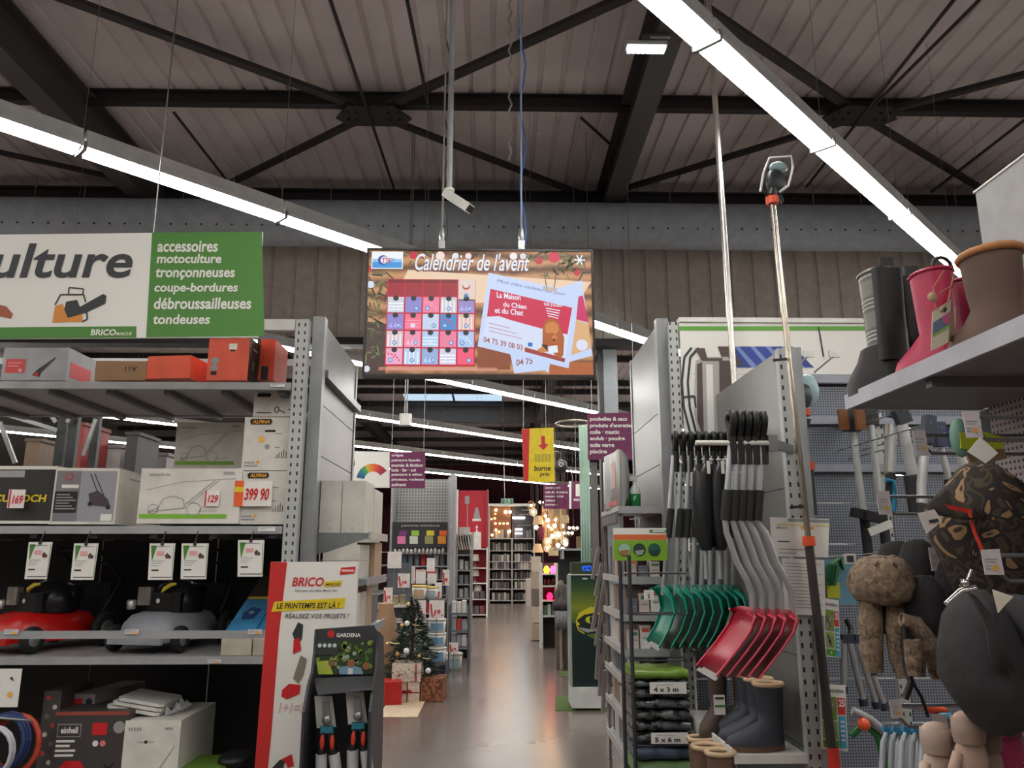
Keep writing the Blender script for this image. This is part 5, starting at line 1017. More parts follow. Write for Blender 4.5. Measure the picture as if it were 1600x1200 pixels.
for i in range(1, 7):
    z = zE(el[i])+.002; top = zE(el[i-1])-.045; y = Ye0+.02; k = 0
    while y < Ye1-.12:
        d = rr.uniform(.06, .12); h_ = min(top-z-.02, rr.uniform(.1, .24)); mt_ = M(rr.choice(pal), .5)
        for q3 in (range(3) if k == 0 else ()):
            w3 = (xe1-xe0-.06)/3; h3 = h_*(.8, 1, .6)[(q3+i) % 3]; x3 = xe0+.04+w3*(q3+.5); m3 = M(((214, 210, 204), (176, 160, 146), (110, 110, 116), (200, 186, 176))[(q3+i) % 4], .5); o3 = obj('packaged_good', MB().cbox((x3, y+d/2, z+h3/2), (w3-.008, d-.008, h3), .006), m3, None, 'small boxed item facing the stand, '+('aisle', 'middle', 'inner')[q3]+' spot of '+['', 'second', 'third', 'fourth', 'fifth', 'sixth', 'lowest'][i]+' end shelf', 'packaging', 'packed goods on the end shelving'); f3 = Face((x3-w3/2+.004, y+.004, z+h3), (w3-.008, 0, 0), (0, 0, -h3)); f3.rect(.15, .12, .85, .3, M(((70, 120, 90), (190, 90, 60), (90, 100, 130))[(q3+i) % 3], .5, var=0), 1); f3.rect(.2, .5, .8, .58, PGREY, 1); f3.done(o3)
        if k == 0: y += d+.01; k += 1; continue
        o = obj('packaged_good', MB().cbox(((xe0+xe1)/2-.01, y+d/2, z+h_/2), (xe1-xe0-.1, d-.008, h_), .008), mt_, None, 'small packed item, '+ORD[k]+' from the near end of '+['', 'second', 'third', 'fourth', 'fifth', 'sixth', 'lowest'][i]+' end shelf', 'packaging', 'packed goods on the end shelving')
        fc = Face((xe0+.042, y+d-.01, z+h_), (0, -(d-.012), 0), (0, 0, -h_)); fc.rect(.15, .15, .85, .4, M(rr.choice([(226, 220, 214), (200, 120, 60), (70, 80, 120)]), .5, var=0), 1); fc.rect(.2, .55, .8, .6, PGREY, 1); fc.done(o)
        y += d+.01; k += 1
for k in range(5):   # violet flasks behind the board
    p_ = P(972+k*15, 826, 4.99+.03*k); mb = MB(); mb.lathe((p_.x, p_.y+.02, zE(902)+.004), [(0, 0), (.03, 0), (.032, .16), (.03, .2), (.012, .26), (.014, .3), (0, .3)], 12); obj('violet_bottle', mb, M(((96, 60, 90), (150, 100, 130), (70, 46, 60))[k % 3], .3), None, 'violet spray bottle, '+ORD[k]+' along the shelf above the green board', 'bottle', 'violet bottles')
# curved sign and green bottle on top
z = zE(792)+.002; sx = P(955, 700, 5.1).x
a_, b_ = P(943, 760, 5.5), P(966, 760, 5.0); z1 = P(966, 702, 5.0).z; z0 = z+.001
t = thing('curved_sign', 'upright curved sign body with a pale picture face and red band', 'sign', (b_.x, 5.2, z))
mb = MB(); mb.sheet([[V((a_.x+(b_.x-a_.x)*u, 5.5-.5*u, z0+(z1-z0)*v-(.03*(1-u) if v == 1 else 0))) for v in (0, .5, 1)] for u in (0, .5, 1)], (.015, 0, 0)); obj('plate', mb, M((200, 196, 192), .4), t)
mb = MB(); mb.loft([[(b_.x+.017, 5.01, zz_), (b_.x+.017+ww, 5.04, zz_), (b_.x+.03+ww, 5.3, zz_), (b_.x-.03, 5.4, zz_)] for zz_, ww in ((z0, .03), (z0+.1, .055), (z0+.22, .065), (z1-.04, .055), (z1, .02))]); obj('curved_body', mb, M((150, 152, 150), .4), t)
f = Face((a_.x-.002, 5.498, z1-.03), (b_.x-a_.x, -.5, 0), (0, 0, z0-z1+.03)); f.rect(.12, .28, .42, .62, M((176, 196, 206), .5, var=0), 1); f.rect(.55, .12, .85, .62, M((214, 170, 168), .5, var=0), 1); f.rect(.05, .86, .98, .96, M((200, 90, 96), .5, var=0), 1); f.done(t)
p_ = P(991, 783, 5.15)
for k, (dx, lb) in enumerate([(0, 'clear spray bottle filled with green cleaner on the end shelf, near one'), (-.06, 'clear spray bottle filled with green cleaner on the end shelf, far one')]):
    t = thing('spray_bottle', lb, 'bottle', (p_.x+dx, 5.12+.1*k, z), 0, 'green spray bottles'); c_ = (p_.x+dx, 5.12+.1*k, z)
    obj('bottle_body', MB().lathe(c_, [(0, 0), (.036, 0), (.038, .09), (0, .09)], 14), M((30, 120, 60), .2), t); obj('shoulder', MB().lathe((c_[0], c_[1], z+.091), [(.037, 0), (.034, .03), (.012, .06), (.012, .08)], 14), M((200, 210, 206), .2), t)
    obj('spray_head', MB().cbox((c_[0]-.01, c_[1], z+.19), (.05, .02, .03), .006), WHITE, t)
# papers on the panel edge
YN = Ya-.075
for (x0, y0, x1, y1, lb, kk) in ((1203, 808, 1296, 871, 'laminated notice with a yellow line on the gondola post', 0), (1222, 872, 1288, 962, 'long printed list taped below the notice', 1)):
    a_, b_, c_, d_ = P(x0, y0, YN), P(x1, y0+3, YN), P(x1-2+kk*4, y1, YN), P(x0+4, y1-2, YN); t = obj('paper_notice', MB().prism([a_, b_, c_, d_], (0, .002, 0)), PWHITE, None, lb, 'notice')
    f = Face(a_, b_-a_, d_-a_)
    if not kk: f.rect(.3, .02, 1, .1, GREEN if 0 else PGREY, 1); f.rect(.1, .17, 1, .19, YEL, 1); f.text('BRICO', .1, .24, .28, .29, DK, 1); f.rect(.5, .22, .72, .28, M((220, 160, 50), .5, var=0), 1); f.rect(.1, .6, .3, .63, DK, 1); f.rect(.1, .8, .6, .82, PGREY, 1); f.rect(.1, .9, .4, .92, PGREY, 1)
    else:
        for k in range(14): f.rect(.08, .08+k*.06, .9-.1*(k % 3), .092+k*.06, PGREY, 1)
    f.done(t)
# ------------------------------------------------------------ long poles
YO = Ya-.13
def pole(lb, pts, Y, r, mat, head=None): pass
HEADB = M((34, 36, 40), .4); ORC = M((224, 84, 44), .4)
t = thing('pole_pruner', 'long telescopic pole pruner with orange collars and a packed head, strapped to the post', 'pole tool', P(1300, 1200, YO))
obj('upper_tube', MB().tube([P(1207, 318, YO), P(1263, 842, YO)], .0135, 10), M((186, 174, 160), .2, .9), t)
obj('lower_tube', MB().tube([P(1264, 852, YO), P(1301, 1180, YO)], .019, 10), M((50, 46, 46), .5), t)
obj('orange_collar', MB().tube([P(1263, 838, YO), P(1264.5, 853, YO)], .027, 10), ORC, t); obj('orange_collar', MB().tube([P(1206, 308, YO), P(1207.5, 319, YO)], .03, 10), ORC, t); obj('orange_collar', MB().tube([P(1301, 1168, YO), P(1306, 1215, YO)], .024, 10), M((206, 52, 40), .4), t)
hd = MB(); hd.ball(P(1212, 284, YO), (.05, .03, .068), 14, 10); hd.tube([P(1206, 306, YO), P(1210, 290, YO)], .024, 8); obj('head', hd, HEADB, t)
obj('blade_cover', MB().ball(P(1216, 262, YO), (.046, .02, .03), 12, 8), M((130, 150, 156), .15), t)
pts = [P(*q, YO-.035) for q in ((1188, 300), (1193, 270), (1202, 247), (1236, 244), (1239, 262), (1232, 290), (1218, 300))]
obj('plastic_pack', MB().tube(pts, .006, 6), M((206, 206, 204), .25), t)
obj('hook', MB().prism([P(1214, 304, YO), P(1222, 318, YO), P(1226, 314, YO), P(1220, 300, YO)], (0, .01, 0)), BLACK, t)
for px_, py in ((1222, 562), (1248, 792)): obj('cable_tie', MB().bar(P(px_-14, py+1, YO+.02), P(px_+8, py-1, YO-.018), .006, .012), BLACK, t)
t = thing('pole_saw', 'shorter pole tool with blue packed grey head and orange collars', 'pole tool', P(1262, 900, YO+.1)); Y2 = YO+.12
obj('tube', MB().tube([P(1256, 650, Y2), P(1260, 725, Y2)], .011, 10), CHROME, t); obj('lower_tube', MB().tube([P(1261, 735, Y2), P(1268, 805, Y2)], .028, 12), M((38, 38, 40), .6), t)
obj('orange_collar', MB().tube([P(1256, 640, Y2), P(1256.5, 650, Y2)], .03, 12), ORC, t); obj('orange_collar', MB().tube([P(1260, 722, Y2), P(1260.5, 735, Y2)], .036, 12), ORC, t)
obj('head', MB().ball(P(1255, 618, Y2), (.042, .035, .062), 14, 10), M((70, 76, 84), .35), t); obj('blue_pack', MB().ball(P(1262, 610, Y2+.05), (.056, .03, .08), 14, 10), M((170, 200, 206), .2), t)
obj('hook', MB().prism([P(1250, 652, Y2), P(1268, 655, Y2), P(1262, 672, Y2), P(1254, 668, Y2)], (0, .012, 0)), BLACK, t)
t = thing('telescopic_pole', 'very long bright metal pole rising past the light line', 'pole', P(1150, 640, 4.52))
obj('tube', MB().tube([P(1105, -20, 4.52), P(1151, 650, 4.52)], .018, 10), M((206, 202, 194), .25, .8), t); obj('sleeve', MB().tube([P(1103, -90, 4.52), P(1113, 110, 4.52)], .014, 10), M((110, 112, 114), .4, .6), t); obj('foot', MB().tube([P(1151, 652, 4.52), P(1154, 700, 4.52)], .02, 10), BLACK, t)
# ============================================================ RIGHT FOREGROUND: boot and hat gondola
XF = 1.24; YFE = PX(1318, 607, XF).y; XBK = 1.74
zbs = PX(1320, 640, XF).z; zbt = PX(1330, 598, XF).z
t = thing('boot_gondola', 'near grey gondola with a high boot shelf and hooks for hats', 'shelving', (XBK, 1.8, 0))
obj('header_board', MB().box(XBK, XBK+.03, .9, PX(1524, 300, XBK).y, zbt+.3, 4.2), M((158, 157, 156), .6), t)
hz_ = PX(1523, 302, XBK).z
t2 = obj('shelf_board', MB().box(XF+.012, XBK-.004, .9, YFE, zbs+.004, zbs+.02), M((118, 114, 116), .45), t); 
obj('shelf_lip', MB().box(XF, XF+.011, .9, YFE, zbs-.002, zbs+.05), M((168, 168, 176), .4, .1), t)
obj('side_lip', MB().box(XF+.012, XBK-.004, YFE, YFE+.008, zbs, zbs+.045), M((190, 190, 190), .4), t)
for y in (1.3, 1.75, 2.2): obj('shelf_rib', MB().box(XF+.03, XBK-.01, y, y+.03, zbs-.025, zbs+.003), M((112, 108, 110), .45), t)
for i in range(5): obj('pegboard_panel', MB().box(XBK, XBK+.02, .9, YFE-.02, .3+i*.37+.003, .3+(i+1)*.37-.003), PEGX, t)
obj('end_post', MB().box(XBK, XBK+.05, YFE-.018, YFE+.03, 0, zbs), DARK, t)
# trim header board top to the visible line
hb = [o for o in COL.objects if o.parent == t and o.name.startswith('header_board')][0]
obj('cap_strip', MB().box(XBK-.004, XBK+.034, .9, PX(1522, 300, XBK).y, hz_, hz_+.008), WHITE, t)
for v in hb.data.vertices:
    if v.co.z > 3.5: v.co.z = hz_
obj('label_holder', MB().box(XF+.03, XF+.16, YFE-.05, YFE+.004, zbs+.05, zbs+.1), M((200, 204, 198), .15, a=.5), t)
# boots on the shelf -------------------------------------------------
zsf = zbs+.021
def ext_buckle(t, cx, h, w, sh):
    mb = MB(); mb.tube([(cx+.05, -w*.47, h-.04), (cx+.075, -w*.3, h-.07), (cx+.07, -w*.1, h-.085)], .008, 6); obj('buckle_strap', mb, DARK, t)
    obj('pull_tab', MB().cbox((cx-.06, 0, h+.012), (.014, .05, .05), .004), BLACK, t)
RUB = M((14, 14, 15), .5)
def place(x, Y): return (x, Y, zsf+.002)
def wellie(lb, x, Y, h, mt, grp, ex=None, rz=math.pi, sole=RUB, col=None): return boot('rubber_boot', lb, 'boot', (x, Y, zsf+.002), rz, h, .27, .115, .085, mt, sole, col, grp, toe=.06, extras=ex)
yA = PX(1400, 560, XF+.12).y
def split(t):   # black rubber heel strip down the back of the plaid boots
    pass
HPI = math.pi/2
b1 = wellie('plaid and black rubber boot with side buckle, farthest on the high shelf', XF+.075, 2.52, .42, PLAID, 'plaid boots', ext_buckle, HPI+.12, RUB)
w1 = MB(Matrix.Translation(b1.location) @ Matrix.Rotation(HPI+.12, 4, 'Z'))
def heel(T, h, lbp):
    mb = MB(T); mb.loft([[(x*1+c_, y, z) for x, y in ((-.012, -.052), (.05, -.058), (.062, 0), (.05, .058), (-.012, .052), (-.02, 0))] for c_, z in ((-.045, .03), (-.045, .12), (-.05, h*.6), (-.055, h-.01))]); return mb
def vamp(T):
    mb = MB(T); mb.loft([[(c_+a_*math.cos(k*math.pi/6), b_*math.sin(k*math.pi/6), z) for k in range(12)] for c_, a_, b_, z in ((.085, .145, .066, .014), (.085, .145, .067, .05), (.07, .13, .064, .085), (.045, .1, .06, .12), (.03, .085, .056, .16))]); return mb
def rubberise(b, h):
    T = Matrix.Translation(b.location) @ Matrix.Rotation(b.rotation_euler.z, 4, 'Z'); WLD[b.name] = T
    obj('rubber_foot', vamp(T), RUB, b); mb = MB(T); mb.loft([[(x+c_, y*s_, z) for x, y in ((-.009, -.03), (.0, -.049), (.016, -.056), (.016, .056), (.0, .049), (-.009, .03))] for c_, s_, z in ((-.05, 1, .1), (-.052, .93, h*.6), (-.058, .98, h-.004))]); obj('rubber_heel_strip', mb, RUB, b)
rubberise(b1, .42)
b2 = wellie('plaid and black rubber boot partly behind the pink pair', XF+.21, 2.6, .42, PLAID, 'plaid boots', ext_buckle, HPI-.05); rubberise(b2, .42)
PK = M((176, 28, 74), .4); PK2 = M((140, 22, 60), .45)
def ext_loop(t, cx, h, w, sh):
    mb = MB(); mb.tube([(cx-.055+.0*k, .03*math.cos(k*math.pi/6), h+.005+.03*math.sin(k*math.pi/6)) for k in range(7)], .006, 6); obj('pull_loop', mb, BLACK, t)
b3 = wellie('pink rubber boot with a hang tag, front one of the pair', XF+.075, 2.2, .3, PK, 'pink boots', ext_loop, HPI+.08, PK2)
b4 = wellie('pink rubber boot behind the tagged one', XF+.22, 2.28, .3, PK2, 'pink boots', ext_loop, HPI, PK2)
t5 = thing('boot_tag', 'cardboard hang tag with cord loops on the pink boot', 'tag', P(1470, 545, 2.02)); Yt = 2.04
obj('cord', MB().tube([P(*q, Yt) for q in ((1458, 450), (1474, 424), (1492, 424), (1488, 446), (1468, 458))], .0018, 5).tube([P(*q, Yt) for q in ((1458, 448), (1462, 480), (1470, 488), (1482, 470), (1490, 430))], .0018, 5), M((176, 130, 80), .7), t5)
obj('round_badge', MB().lathe(P(1457, 464, Yt-.004), [(.0, 0), (.014, 0), (.014, .003), (0, .003)], 14, (0, -1, 0)), CREAM, t5)
a_, b_, c_, d_ = P(1457, 487, Yt), P(1486, 468, Yt), P(1482, 535, Yt), P(1455, 548, Yt); obj('card', MB().prism([a_, b_, c_, d_], (0, .002, 0)), M((200, 192, 168), .6), t5)
f = Face(a_, b_-a_, d_-a_); f.rect(.05, .3, .95, .62, M((96, 110, 140), .5, var=0), 1); f.poly([(.5, .3), (.95, .3), (.9, .6), (.6, .5)], M((190, 90, 140), .5, var=0), 2); f.rect(.05, .62, .95, .68, M((130, 170, 60), .5, var=0), 2); f.disc(.66, .17, .1, DK, 2); f.done(t5)
obj('card_side', MB().prism([b_, P(1494, 520, Yt+.03), P(1490, 532, Yt+.03), c_], (0, .002, 0)), M((150, 110, 76), .7), t5)
BB = M((98, 76, 66), .75); TAN = M((176, 120, 72), .7)
def ext_seam(t, cx, h, w, sh):
    obj('side_seam', MB().box(cx-.004, cx+.004, -w*.49, -w*.462, .09, h-.01), M((84, 62, 52), .8), t); obj('tan_loop', MB().box(cx-.006, cx+.006, -w*.5, -w*.47, h-.06, h), TAN, t)
boot('ankle_boot', 'large brown suede boot with tan collar, nearest on the high shelf', 'boot', (XF+.09, 1.93, zsf+.002), HPI+.1, .26, .25, .15, .11, BB, TAN, TAN, 'suede boots', extras=ext_seam)
boot('ankle_boot', 'brown suede boot with tan collar, behind the nearest one', 'boot', (XF+.27, 1.8, zsf+.002), HPI, .26, .25, .15, .11, BB, TAN, TAN, 'suede boots', extras=ext_seam)
# ------------------------------------------------------------ hooks and price tags of the gondola
def hook(px_, py, Y, label, tagw=(24, 34), tilt=0., dbl=True, lb2=''):
    q = P(px_, py, Y); t = thing('display_hook', label, 'hook', q, 0, 'double prong hooks')
    mb = MB(); xe_ = XBK-.003
    if dbl:
        q2 = q+V((.03, -.0, -.055)); mb.tube([(xe_, Y, q.z), q], .005, 8); mb.tube([(xe_, Y, q2.z-.002), q2, q+V((.004, 0, -.03))], .005, 8)
    else: mb.tube([(xe_, Y, q.z), q], .005, 8)
    obj('prong', mb, M((120, 120, 124), .35, .6), t)
    a_ = P(px_-tagw[0]/2, py-6, Y-.01); b_ = P(px_+tagw[0]/2, py-6+tagw[1], Y-.01)
    obj('tag_holder', MB().prism([a_+V((0, 0, .004)), V((b_.x, Y-.01, a_.z+.006)), b_+V((.004, 0, 0)), V((a_.x+.003, Y-.01, b_.z))], (0, .002, 0)), M((204, 196, 200), .3), t)
    f = Face((a_.x, Y-.0101, a_.z), (b_.x-a_.x, 0, 0), (0, 0, b_.z-a_.z)); f.rect(.15, .3, .8, .34, PGREY, 1); f.rect(.15, .42, .7, .45, PGREY, 1); f.disc(.66, .7, .18, M((226, 172, 90), .5, var=0), 1); f.rect(.12, .6, .4, .64, PGREY, 1); f.rect(.12, .72, .4, .76, PGREY, 1); f.done(t)
    return t
hook(1438, 680, 2.3, 'hook with price tag above the camouflage cap, farther one', (24, 38)); hook(1519, 652, 1.85, 'hook with price tag above the camouflage cap, nearer one', (30, 38))
hook(1381, 776, 2.5, 'hook with price tag beside the tool grips'); hook(1463, 864, 2.1, 'hook with price tag over the black caps'); hook(1550, 868, 1.75, 'hook with price tag right of the camouflage cap', (34, 36))
hook(1400, 1102, 2.25, 'hook with price tag left of the glove row, farther one', (20, 26)); hook(1470, 1126, 1.95, 'hook with price tag left of the glove row, nearer one', (26, 36))
# hats ---------------------------------------------------------------
def hat_blob(name, lb, mat, pxs, Y, dy, grp=None, n=12, seed=1, name2=None):
    """rings of (y_px, x0_px, x1_px) lofted with depth dy"""
    mb = MB(); rr = random.Random(seed); rings = []
    for (py, x0, x1, k) in pxs:
        a_, b_ = P(x0, py, Y), P(x1, py, Y); c_ = (a_+b_)/2; hw = (b_.x-a_.x)/2
        rings.append([(c_.x+hw*math.cos(2*math.pi*j/n)*(1+rr.uniform(-.04, .04)), Y+dy*k*math.sin(2*math.pi*j/n)*(1+rr.uniform(-.06, .06)), c_.z+rr.uniform(-.003, .003)) for j in range(n)])
    mb.loft(rings); return mb
YH = 1.95
t = thing('camouflage_cap', 'camouflage trapper cap with red lining hanging from a hook', 'hat', P(1530, 1010, YH))
obj('crown', hat_blob('', '', None, [(724, 1512, 1540, .3), (734, 1500, 1562, .6), (760, 1484, 1585, .9), (800, 1462, 1604, 1), (840, 1458, 1616, 1), (880, 1480, 1618, .9), (930, 1500, 1612, .7), (975, 1520, 1600, .5)], YH, .11, n=18, seed=2), CAMO, t)
obj('brim', MB().sheet([[P(*q, YH-.10-.02*k) for k, q in enumerate(r)] for r in [((1478, 762), (1455, 786), (1447, 798)), ((1496, 782), (1478, 800), (1470, 806)), ((1520, 792), (1508, 806), (1500, 812)), ((1545, 800), (1530, 812), (1520, 812))]], (0, .012, .002)), CAMO, t)
obj('red_lining', MB().prism([P(*q, YH-.115) for q in ((1476, 788), (1520, 796), (1516, 806), (1496, 806))], (0, .006, 0)), M((196, 36, 30), .6), t)
obj('red_cord', MB().tube([P(1514, 798, YH-.12), P(1522, 830, YH-.12), P(1536, 862, YH-.115)], .004, 6), M((220, 60, 50), .6), t)
a_, b_, c_, d_ = P(1512, 706, YH-.13), P(1532, 683, YH-.13), P(1560, 708, YH-.13), P(1540, 724, YH-.13)
o = obj('swing_tag', MB().prism([a_, b_, c_, d_], (0, .002, 0)), PWHITE, t, label='white swing tag above the cap'); 
o = obj('product_tag', MB().prism([P(*q, YH-.14) for q in ((1434, 802), (1460, 796), (1472, 814), (1448, 834))], (0, .002, 0)), M((206, 196, 192), .5), None, 'pale pink printed tag hanging left of the camouflage cap', 'tag')
f = Face(P(1440, 804, YH-.142), P(1466, 800, YH-.142)-P(1440, 804, YH-.142), P(1450, 828, YH-.142)-P(1440, 804, YH-.142)); f.rect(.25, .4, .8, .6, DK, 1); f.done(o)
t = thing('glove_pack', 'yellow and green packed gloves hanging behind the swing tag', 'pack', P(1530, 700, 2.12)); obj('gloves', MB().prism([P(*q, 2.1) for q in ((1500, 676), (1530, 672), (1570, 684), (1568, 700), (1530, 708), (1502, 700))], (0, .03, 0)), M((170, 180, 40), .6), t); obj('card', MB().prism([P(*q, 2.14) for q in ((1506, 700), (1560, 690), (1575, 716), (1520, 730))], (0, .01, 0)), M((176, 150, 120), .6), t); obj('net', MB().ball(P(1500, 684, 2.12), (.028, .02, .055), 10, 8), M((110, 150, 130), .5), t)
BF = M((24, 23, 24), .95, bump=.2, sc=40)
for i, (rg, Y, lb) in enumerate([([(846, 1395, 1408, .3), (852, 1382, 1416, .6), (872, 1372, 1424, .9), (930, 1370, 1424, 1), (980, 1376, 1420, .8)], 2.36, 'black fabric cap hanging behind the fur hat, farther one'), ([(844, 1424, 1440, .3), (850, 1414, 1450, .6), (876, 1408, 1456, .9), (950, 1406, 1462, 1), (1010, 1416, 1466, .8)], 2.2, 'black fabric cap hanging beside the fur hat'), ([(848, 1492, 1510, .3), (856, 1478, 1530, .6), (890, 1468, 1560, .9), (960, 1462, 1560, 1), (1010, 1480, 1540, .8)], 2.07, 'black fabric cap behind the lower price tags')]):
    obj('fabric_hat', hat_blob('', '', None, rg, Y, .08, seed=i+3), BF, None, lb, 'hat', 'black caps')
def flap(pts, Y, w, seed=1):
    mb = MB(); rr = random.Random(seed); mb.tube([P(x, y, Y) for x, y in pts], [w*rr.uniform(.85, 1.1)*(.8 if k in (0, len(pts)-1) else 1) for k in range(len(pts))], 12); return mb
def furry(o, n=900, L=.012, seed=1):   # short hair strands standing off a fur part
    rr = random.Random(seed); me = o.data; ps = [p for p in me.polygons]; W = WLD[o.name]; mb = MB(); ar = [p.area for p in ps]
    for p in rr.choices(ps, ar, k=n):
        vs = [me.vertices[i].co for i in p.vertices]; ws = [rr.random() for _ in vs]; s_ = sum(ws); c_ = sum((v*w_ for v, w_ in zip(vs, ws)), V((0, 0, 0)))/s_
        nrm = (p.normal+V((rr.uniform(-.6, .6), rr.uniform(-.6, .6), rr.uniform(-.8, .3)))).normalized(); t_ = nrm.orthogonal()*.0025
        mb.add([W @ (c_-t_), W @ (c_+t_), W @ (c_+nrm*L*rr.uniform(.6, 1.3))], [(0, 1, 2)])
    return mb
YU = 2.05
t = thing('fur_hat', 'brown faux fur trapper hat with hanging flaps', 'hat', P(1380, 1060, YU))
parts = []
cr = obj('fur_crown', hat_blob('', '', None, [(868, 1365, 1392, .3), (874, 1346, 1406, .7), (890, 1332, 1416, .95), (915, 1330, 1422, 1), (935, 1340, 1414, .9), (944, 1352, 1400, .6)], YU, .1, n=18, seed=7), FUR, t)
obj('fur_pile', furry(cr, 4500, .02, seed=1), FUR, t, kind='stuff')
for k, (pts, w_, nm) in enumerate([([(1362, 935), (1360, 970), (1362, 1010), (1366, 1050)], .025, 'ear_flap'), ([(1398, 935), (1402, 980), (1408, 1030), (1414, 1058)], .024, 'ear_flap')]):
    o = obj(nm, flap(pts, YU-.02*k, w_*1.15, k), FUR, t); obj('flap_pile', furry(o, 2200, .016, seed=k+2), FUR, o, kind='stuff')
obj('inner_band', MB().tube([P(1380, 935, YU+.02), P(1384, 990, YU+.02)], .02, 8), BF, t)
YU2 = 1.95
t = thing('fur_hat', 'black cap with brown faux fur edging beside the fur hat', 'hat', P(1440, 1070, YU2))
obj('cloth_crown', hat_blob('', '', None, [(900, 1425, 1455, .4), (920, 1412, 1470, .9), (965, 1412, 1474, 1), (1005, 1418, 1470, .8), (1030, 1422, 1440, .4)], YU2+.06, .07, seed=12), BF, t)
for k, (pts, w_) in enumerate([([(1408, 968), (1430, 974), (1450, 1000), (1460, 1035), (1466, 1060)], .02), ([(1424, 1000), (1430, 1030), (1432, 1056)], .02)]):
    o = obj('fur_edge', flap(pts, YU2-.03*k, w_*1.1, k+4), FUR, t); obj('fur_pile', furry(o, 2000, .016, seed=k+8), FUR, o, kind='stuff')
obj('chin_strap', MB().tube([P(1412, 960, YU2), P(1416, 1040, YU2), P(1424, 1066, YU2-.01), P(1414, 1092, YU2-.01)], .008, 6).tube([P(1426, 1066, YU2), P(1440, 1090, YU2), P(1450, 1120, YU2)], .004, 6), BLACK, t)
# large dark waxed hats / hoods
YJ = 1.7; DG2_ = M((44, 43, 45), .85, bump=.3, sc=20)
t = thing('rain_hat', 'large dark grey waxed hood hanging from a clip hanger', 'hat', P(1530, 1140, YJ))
obj('hood', hat_blob('', '', None, [(922, 1512, 1534, .25), (932, 1498, 1548, .5), (960, 1482, 1566, .8), (1010, 1476, 1584, 1), (1060, 1478, 1596, 1), (1095, 1496, 1598, .9), (1130, 1526, 1596, .6), (1146, 1545, 1585, .3)], YJ, .1, n=18, seed=21), DG2_, t)
obj('visor_fold', MB().sheet([[P(*q, YJ-.11-.01*k) for k, q in enumerate(r)] for r in [((1514, 926), (1524, 930)), ((1530, 950), (1546, 958)), ((1545, 985), (1568, 1000)), ((1552, 1040), (1588, 1052))]], (0, .012, 0)), M((50, 48, 50), .85), t)
hg = thing('clip_hanger', 'silver clip hanger holding the dark hood', 'hanger', P(1510, 925, YJ)); obj('hanger_bar', MB().tube([P(1478, 944, YJ-.115), P(1500, 924, YJ-.115), P(1524, 918, YJ-.11)], .006, 8), CHROME, hg); obj('hanger_hook', MB().tube([P(1508, 918, YJ-.11), P(1512, 905, YJ-.11), P(1518, 890, YJ-.11)], .003, 6).ball(P(1508, 911, YJ-.11), .008), CHROME, hg)
t = thing('rain_hat', 'second dark grey hood with a small white tag, at the frame edge', 'hat', P(1590, 1100, YJ-.12)); obj('hood', hat_blob('', '', None, [(930, 1575, 1600, .3), (942, 1555, 1630, .6), (990, 1560, 1660, .9), (1060, 1575, 1680, 1), (1120, 1600, 1670, .7)], YJ+.0, .1, n=16, seed=22), M((48, 47, 49), .85), t)
obj('white_tag', MB().prism([P(*q, YJ-.13) for q in ((1551, 921), (1584, 932), (1570, 946), (1560, 958))], (0, .002, 0)), M((214, 206, 190), .5), t)
# gloves at the bottom
GLV = [((190, 160, 146), 1515, 1160, 'beige work glove on the lowest hooks, first from the post side'), ((150, 130, 118), 1540, 1172, 'taupe work glove on the lowest hooks, second from the post side'), ((200, 176, 160), 1465, 1176, 'cream work glove hanging below the nearer price tag'), ((176, 60, 100), 1572, 1150, 'pink work glove on the lowest hooks'), ((206, 190, 176), 1590, 1185, 'pale work glove at the lower frame corner'), ((170, 40, 60), 1600, 1140, 'red work glove at the frame edge')]
for i, (c_, x, y, lb) in enumerate(GLV):
    Y = 1.78+.03*i; t = thing('work_glove', lb, 'glove', P(x, y+60, Y), 0, 'work gloves'); q = P(x, y, Y); m_ = M(c_, .85)
    obj('palm', MB().ball(q-V((0, 0, .03)), (.036, .018, .05), 12, 8), m_, t); obj('cuff', MB().lathe(q+V((0, 0, .02)), [(.03, -.02), (.034, 0), (.033, .03), (.02, .03)], 12), M(tuple(int(v*.8) for v in c_), .8), t)
    mb = MB()
    for k in range(4): mb.tube([q+V((-.026+.017*k, 0, -.06)), q+V((-.03+.02*k, -.006, -.1)), q+V((-.03+.02*k, -.0, -.125+.004*abs(k-1.5)))], [.01, .009, .007], 7)
    mb.ball(q+V((0, 0, .045)), (.033, .02, .02), 10, 6); mb.tube([q+V((-.03, -.004, -.02)), q+V((-.048, -.01, -.05)), q+V((-.05, -.01, -.075))], [.011, .01, .008], 7); obj('fingers', mb, m_, t)
# lower hanging tools: grey hoses and blue handles ----------------------
for i, (x, c_, lb) in enumerate([(1378, (176, 182, 188), 'grey curved handle with blue clip, first from the card'), (1392, (150, 156, 160), 'grey curved handle with blue clip, second from the card'), (1408, (176, 182, 188), 'grey curved handle with blue clip, third from the card'), (1424, (150, 156, 160), 'grey curved handle with blue clip, fourth from the card'), (1440, (176, 182, 188), 'grey curved handle with blue clip, fifth from the card')]):
    Y = 3.2-.06*i; t = thing('hand_weeder', lb, 'handle', P(x, 1190, Y), 0, 'grey curved handles'); obj('arch', MB().tube([P(x, 1200, Y), P(x+2, 1160, Y), P(x+10, 1142, Y), P(x+20, 1146, Y), P(x+24, 1200, Y)], .011, 7), M(c_, .4), t); obj('blue_clip', MB().bar(P(x+2, 1138, Y-.02), P(x+24, 1146, Y-.02), .02, .02), M((30, 110, 150), .4), t)
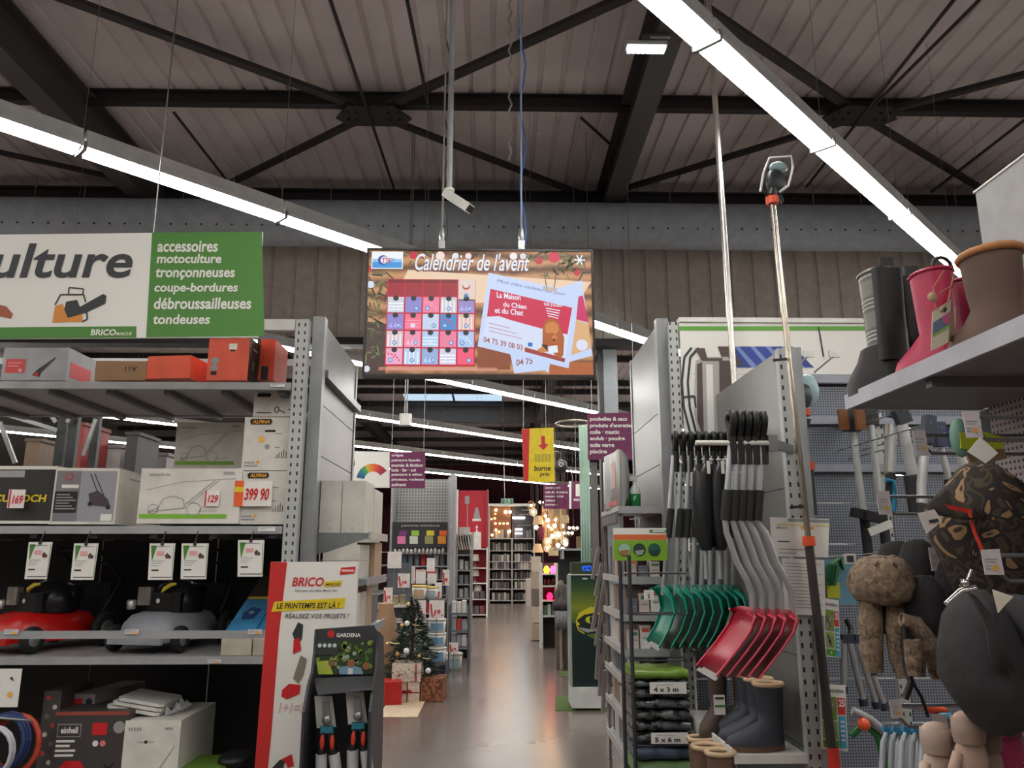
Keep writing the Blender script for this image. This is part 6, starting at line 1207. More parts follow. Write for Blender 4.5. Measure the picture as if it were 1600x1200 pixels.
t = thing('hand_tool', 'orange and turquoise garden hand tool on a lower hook', 'garden tool', P(1450, 1120, 2.6)); obj('orange_grip', MB().tube([P(1445, 1107, 2.6), P(1478, 1112, 2.6)], .012, 8), ORC, t); obj('turquoise_body', MB().ball(P(1478, 1124, 2.58), (.035, .02, .02)), M((40, 140, 170), .4), t); obj('stem', MB().tube([P(1405, 1103, 2.6), P(1445, 1107, 2.6)], .006, 6), GALV, t)
t = thing('grass_shears', 'curved grey and green long-handled shears beside the flower card', 'garden tool', P(1370, 1190, 3.4)); obj('grey_bow', MB().tube([P(1332, 1110, 3.4), P(1360, 1124, 3.4), P(1390, 1150, 3.4), P(1404, 1200, 3.4)], .016, 8), M((150, 152, 156), .4), t); obj('green_bow', MB().tube([P(1330, 1150, 3.42), P(1350, 1130, 3.42), P(1372, 1150, 3.42), P(1384, 1200, 3.42)], .016, 8), M((40, 110, 60), .4), t); obj('orange_joint', MB().ball(P(1350, 1132, 3.38), .025), ORC, t)
# hose pack and tools on the pegboard --------------------------------
YT4 = 4.5
def ptool(lb, pts_w, pts_b, head, headc, Y=YT4, r=.02, grp='long-handled shears on the pegboard', extra=None):
    t = thing('telescopic_shears', lb, 'garden tool', P(*pts_b[-1], Y), 0, grp)
    obj('tube', MB().tube([P(*q, Y) for q in pts_w], r, 10), M((200, 200, 198), .35, .3), t); obj('grip', MB().tube([P(*q, Y) for q in pts_b], r*1.35, 10), M((44, 45, 48), .6), t)
    h_ = MB(); a_, b_, w_ = head; h_.bar(P(*a_, Y), P(*b_, Y), w_, .05, (0, 1, 0)); obj('head', h_, headc, t)
    if extra: extra(t, Y)
    a_, b_, w_ = head; q = (P(*a_, Y)+P(*b_, Y))/2; obj('hook_prong', MB().tube([(q.x, Y-.03, q.z+.03), (q.x, YP+.008, q.z+.03)], .004, 5), GALV, t)
    return t
BRWN = M((120, 72, 34), .6)
def exA(dx):
    def f(t, Y): obj('blade_guard', MB().bar(P(1316+dx, 640, Y-.04), P(1320+dx, 672, Y-.04), .05, .03, (0, 1, 0)), BRWN, t); obj('stop_ring', MB().bar(P(1331+dx*.8, 800+dx*.2, Y-.02), P(1360+dx*.8, 806+dx*.2, Y-.02), .05, .05), BLACK, t)
    return f
ptool('white shafted long shears with brown blade guard, outermost on the pegboard', [(1333, 676), (1349, 800)], [(1350, 804), (1357, 868)], ((1330, 640), (1332, 674), .09), M((36, 36, 38), .5), extra=exA(0))
ptool('white shafted long shears with brown blade guard, second on the pegboard', [(1361, 664), (1377, 795)], [(1378, 800), (1386, 860)], ((1358, 636), (1360, 664), .08), M((36, 36, 38), .5), Y=YT4-.1, extra=exA(26))
BLU = M((40, 140, 178), .4)
ptool('blue and grey bypass loppers hanging vertically', [(1396, 662), (1393, 738)], [(1392, 742), (1391, 795)], ((1388, 642), (1410, 646), .06), M((56, 66, 74), .5), Y=4.1, extra=lambda t, Y: (obj('second_tube', MB().tube([P(1387, 664, Y+.03), P(1386, 740, Y+.03)], .016, 8), M((170, 160, 150), .4, .3), t), obj('blue_grip', MB().tube([P(1384, 750, Y-.03), P(1396, 752, Y-.03), P(1398, 780, Y-.03), P(1396, 800, Y-.03)], .013, 8), BLU, t), obj('blue_head_band', MB().bar(P(1400, 652, Y-.04), P(1416, 656, Y-.04), .03, .02), BLU, t)))
ptool('grey tube loppers leaning across the pegboard', [(1410, 664), (1426, 742)], [(1424, 744), (1432, 800)], ((1404, 640), (1414, 662), .07), M((40, 46, 52), .5), Y=4.0, r=.028)
ptool('white thick tube pruner behind the price tags', [(1446, 696), (1440, 755), (1440, 786)], [(1440, 788), (1440, 800)], ((1452, 650), (1448, 694), .05), M((60, 66, 80), .5), Y=3.7, r=.022)
ptool('pale tube pruner reaching towards the camouflage cap', [(1496, 700), (1512, 742)], [(1513, 744), (1518, 760)], ((1490, 668), (1495, 698), .05), M((50, 70, 110), .5), Y=3.6, r=.02)
ptool('thin grey tube shears behind the glove pack', [(1470, 700), (1482, 748)], [(1482, 750), (1486, 790)], ((1465, 660), (1470, 698), .05), M((60, 66, 90), .5), Y=3.8, r=.016)
obj('label_strip', MB().bar(P(1358, 832, 4.0), P(1393, 818, 4.0), .04, .006, (0, 1, 0)), PWHITE, None, 'white label strip hung below the shears', 'label')
# packed heads at upper wire hooks
for i, (x0, y0, x1, y1) in enumerate([(1232, 583, 1262, 557), (1268, 583, 1302, 557)]):
    obj('display_hook', MB().tube([P(x0+5, y0, 4.64), P(x0+5, y0-2, 4.4), P(x1, y1, 4.0)], .005, 6).box(P(x1-8, y1, 4.0).x, P(x1+9, y1, 4.0).x, 3.985, 3.995, P(x1, y1+2, 4.0).z, P(x1, y1-8, 4.0).z), M((196, 196, 192), .3, .4), None, 'bright wire hook with a clear end plate, '+('outer one', 'inner one')[i], 'hook', 'wire hooks before the poster')
# lower left bay tools: hose pack, extendable handles, cards
t = thing('hose_pack', 'green coiled hose pack with yellow and blue card', 'pack', P(1308, 915, 4.0)); 
mb = MB()
for k in range(4): mb.tube([P(1292+k*4, 915, 4.0-.02*k), P(1296+k*4, 884, 4.0-.02*k), P(1308+k*2, 874, 4.0-.02*k), P(1318, 890, 4.0-.02*k)], .009, 6)
obj('hose_coils', mb, M((40, 110, 60), .5), t); obj('pack_card', MB().box(P(1290, 900, 4.02).x, P(1334, 900, 4.02).x, 4.02, 4.04, P(1300, 944, 4.02).z, P(1300, 876, 4.02).z), M((100, 150, 170), .5), t); obj('hanger_wire', MB().tube([P(1308, 880, 4.04), V((P(1308, 880, 4.04).x, YP+.006, P(1308, 880, 4.04).z))], .003, 5), GALV, t); obj('yellow_insert', MB().box(P(1292, 900, 3.98).x, P(1312, 900, 3.98).x, 3.99, 4.0, P(1300, 935, 3.98).z, P(1300, 910, 3.98).z), M((180, 180, 40), .5), t)
t = thing('tag_frame', 'small white framed black square tag on a wire', 'price tag', P(1328, 882, 3.9)); obj('frame', MB().box(P(1320, 880, 3.9).x, P(1338, 880, 3.9).x, 3.9, 3.905, P(1320, 881, 3.9).z, P(1320, 865, 3.9).z), WHITE, t); obj('dark_centre', MB().box(P(1324, 880, 3.9).x, P(1334, 880, 3.9).x, 3.895, 3.899, P(1320, 878, 3.9).z, P(1320, 868, 3.9).z), DK, t); obj('wire', MB().tube([P(1290, 870, 3.92), P(1330, 868, 3.92), P(1370, 864, 3.92), P(1372, 864, 4.6)], .003, 5), GALV, t)
for i, (x0, y0, x1, y1, lb) in enumerate([(1318, 1000, 1318, 1072, 'silver extension handle beside the upper flower card'), (1327, 1000, 1348, 1092, 'silver extension handle, second from the flower card'), (1338, 1000, 1368, 1096, 'silver extension handle, third from the flower card'), (1362, 1050, 1380, 1098, 'silver extension handle below the fur hat')]):
    Y = 3.8; t = thing('extension_handle', lb, 'garden tool', P(x1, y1, Y), 0, 'silver extension handles'); obj('tube', MB().tube([P(x0, y0, Y), P(x1, y1, Y)], .015, 8), M((190, 190, 192), .3, .6), t); d = (P(x1, y1, Y)-P(x0, y0, Y)).normalized(); obj('end_cap', MB().tube([P(x1, y1, Y), P(x1, y1, Y)+d*.03], .022, 8), M((50, 56, 74), .5), t); obj('top_clamp', MB().bar(P(x0-3, y0-2, Y), P(x0+6, y0-2, Y), .03, .04), M((50, 56, 74), .5), t)
obj('wall_hook', MB().tube([P(1322, 968, 3.9), P(1330, 984, 3.9), P(1326, 1000, 3.85)], .012, 8), BLACK, None, 'black hook carrying the silver extension handles', 'hook')
def flower_card(pts, Y, lb):
    a_, b_, c_, d_ = [P(*q, Y) for q in pts]; t = obj('product_card', MB().prism([a_, b_, c_, d_], (0, .003, 0)), PWHITE, None, lb, 'card', 'garden tool cards')
    f = Face(a_, b_-a_, d_-a_); f.disc(.2, .1, .07, M((206, 50, 46), .5, var=0), 1); f.text('GARDENA', .3, .07, .92, .12, M((96, 90, 96), .5, var=0), 1, .02)
    f.rect(.06, .19, .62, .55, M((122, 146, 66), .5, var=.2), 1); f.rect(.06, .57, .62, .84, M((140, 166, 80), .5, var=.2), 1); f.rect(.06, .86, .66, .97, M((84, 152, 44), .5, var=0), 1); f.line([(.12, .5), (.5, .3)], .008, M((170, 150, 160), .5, var=0), 2); f.line([(.14, .3), (.4, .48)], .008, M((120, 96, 110), .5, var=0), 2); f.line([(.14, .8), (.5, .64)], .008, M((150, 130, 150), .5, var=0), 2); f.line([(.2, .62), (.4, .8)], .008, M((96, 70, 90), .5, var=0), 2)
    f.rect(.66, .2, .95, .46, M((206, 56, 56), .5, var=0), 1); f.text('25', .7, .22, .92, .34, PWHITE, 2, .04); f.rect(.68, .48, .95, .97, M((70, 170, 206), .5, var=0), 1)
    for k in range(5): f.rect(.74, .55+k*.07, .9, .58+k*.07, PWHITE, 2)
    f.disc(.38, .915, .06, PWHITE, 2); f.done(t); obj('hanger_wire', MB().tube([(a_+b_)/2+V((0, .006, -.01)), V(((a_.x+b_.x)/2, YP+.006, a_.z))], .003, 5), GALV, t)
flower_card([(1280, 1068), (1321, 1071), (1325, 1174), (1284, 1170)], 3.5, 'flower garden product card with a red price block, lower one'); flower_card([(1286, 934), (1310, 938), (1314, 1028), (1290, 1026)], 3.7, 'flower garden product card with a red price block, upper one')
for i, (x, lb) in enumerate([(1254, 'dark green garden stake beside the pole, outer'), (1272, 'dark green garden stake beside the pole, inner')]): obj('garden_stake', MB().tube([P(x, 985, 3.95), P(x+8, 1140, 3.95)], [.012, .022], 8), M((22, 60, 54), .5), None, lb, 'stake', 'green stakes')
a_, b_ = P(1262, 1148, 3.9), P(1330, 1148, 3.9); t = thing('stake_bin', 'grey metal bin holding the green stakes at the frame bottom', 'bin', ((a_.x+b_.x)/2, 3.95, 0)); zb3 = a_.z
mb = MB(); x0, x1, y0, y1 = a_.x, b_.x-.08, 3.86, 4.04
mb.box(x0, x1, y0, y0+.008, .0, zb3); mb.box(x0, x1, y1-.008, y1, .0, zb3); mb.box(x0, x0+.008, y0+.008, y1-.008, 0, zb3); mb.box(x1-.008, x1, y0+.008, y1-.008, 0, zb3); mb.box(x0+.008, x1-.008, y0+.008, y1-.008, 0, .01); obj('bin_body', mb, M((120, 120, 122), .4, .3), t)
# ============================================================ BACKGROUND AISLE
def yfl(px_, py): return PZ(px_, py, 0).y
def shelf_unit(name, lb, x0, x1, ytop, Y, dep, rows, mat, back, cat='shelving', side=True, grp=None):
    a_, b_ = P(x0, 900, Y).x, P(x1, 900, Y).x; zt = P((x0+x1)/2, ytop, Y).z; t = thing(name, lb, cat, ((a_+b_)/2, Y, 0), 0, grp); zs_ = []
    if back: obj('back_panel', MB().box(a_, b_, Y+dep, Y+dep+.03, 0, zt), back, t)
    for x in (a_, b_): obj('side_post', MB().box(x-.02, x+.02, Y, Y+dep-.002, 0, zt), mat, t)
    for py in rows: z = P((x0+x1)/2, py, Y).z; zs_.append(z); obj('shelf_board', MB().box(a_+.022, b_-.022, Y, Y+dep-.004, z-.025, z), mat, t)
    return t, a_, b_, zs_
def goods(xa, xb, Y, z, h, n, pal, nm, lb, cat, grp, dep=.15, kind='box', seed=1, where=''):
    rr = random.Random(seed); w_ = (xb-xa)/n
    for k in range(n):
        x = xa+w_*(k+.5); hh = h*rr.uniform(.8, 1); m_ = M(pal[rr.randrange(len(pal))], .5); mb = MB()
        if kind == 'box': mb.cbox((x, Y+dep/2, z+hh/2), (w_*.88, dep, hh), .006)
        elif kind == 'tin': mb.lathe((x, Y+dep/2, z), [(0, 0), (w_*.4, 0), (w_*.42, hh*.1), (w_*.42, hh*.9), (w_*.44, hh*.92), (w_*.44, hh*.97), (w_*.36, hh), (0, hh*.98)], 12)
        elif kind == 'bottle': mb.lathe((x, Y+dep/2, z), [(0, 0), (w_*.34, 0), (w_*.36, hh*.6), (w_*.12, hh*.8), (w_*.12, hh), (0, hh)], 8)
        elif kind == 'ball': mb.ball((x, Y+dep/2, z+hh/2), (w_*.42, w_*.42, hh/2), 8, 6)
        obj(nm, mb, m_, None, lb+', '+ORD[min(k, 29)]+' from the near side'+where if not grp.startswith('=') else lb, cat, grp.strip('='))
# --- paint department back unit (grey perforated panels, colour board)
Yp = 12.9
t, xa, xb, _ = shelf_unit('paint_shelving', 'grey perforated shelving with a black colour header in the paint aisle', 609, 700, 745, Yp, .5, [], GREYP, None)
zq = [P(650, y, Yp).z for y in (764, 784, 799, 806, 815, 856)]
zt_ = P(650, 745, Yp).z
for z0, z1 in ((zq[0]+.004, zt_), (zq[1]+.004, zq[0]), (zq[2]+.004, zq[1]), (zq[4]+.004, zq[2])): obj('perforated_panel', MB().box(xa+.022, xb-.022, Yp+.42, Yp+.44, z0, z1), MESHP, t)
obj('black_header', MB().box(xa+.022, xb-.022, Yp-.05, Yp-.02, zq[5], zq[4]-.01), M((40, 38, 42), .5), t)
f = Face.px(609, 817, 700, 857, Yp-.05); f.text('peintures intérieures', .2, .06, .86, .17, PGREY, 1, .03)
for k, (u, c_, c2) in enumerate([(.17, (110, 50, 110), (220, 120, 160)), (.38, (150, 190, 60), (200, 200, 190)), (.64, (206, 190, 50), (150, 140, 96)), (.86, (226, 96, 40), (216, 140, 40))]):
    f.rect(u-.01, .3, u+.12, .5, M(c_, .5, var=0), 1); f.rect(u-.04, .52, u+.1, .82, M(c2, .5, var=0), 2)
f.done(t, 'colour_swatches')
rl = obj('roller_rail', MB().box(xa+.03, xb-.03, Yp-.02, Yp+.02, P(650, 866, Yp).z, P(650, 863, Yp).z), GALV, t)
goods(xa+.05, xb-.05, Yp-.1, P(650, 866, Yp).z+.001, .1, 13, [(196, 190, 184), (170, 166, 160)], 'paint_roller', 'pale paint roller on the rail under the colour header', 'paint roller', 'paint rollers on the rail', .1, 'ball')
mb = MB().box(xa-.0, xb+.0, Yp+.46, Yp+.48, 0, zq[4]); obj('lower_back', mb, DARK, t)
for i, py in enumerate((884, 905, 930, 958, 990, 1020)):
    z = P(650, py, Yp).z
    obj('shelf_board', MB().box(xa+.022, xb-.022, Yp+.02, Yp+.4, z-.02, z), GREYP, t)
    goods(xa+.05, xb-.05, Yp+.06, z+.002, .2, 8, [(206, 200, 196), (190, 60, 66), (120, 120, 124), (216, 206, 190), (90, 110, 130)], 'paint_tin', 'small paint tin on shelf '+['one', 'two', 'three', 'four', 'five', 'six'][i]+' below the rollers', 'tin', 'paint tins under the rollers', .2, 'tin', seed=i)
# posters with red prices
def price_poster(x0, y0, x1, y1, Y, lb, num='9', band=None, tilt=0):
    a_, b_ = P(x0, y0, Y), P(x1, y1, Y); t = thing('price_poster', lb, 'poster', ((a_.x+b_.x)/2, Y, b_.z), 0, 'white and red price posters'); obj('sheet', MB().box(a_.x, b_.x, Y, Y+.006, b_.z, a_.z), M((222, 214, 210), .5), t)
    f = Face(a_, (b_.x-a_.x, 0, 0), (0, 0, b_.z-a_.z)); 
    if num: f.line([(.1, .2), (.22, .95)], .02, M((196, 40, 50), .5, var=0), 1); f.text(num, .3, .52, .75, .88, M((196, 40, 50), .5, var=0), 2, .05, .2); f.disc(.86, .84, .05, RED, 1)
    if band: f.rect(0, 0, 1, .14, M(band, .5, var=0), 1)
    f.done(t)
    obj('clip_stand', MB().tube([((a_.x+b_.x)/2, Y+.01, max(.01, b_.z-(1. if x0 in (600, 646, 680, 692) else .3))), ((a_.x+b_.x)/2, Y+.01, b_.z+.02)], .006, 6), GALV, t)
for i, (x0, y0, x1, y1, Y, num, band, lb) in enumerate([
    (606, 862, 627, 888, 10.8, None, None, 'blank white poster by the bracket shelf corner'), (632, 885, 648, 912, 10.9, None, None, 'blank white poster above the small tins'),
    (622, 896, 640, 918, 10.6, '19', None, 'price poster low beside the blank one'), (650, 890, 665, 912, 10.9, None, (220, 180, 170), 'pale banded poster behind the curved reflection'), (667, 872, 679, 893, 11, None, None, 'narrow white poster with a red side'),
    (600, 918, 613, 942, 10.1, '19', None, 'price poster left of the christmas tree'), (646, 938, 665, 966, 10.0, '19', None, 'price poster on the left bucket stack'), (671, 938, 694, 966, 10.0, '19', None, 'price poster on the right bucket stack'),
    (680, 910, 690, 938, 10.6, '5', None, 'narrow price poster behind the right stack'), (692, 890, 702, 915, 11.4, '9', None, 'narrow price poster by the grey upright'), (668, 893, 682, 912, 11, None, (190, 40, 50), 'white poster with a dark red heading'), (702, 1004, 716, 1020, 9.9, '19', None, 'price poster on the white bucket')]):
    price_poster(x0, y0, x1, y1, Y, lb, num, band)
def bucket(lb, px_, y0, y1, Y, w_px, lab, lid=(210, 208, 200), grp='paint buckets', body=(206, 206, 202)):
    q0, q1 = P(px_, y1, Y), P(px_, y0, Y); h_ = q1.z-q0.z; r = w_px/1225*Y/2*1.02; t = thing('paint_bucket', lb, 'bucket', q0, 0, grp)
    obj('tub', MB().lathe(q0, [(0, .001), (r*.88, .001), (r*.97, h_*.85), (0, h_*.85)], 18), M(body, .4), t); obj('lid', MB().lathe(q0+V((0, 0, h_*.85)), [(0, .001), (r*1.02, .001), (r*1.02, h_*.1), (r*.9, h_*.14), (0, h_*.13)], 18), M(lid, .4), t)
    n_ = 5; mb = MB(); vs = []
    for z_ in (h_*.18, h_*.7):
        for k in range(n_+1): a = math.pi*(1.25+.5*k/n_); rr_ = r*(.9+.08*z_/h_)+.004; vs.append((q0.x+rr_*math.cos(a), q0.y+rr_*math.sin(a), q0.z+z_))
    mb.add(vs, [(k, k+1, n_+2+k, n_+1+k) for k in range(n_)]); obj('paper_label', mb, M(lab, .5), t); return t
wd_ = ['top', 'second', 'third', 'lowest']
for k, (y0, y1) in enumerate(((966, 988), (988, 1010), (1010, 1036))): bucket('white paint bucket with blue label, '+wd_[k]+' of the stack beside the tree', 683, y0, y1, 10.15, 27, (110, 150, 180), grp='buckets in the right stack')
for k, (y0, y1) in enumerate(((966, 985), (985, 1005), (1005, 1025))): bucket('pale green labelled bucket, '+wd_[k]+' of the stack behind the tree', 659, y0, y1, 10.25, 24, (150, 170, 150), grp='buckets in the left stack')
goods(P(606, 1000, 10.5).x, P(640, 1000, 10.5).x, 10.35, .001, .3, 3, [(196, 190, 180), (150, 156, 160), (206, 204, 196)], 'paint_tin', 'large paint tin on the floor behind the tree', 'tin', 'floor tins behind the tree', .1, 'tin', 9)
z0 = P(683, 1036, 10.15).z; q = P(683, 1036, 10.15); obj('plinth', MB().box(P(646, 1036, 10.15).x, P(697, 1036, 10.15).x, 9.98, 10.4, 0, z0), M((36, 38, 66), .5), None, 'dark blue plinth under the bucket stacks', 'plinth')
yb = yfl(708, 1047); bucket('large white lidded bucket on the floor at the aisle edge', 708, 1019, 1047.5, yb, 27, (160, 190, 200))
for k, (x, y0, y1, Y, c_, lb) in enumerate([(655, 914, 936, 10.3, (180, 150, 120), 'white bucket with yellow rim on the upper row, inner'), (673, 916, 937, 10.4, (150, 160, 170), 'white bucket with yellow rim on the upper row, outer')]): bucket(lb, x, y0, y1, Y, 22, c_, (206, 180, 80), 'yellow rimmed buckets')
q0, q1 = P(642, 937, 10.3), P(697, 937, 10.3); t = thing('display_table', 'dark steel table carrying paint buckets behind the tree', 'table', ((q0.x+q1.x)/2, 10.3, 0)); obj('table_top', MB().box(q0.x, q1.x, 10.22, 10.7, q0.z-.03, q0.z-.002), DARK, t)
for x in (q0.x+.02, q1.x-.02): obj('leg', MB().box(x-.015, x+.015, 10.6, 10.63, 0, q0.z-.03), DARK, t)
for i, (x, y) in enumerate([(604, 988), (620, 988), (604, 1020)]): bucket('blue and white paint tin left of the tree, '+ORD[i]+' from the top', x, y-22, y, 10.6, 18, (40, 60, 90), (196, 196, 190), 'tins left of the tree')
q0 = P(597, 990, 10.55); q1 = P(636, 990, 10.55); t = thing('low_shelf', 'white edged low shelves with paint tins left of the tree', 'shelving', ((q0.x+q1.x)/2, 10.55, 0))
for py in (945, 990, 1022): z = P(610, py, 10.55).z; obj('shelf_board', MB().box(q0.x, q1.x, 10.48, 10.86, z-.03, z-.002), WHITE, t)
obj('back_panel', MB().box(q0.x, q1.x, 10.87, 10.89, 0, P(610, 880, 10.5).z), M((90, 92, 100), .5), t)
goods(q0.x+.02, q1.x-.02, 10.5, P(610, 945, 10.55).z+.001, .14, 3, [(196, 196, 190), (40, 50, 76), (160, 150, 120)], 'paint_tin', 'paint tin on the upper low shelf', 'tin', 'tins on the low shelves', .16, 'tin', 3)
# --- christmas tree and presents
yt = 9.55; q = P(643, 1060, yt); zb4 = .0; tip = P(632, 935, yt).z
t = thing('christmas_tree', 'decorated green artificial christmas tree above the presents', 'christmas tree', (q.x, yt, 0))
obj('trunk', MB().tube([(q.x, yt, 0), (q.x, yt, tip-.1)], .02, 8), M((70, 50, 36), .8), t); mb = MB(); rr = random.Random(2)
for i in range(4200):
    v = rr.random()**.75; z = tip-.02-v*(tip-.22); R_ = .03+.40*v*(.82+.18*math.sin(v*38)); a = rr.uniform(0, 6.283); r = R_*math.sqrt(rr.uniform(.25, 1)); x, y = q.x+r*math.cos(a), yt+r*math.sin(a)
    d = V((math.cos(a)+rr.uniform(-.5, .5), math.sin(a)+rr.uniform(-.5, .5), rr.uniform(-.5, .5)))*.045; s_ = V((-math.sin(a), math.cos(a), rr.uniform(-1, 1)))*.008; c_ = V((x, y, z)); mb.add([c_-s_, c_+s_, c_+d], [(0, 1, 2)])
obj('needles', mb, M((34, 54, 38), .7, var=.4), t, kind='stuff')
for i, (x, y, r, c_) in enumerate([(636, 974, 4, (222, 222, 220)), (635, 1017, 4.5, (222, 222, 220)), (669, 1048, 4, (222, 222, 220)), (628, 977, 3, (206, 170, 110)), (638, 944, 3, (206, 176, 120)), (605, 1006, 2.6, (206, 176, 120)), (621, 1022, 3, (196, 150, 96)), (655, 1025, 2.5, (206, 170, 110))]): obj('bauble', MB().ball(P(x, y, yt-.12-.24*(y-940)/120), r/1225*yt, 10, 7), M(c_, .25), t)
mb = MB()
for x, y, dx in ((608, 1004, 16), (618, 1032, 10), (645, 976, 10), (650, 983, 9), (660, 1028, 12)): mb.tube([P(x, y, yt-.4), P(x+dx*.5, y+1.5, yt-.42), P(x+dx, y+1, yt-.4)], .006, 5)
obj('gold_garland', mb, M((214, 190, 130), .3, .5), t)
def gift(lb, x0, y0, x1, y1, Y, dep, mat, rib=None, rz=0, bow=None):
    o, f, s_ = pbox(x0, y0, x1, y1, Y, dep, 'gift_box', lb, 'gift box', mat, rz=rz)
    if rib: f.rect(rib[1], 0, rib[1]+.07, 1, rib[0], 1)
    if rib and len(rib) > 2: f.rect(0, .48, 1, .54, rib[0], 1)
    f.done(o, 'ribbon')
    if bow: b_ = MB(); c_ = f.pt(*bow, 8); b_.ball(c_+V((-.025, 0, .01)), (.03, .01, .018)); b_.ball(c_+V((.025, 0, .01)), (.03, .01, .018)); b_.ball(c_, .012); obj('bow', b_, rib[0], o)
    return o
RB_ = M((150, 36, 40), .5, var=0); yg = yfl(660, 1097)
gift('cream wrapped present with a dark red bow, bottom centre of the pile', 626, 1066, 655, 1098, yg, .3, GIFT1, (RB_, .3, 1), bow=(.32, .5))
gift('cream patterned present with a pink ribbon, on top of the pile', 612, 1037.5, 657, 1065.5, yg-.01, .34, GIFT1, (M((190, 80, 90), .5, var=0), .8))
gift('bright red present left of the pile', 600, 1066, 627, 1103, yfl(615, 1103), .3, M((176, 28, 28), .5), rz=.15)
gift('brown gold wrapped present at the aisle end of the pile', 657, 1060, 691, 1096, yfl(675, 1096)-.02, .34, GIFT2, rz=-.1)
q = P(600, 1060, 9.9); obj('kraft_sack', MB().loft([[(q.x+rx*math.cos(k*.524), 9.9+.15*math.sin(k*.524), z) for k in range(12)] for rx, z in ((.14, .0), (.17, .3), (.15, .7), (.09, .95), (.1, 1.02))]), M((170, 134, 104), .8), None, 'brown kraft sack standing left of the christmas tree', 'sack')
a_ = [PZ(*p_, .002) for p_ in ((604, 1100), (664, 1096), (652, 1121), (590, 1121))]; obj('floor_mat', MB().prism([(p_.x, p_.y, .001) for p_ in a_], (0, 0, .006)), M((196, 176, 148), .7), None, 'beige floor mat in front of the presents', 'mat')
# --- grey upright column of the paint row
q = P(706, 900, 12.2); t = thing('gondola_end', 'pale grey gondola side between paint rows and the red unit', 'shelving', (q.x, 12.2, 0)); obj('metal_panel', MB().box(q.x-.04, q.x+.02, 12.2, 12.9, 0, P(706, 740, 12.2).z), GREYP, t); obj('post', MB().box(q.x+.022, q.x+.05, 12.18, 12.24, 0, P(706, 742, 12.2).z), STEEL, t)
# tool rack next to it
Yq = 13.0; t, xa, xb, zz4 = shelf_unit('brush_rack', 'narrow grey rack of brushes and white tins beside the red unit', 713, 736, 834, Yq, .35, [835, 866, 890, 912, 934, 960, 986, 1012], GREYP, M((150, 150, 150), .5))
for k in range(6): q = P(711+k*4, 835.5, Yq-.004); obj('brush', MB().tube([(q.x, q.y, q.z), (q.x+.02, q.y-.01, q.z-.14), (q.x+.045, q.y-.02, q.z-.24)], [.008, .012, .018], 6), M(((176, 140, 124), (150, 150, 146), (206, 196, 180))[k % 3], .5), None, 'paint brush hanging in the narrow rack, '+ORD[k]+' from the grey post', 'brush', 'brushes hanging in the rack')
for i in (2, 3, 4, 5, 6, 7): goods(xa+.03, xb-.03, Yq+.02, zz4[i]+.002, .16, 2, [(210, 206, 202), (196, 196, 196), (150, 152, 156)], 'white_tin', 'white tin in the narrow rack, tier '+['', '', 'two', 'three', 'four', 'five', 'six', 'seven'][i], 'tin', 'tins in the narrow rack', .14, 'tin', i)
goods(xa+.02, xb-.02, Yq, zz4[0]+.002, .14, 1, [(206, 200, 198)], 'white_carton', 'white carton on top of the narrow brush rack', 'box', 'white carton on the brush rack', .2)
# step display and leaning panels
t = thing('wire_trolley', 'dark grey wire trolley with paint accessories at the aisle edge', 'trolley', P(716, 1000, 11.3)); q = P(702, 960, 11.2); q2 = P(732, 960, 11.2); zz5 = [P(716, y, 11.2).z for y in (958, 985, 1010)]
for x in (q.x, q2.x):
    for y in (11.2, 11.6): obj('post', MB().tube([(x, y, 0), (x, y, zz5[0]+.1)], .014, 6), M((90, 92, 98), .4), t)
for z in zz5: obj('tray', MB().box(q.x+.016, q2.x-.016, 11.2, 11.6, z-.02, z), M((110, 112, 118), .4, .3), t)
for i in range(3): goods(q.x+.03, q2.x-.03, 11.24, zz5[i]+.002, .16, 3, [(150, 152, 158), (190, 60, 60), (206, 200, 196)], 'accessory_pack', 'small accessory pack on tray '+['one', 'two', 'three'][i]+' of the wire trolley', 'pack', 'accessory packs on the trolley', .2, 'box', i+5)
# --- red lamp unit
Yr = yfl(748, 965)
REDB = M((176, 12, 40), .5); t, xa, xb, zz6 = shelf_unit('red_display_unit', 'tall red display unit with lamp pictures and white shelves', 713, 761, 765, Yr, .6, [857, 887, 911, 936, 960], WHITE, REDB)
obj('red_board', MB().box(xa+.022, xb-.022, Yr+.1, Yr+.13, P(740, 855, Yr).z, P(740, 766, Yr).z), REDB, t); obj('side_board', MB().box(xb-.018, xb+.018, Yr-.02, Yr-.003, P(740, 855, Yr).z, P(740, 766, Yr).z), REDB, t)
f = Face.px(713, 766, 761, 856, Yr+.1); f.rect(.28, .1, .42, .24, PGREY, 1); f.line([(.36, .24), (.36, .7)], .02, PGREY, 1); f.poly([(.55, .5), (.62, .3), (.7, .3), (.78, .5)], PGREY, 1); f.rect(.52, .5, .8, .54, PWHITE, 1); f.text('t', .62, .6, .7, .74, PWHITE, 1, .03); f.poly([(.0, .0), (.08, .0), (.03, .9), (0, .9)], M((226, 120, 140), .5, var=0), 1); f.done(t)
def lampy(x, Y, z, h, lb, grp, shade=(206, 196, 188)):
    t = thing('table_lamp', lb, 'lamp', (x, Y, z), 0, grp); obj('lamp_base', MB().lathe((x, Y, z), [(0, 0), (.08, 0), (.08, .02), (.015, .04), (.02, h*.5), (0, h*.5)], 10), M((120, 116, 116), .4), t); obj('lamp_shade', MB().lathe((x, Y, z+h*.5), [(.12, 0), (.09, h*.5), (.085, h*.5), (.115, 0)], 12), M(shade, .7), t)
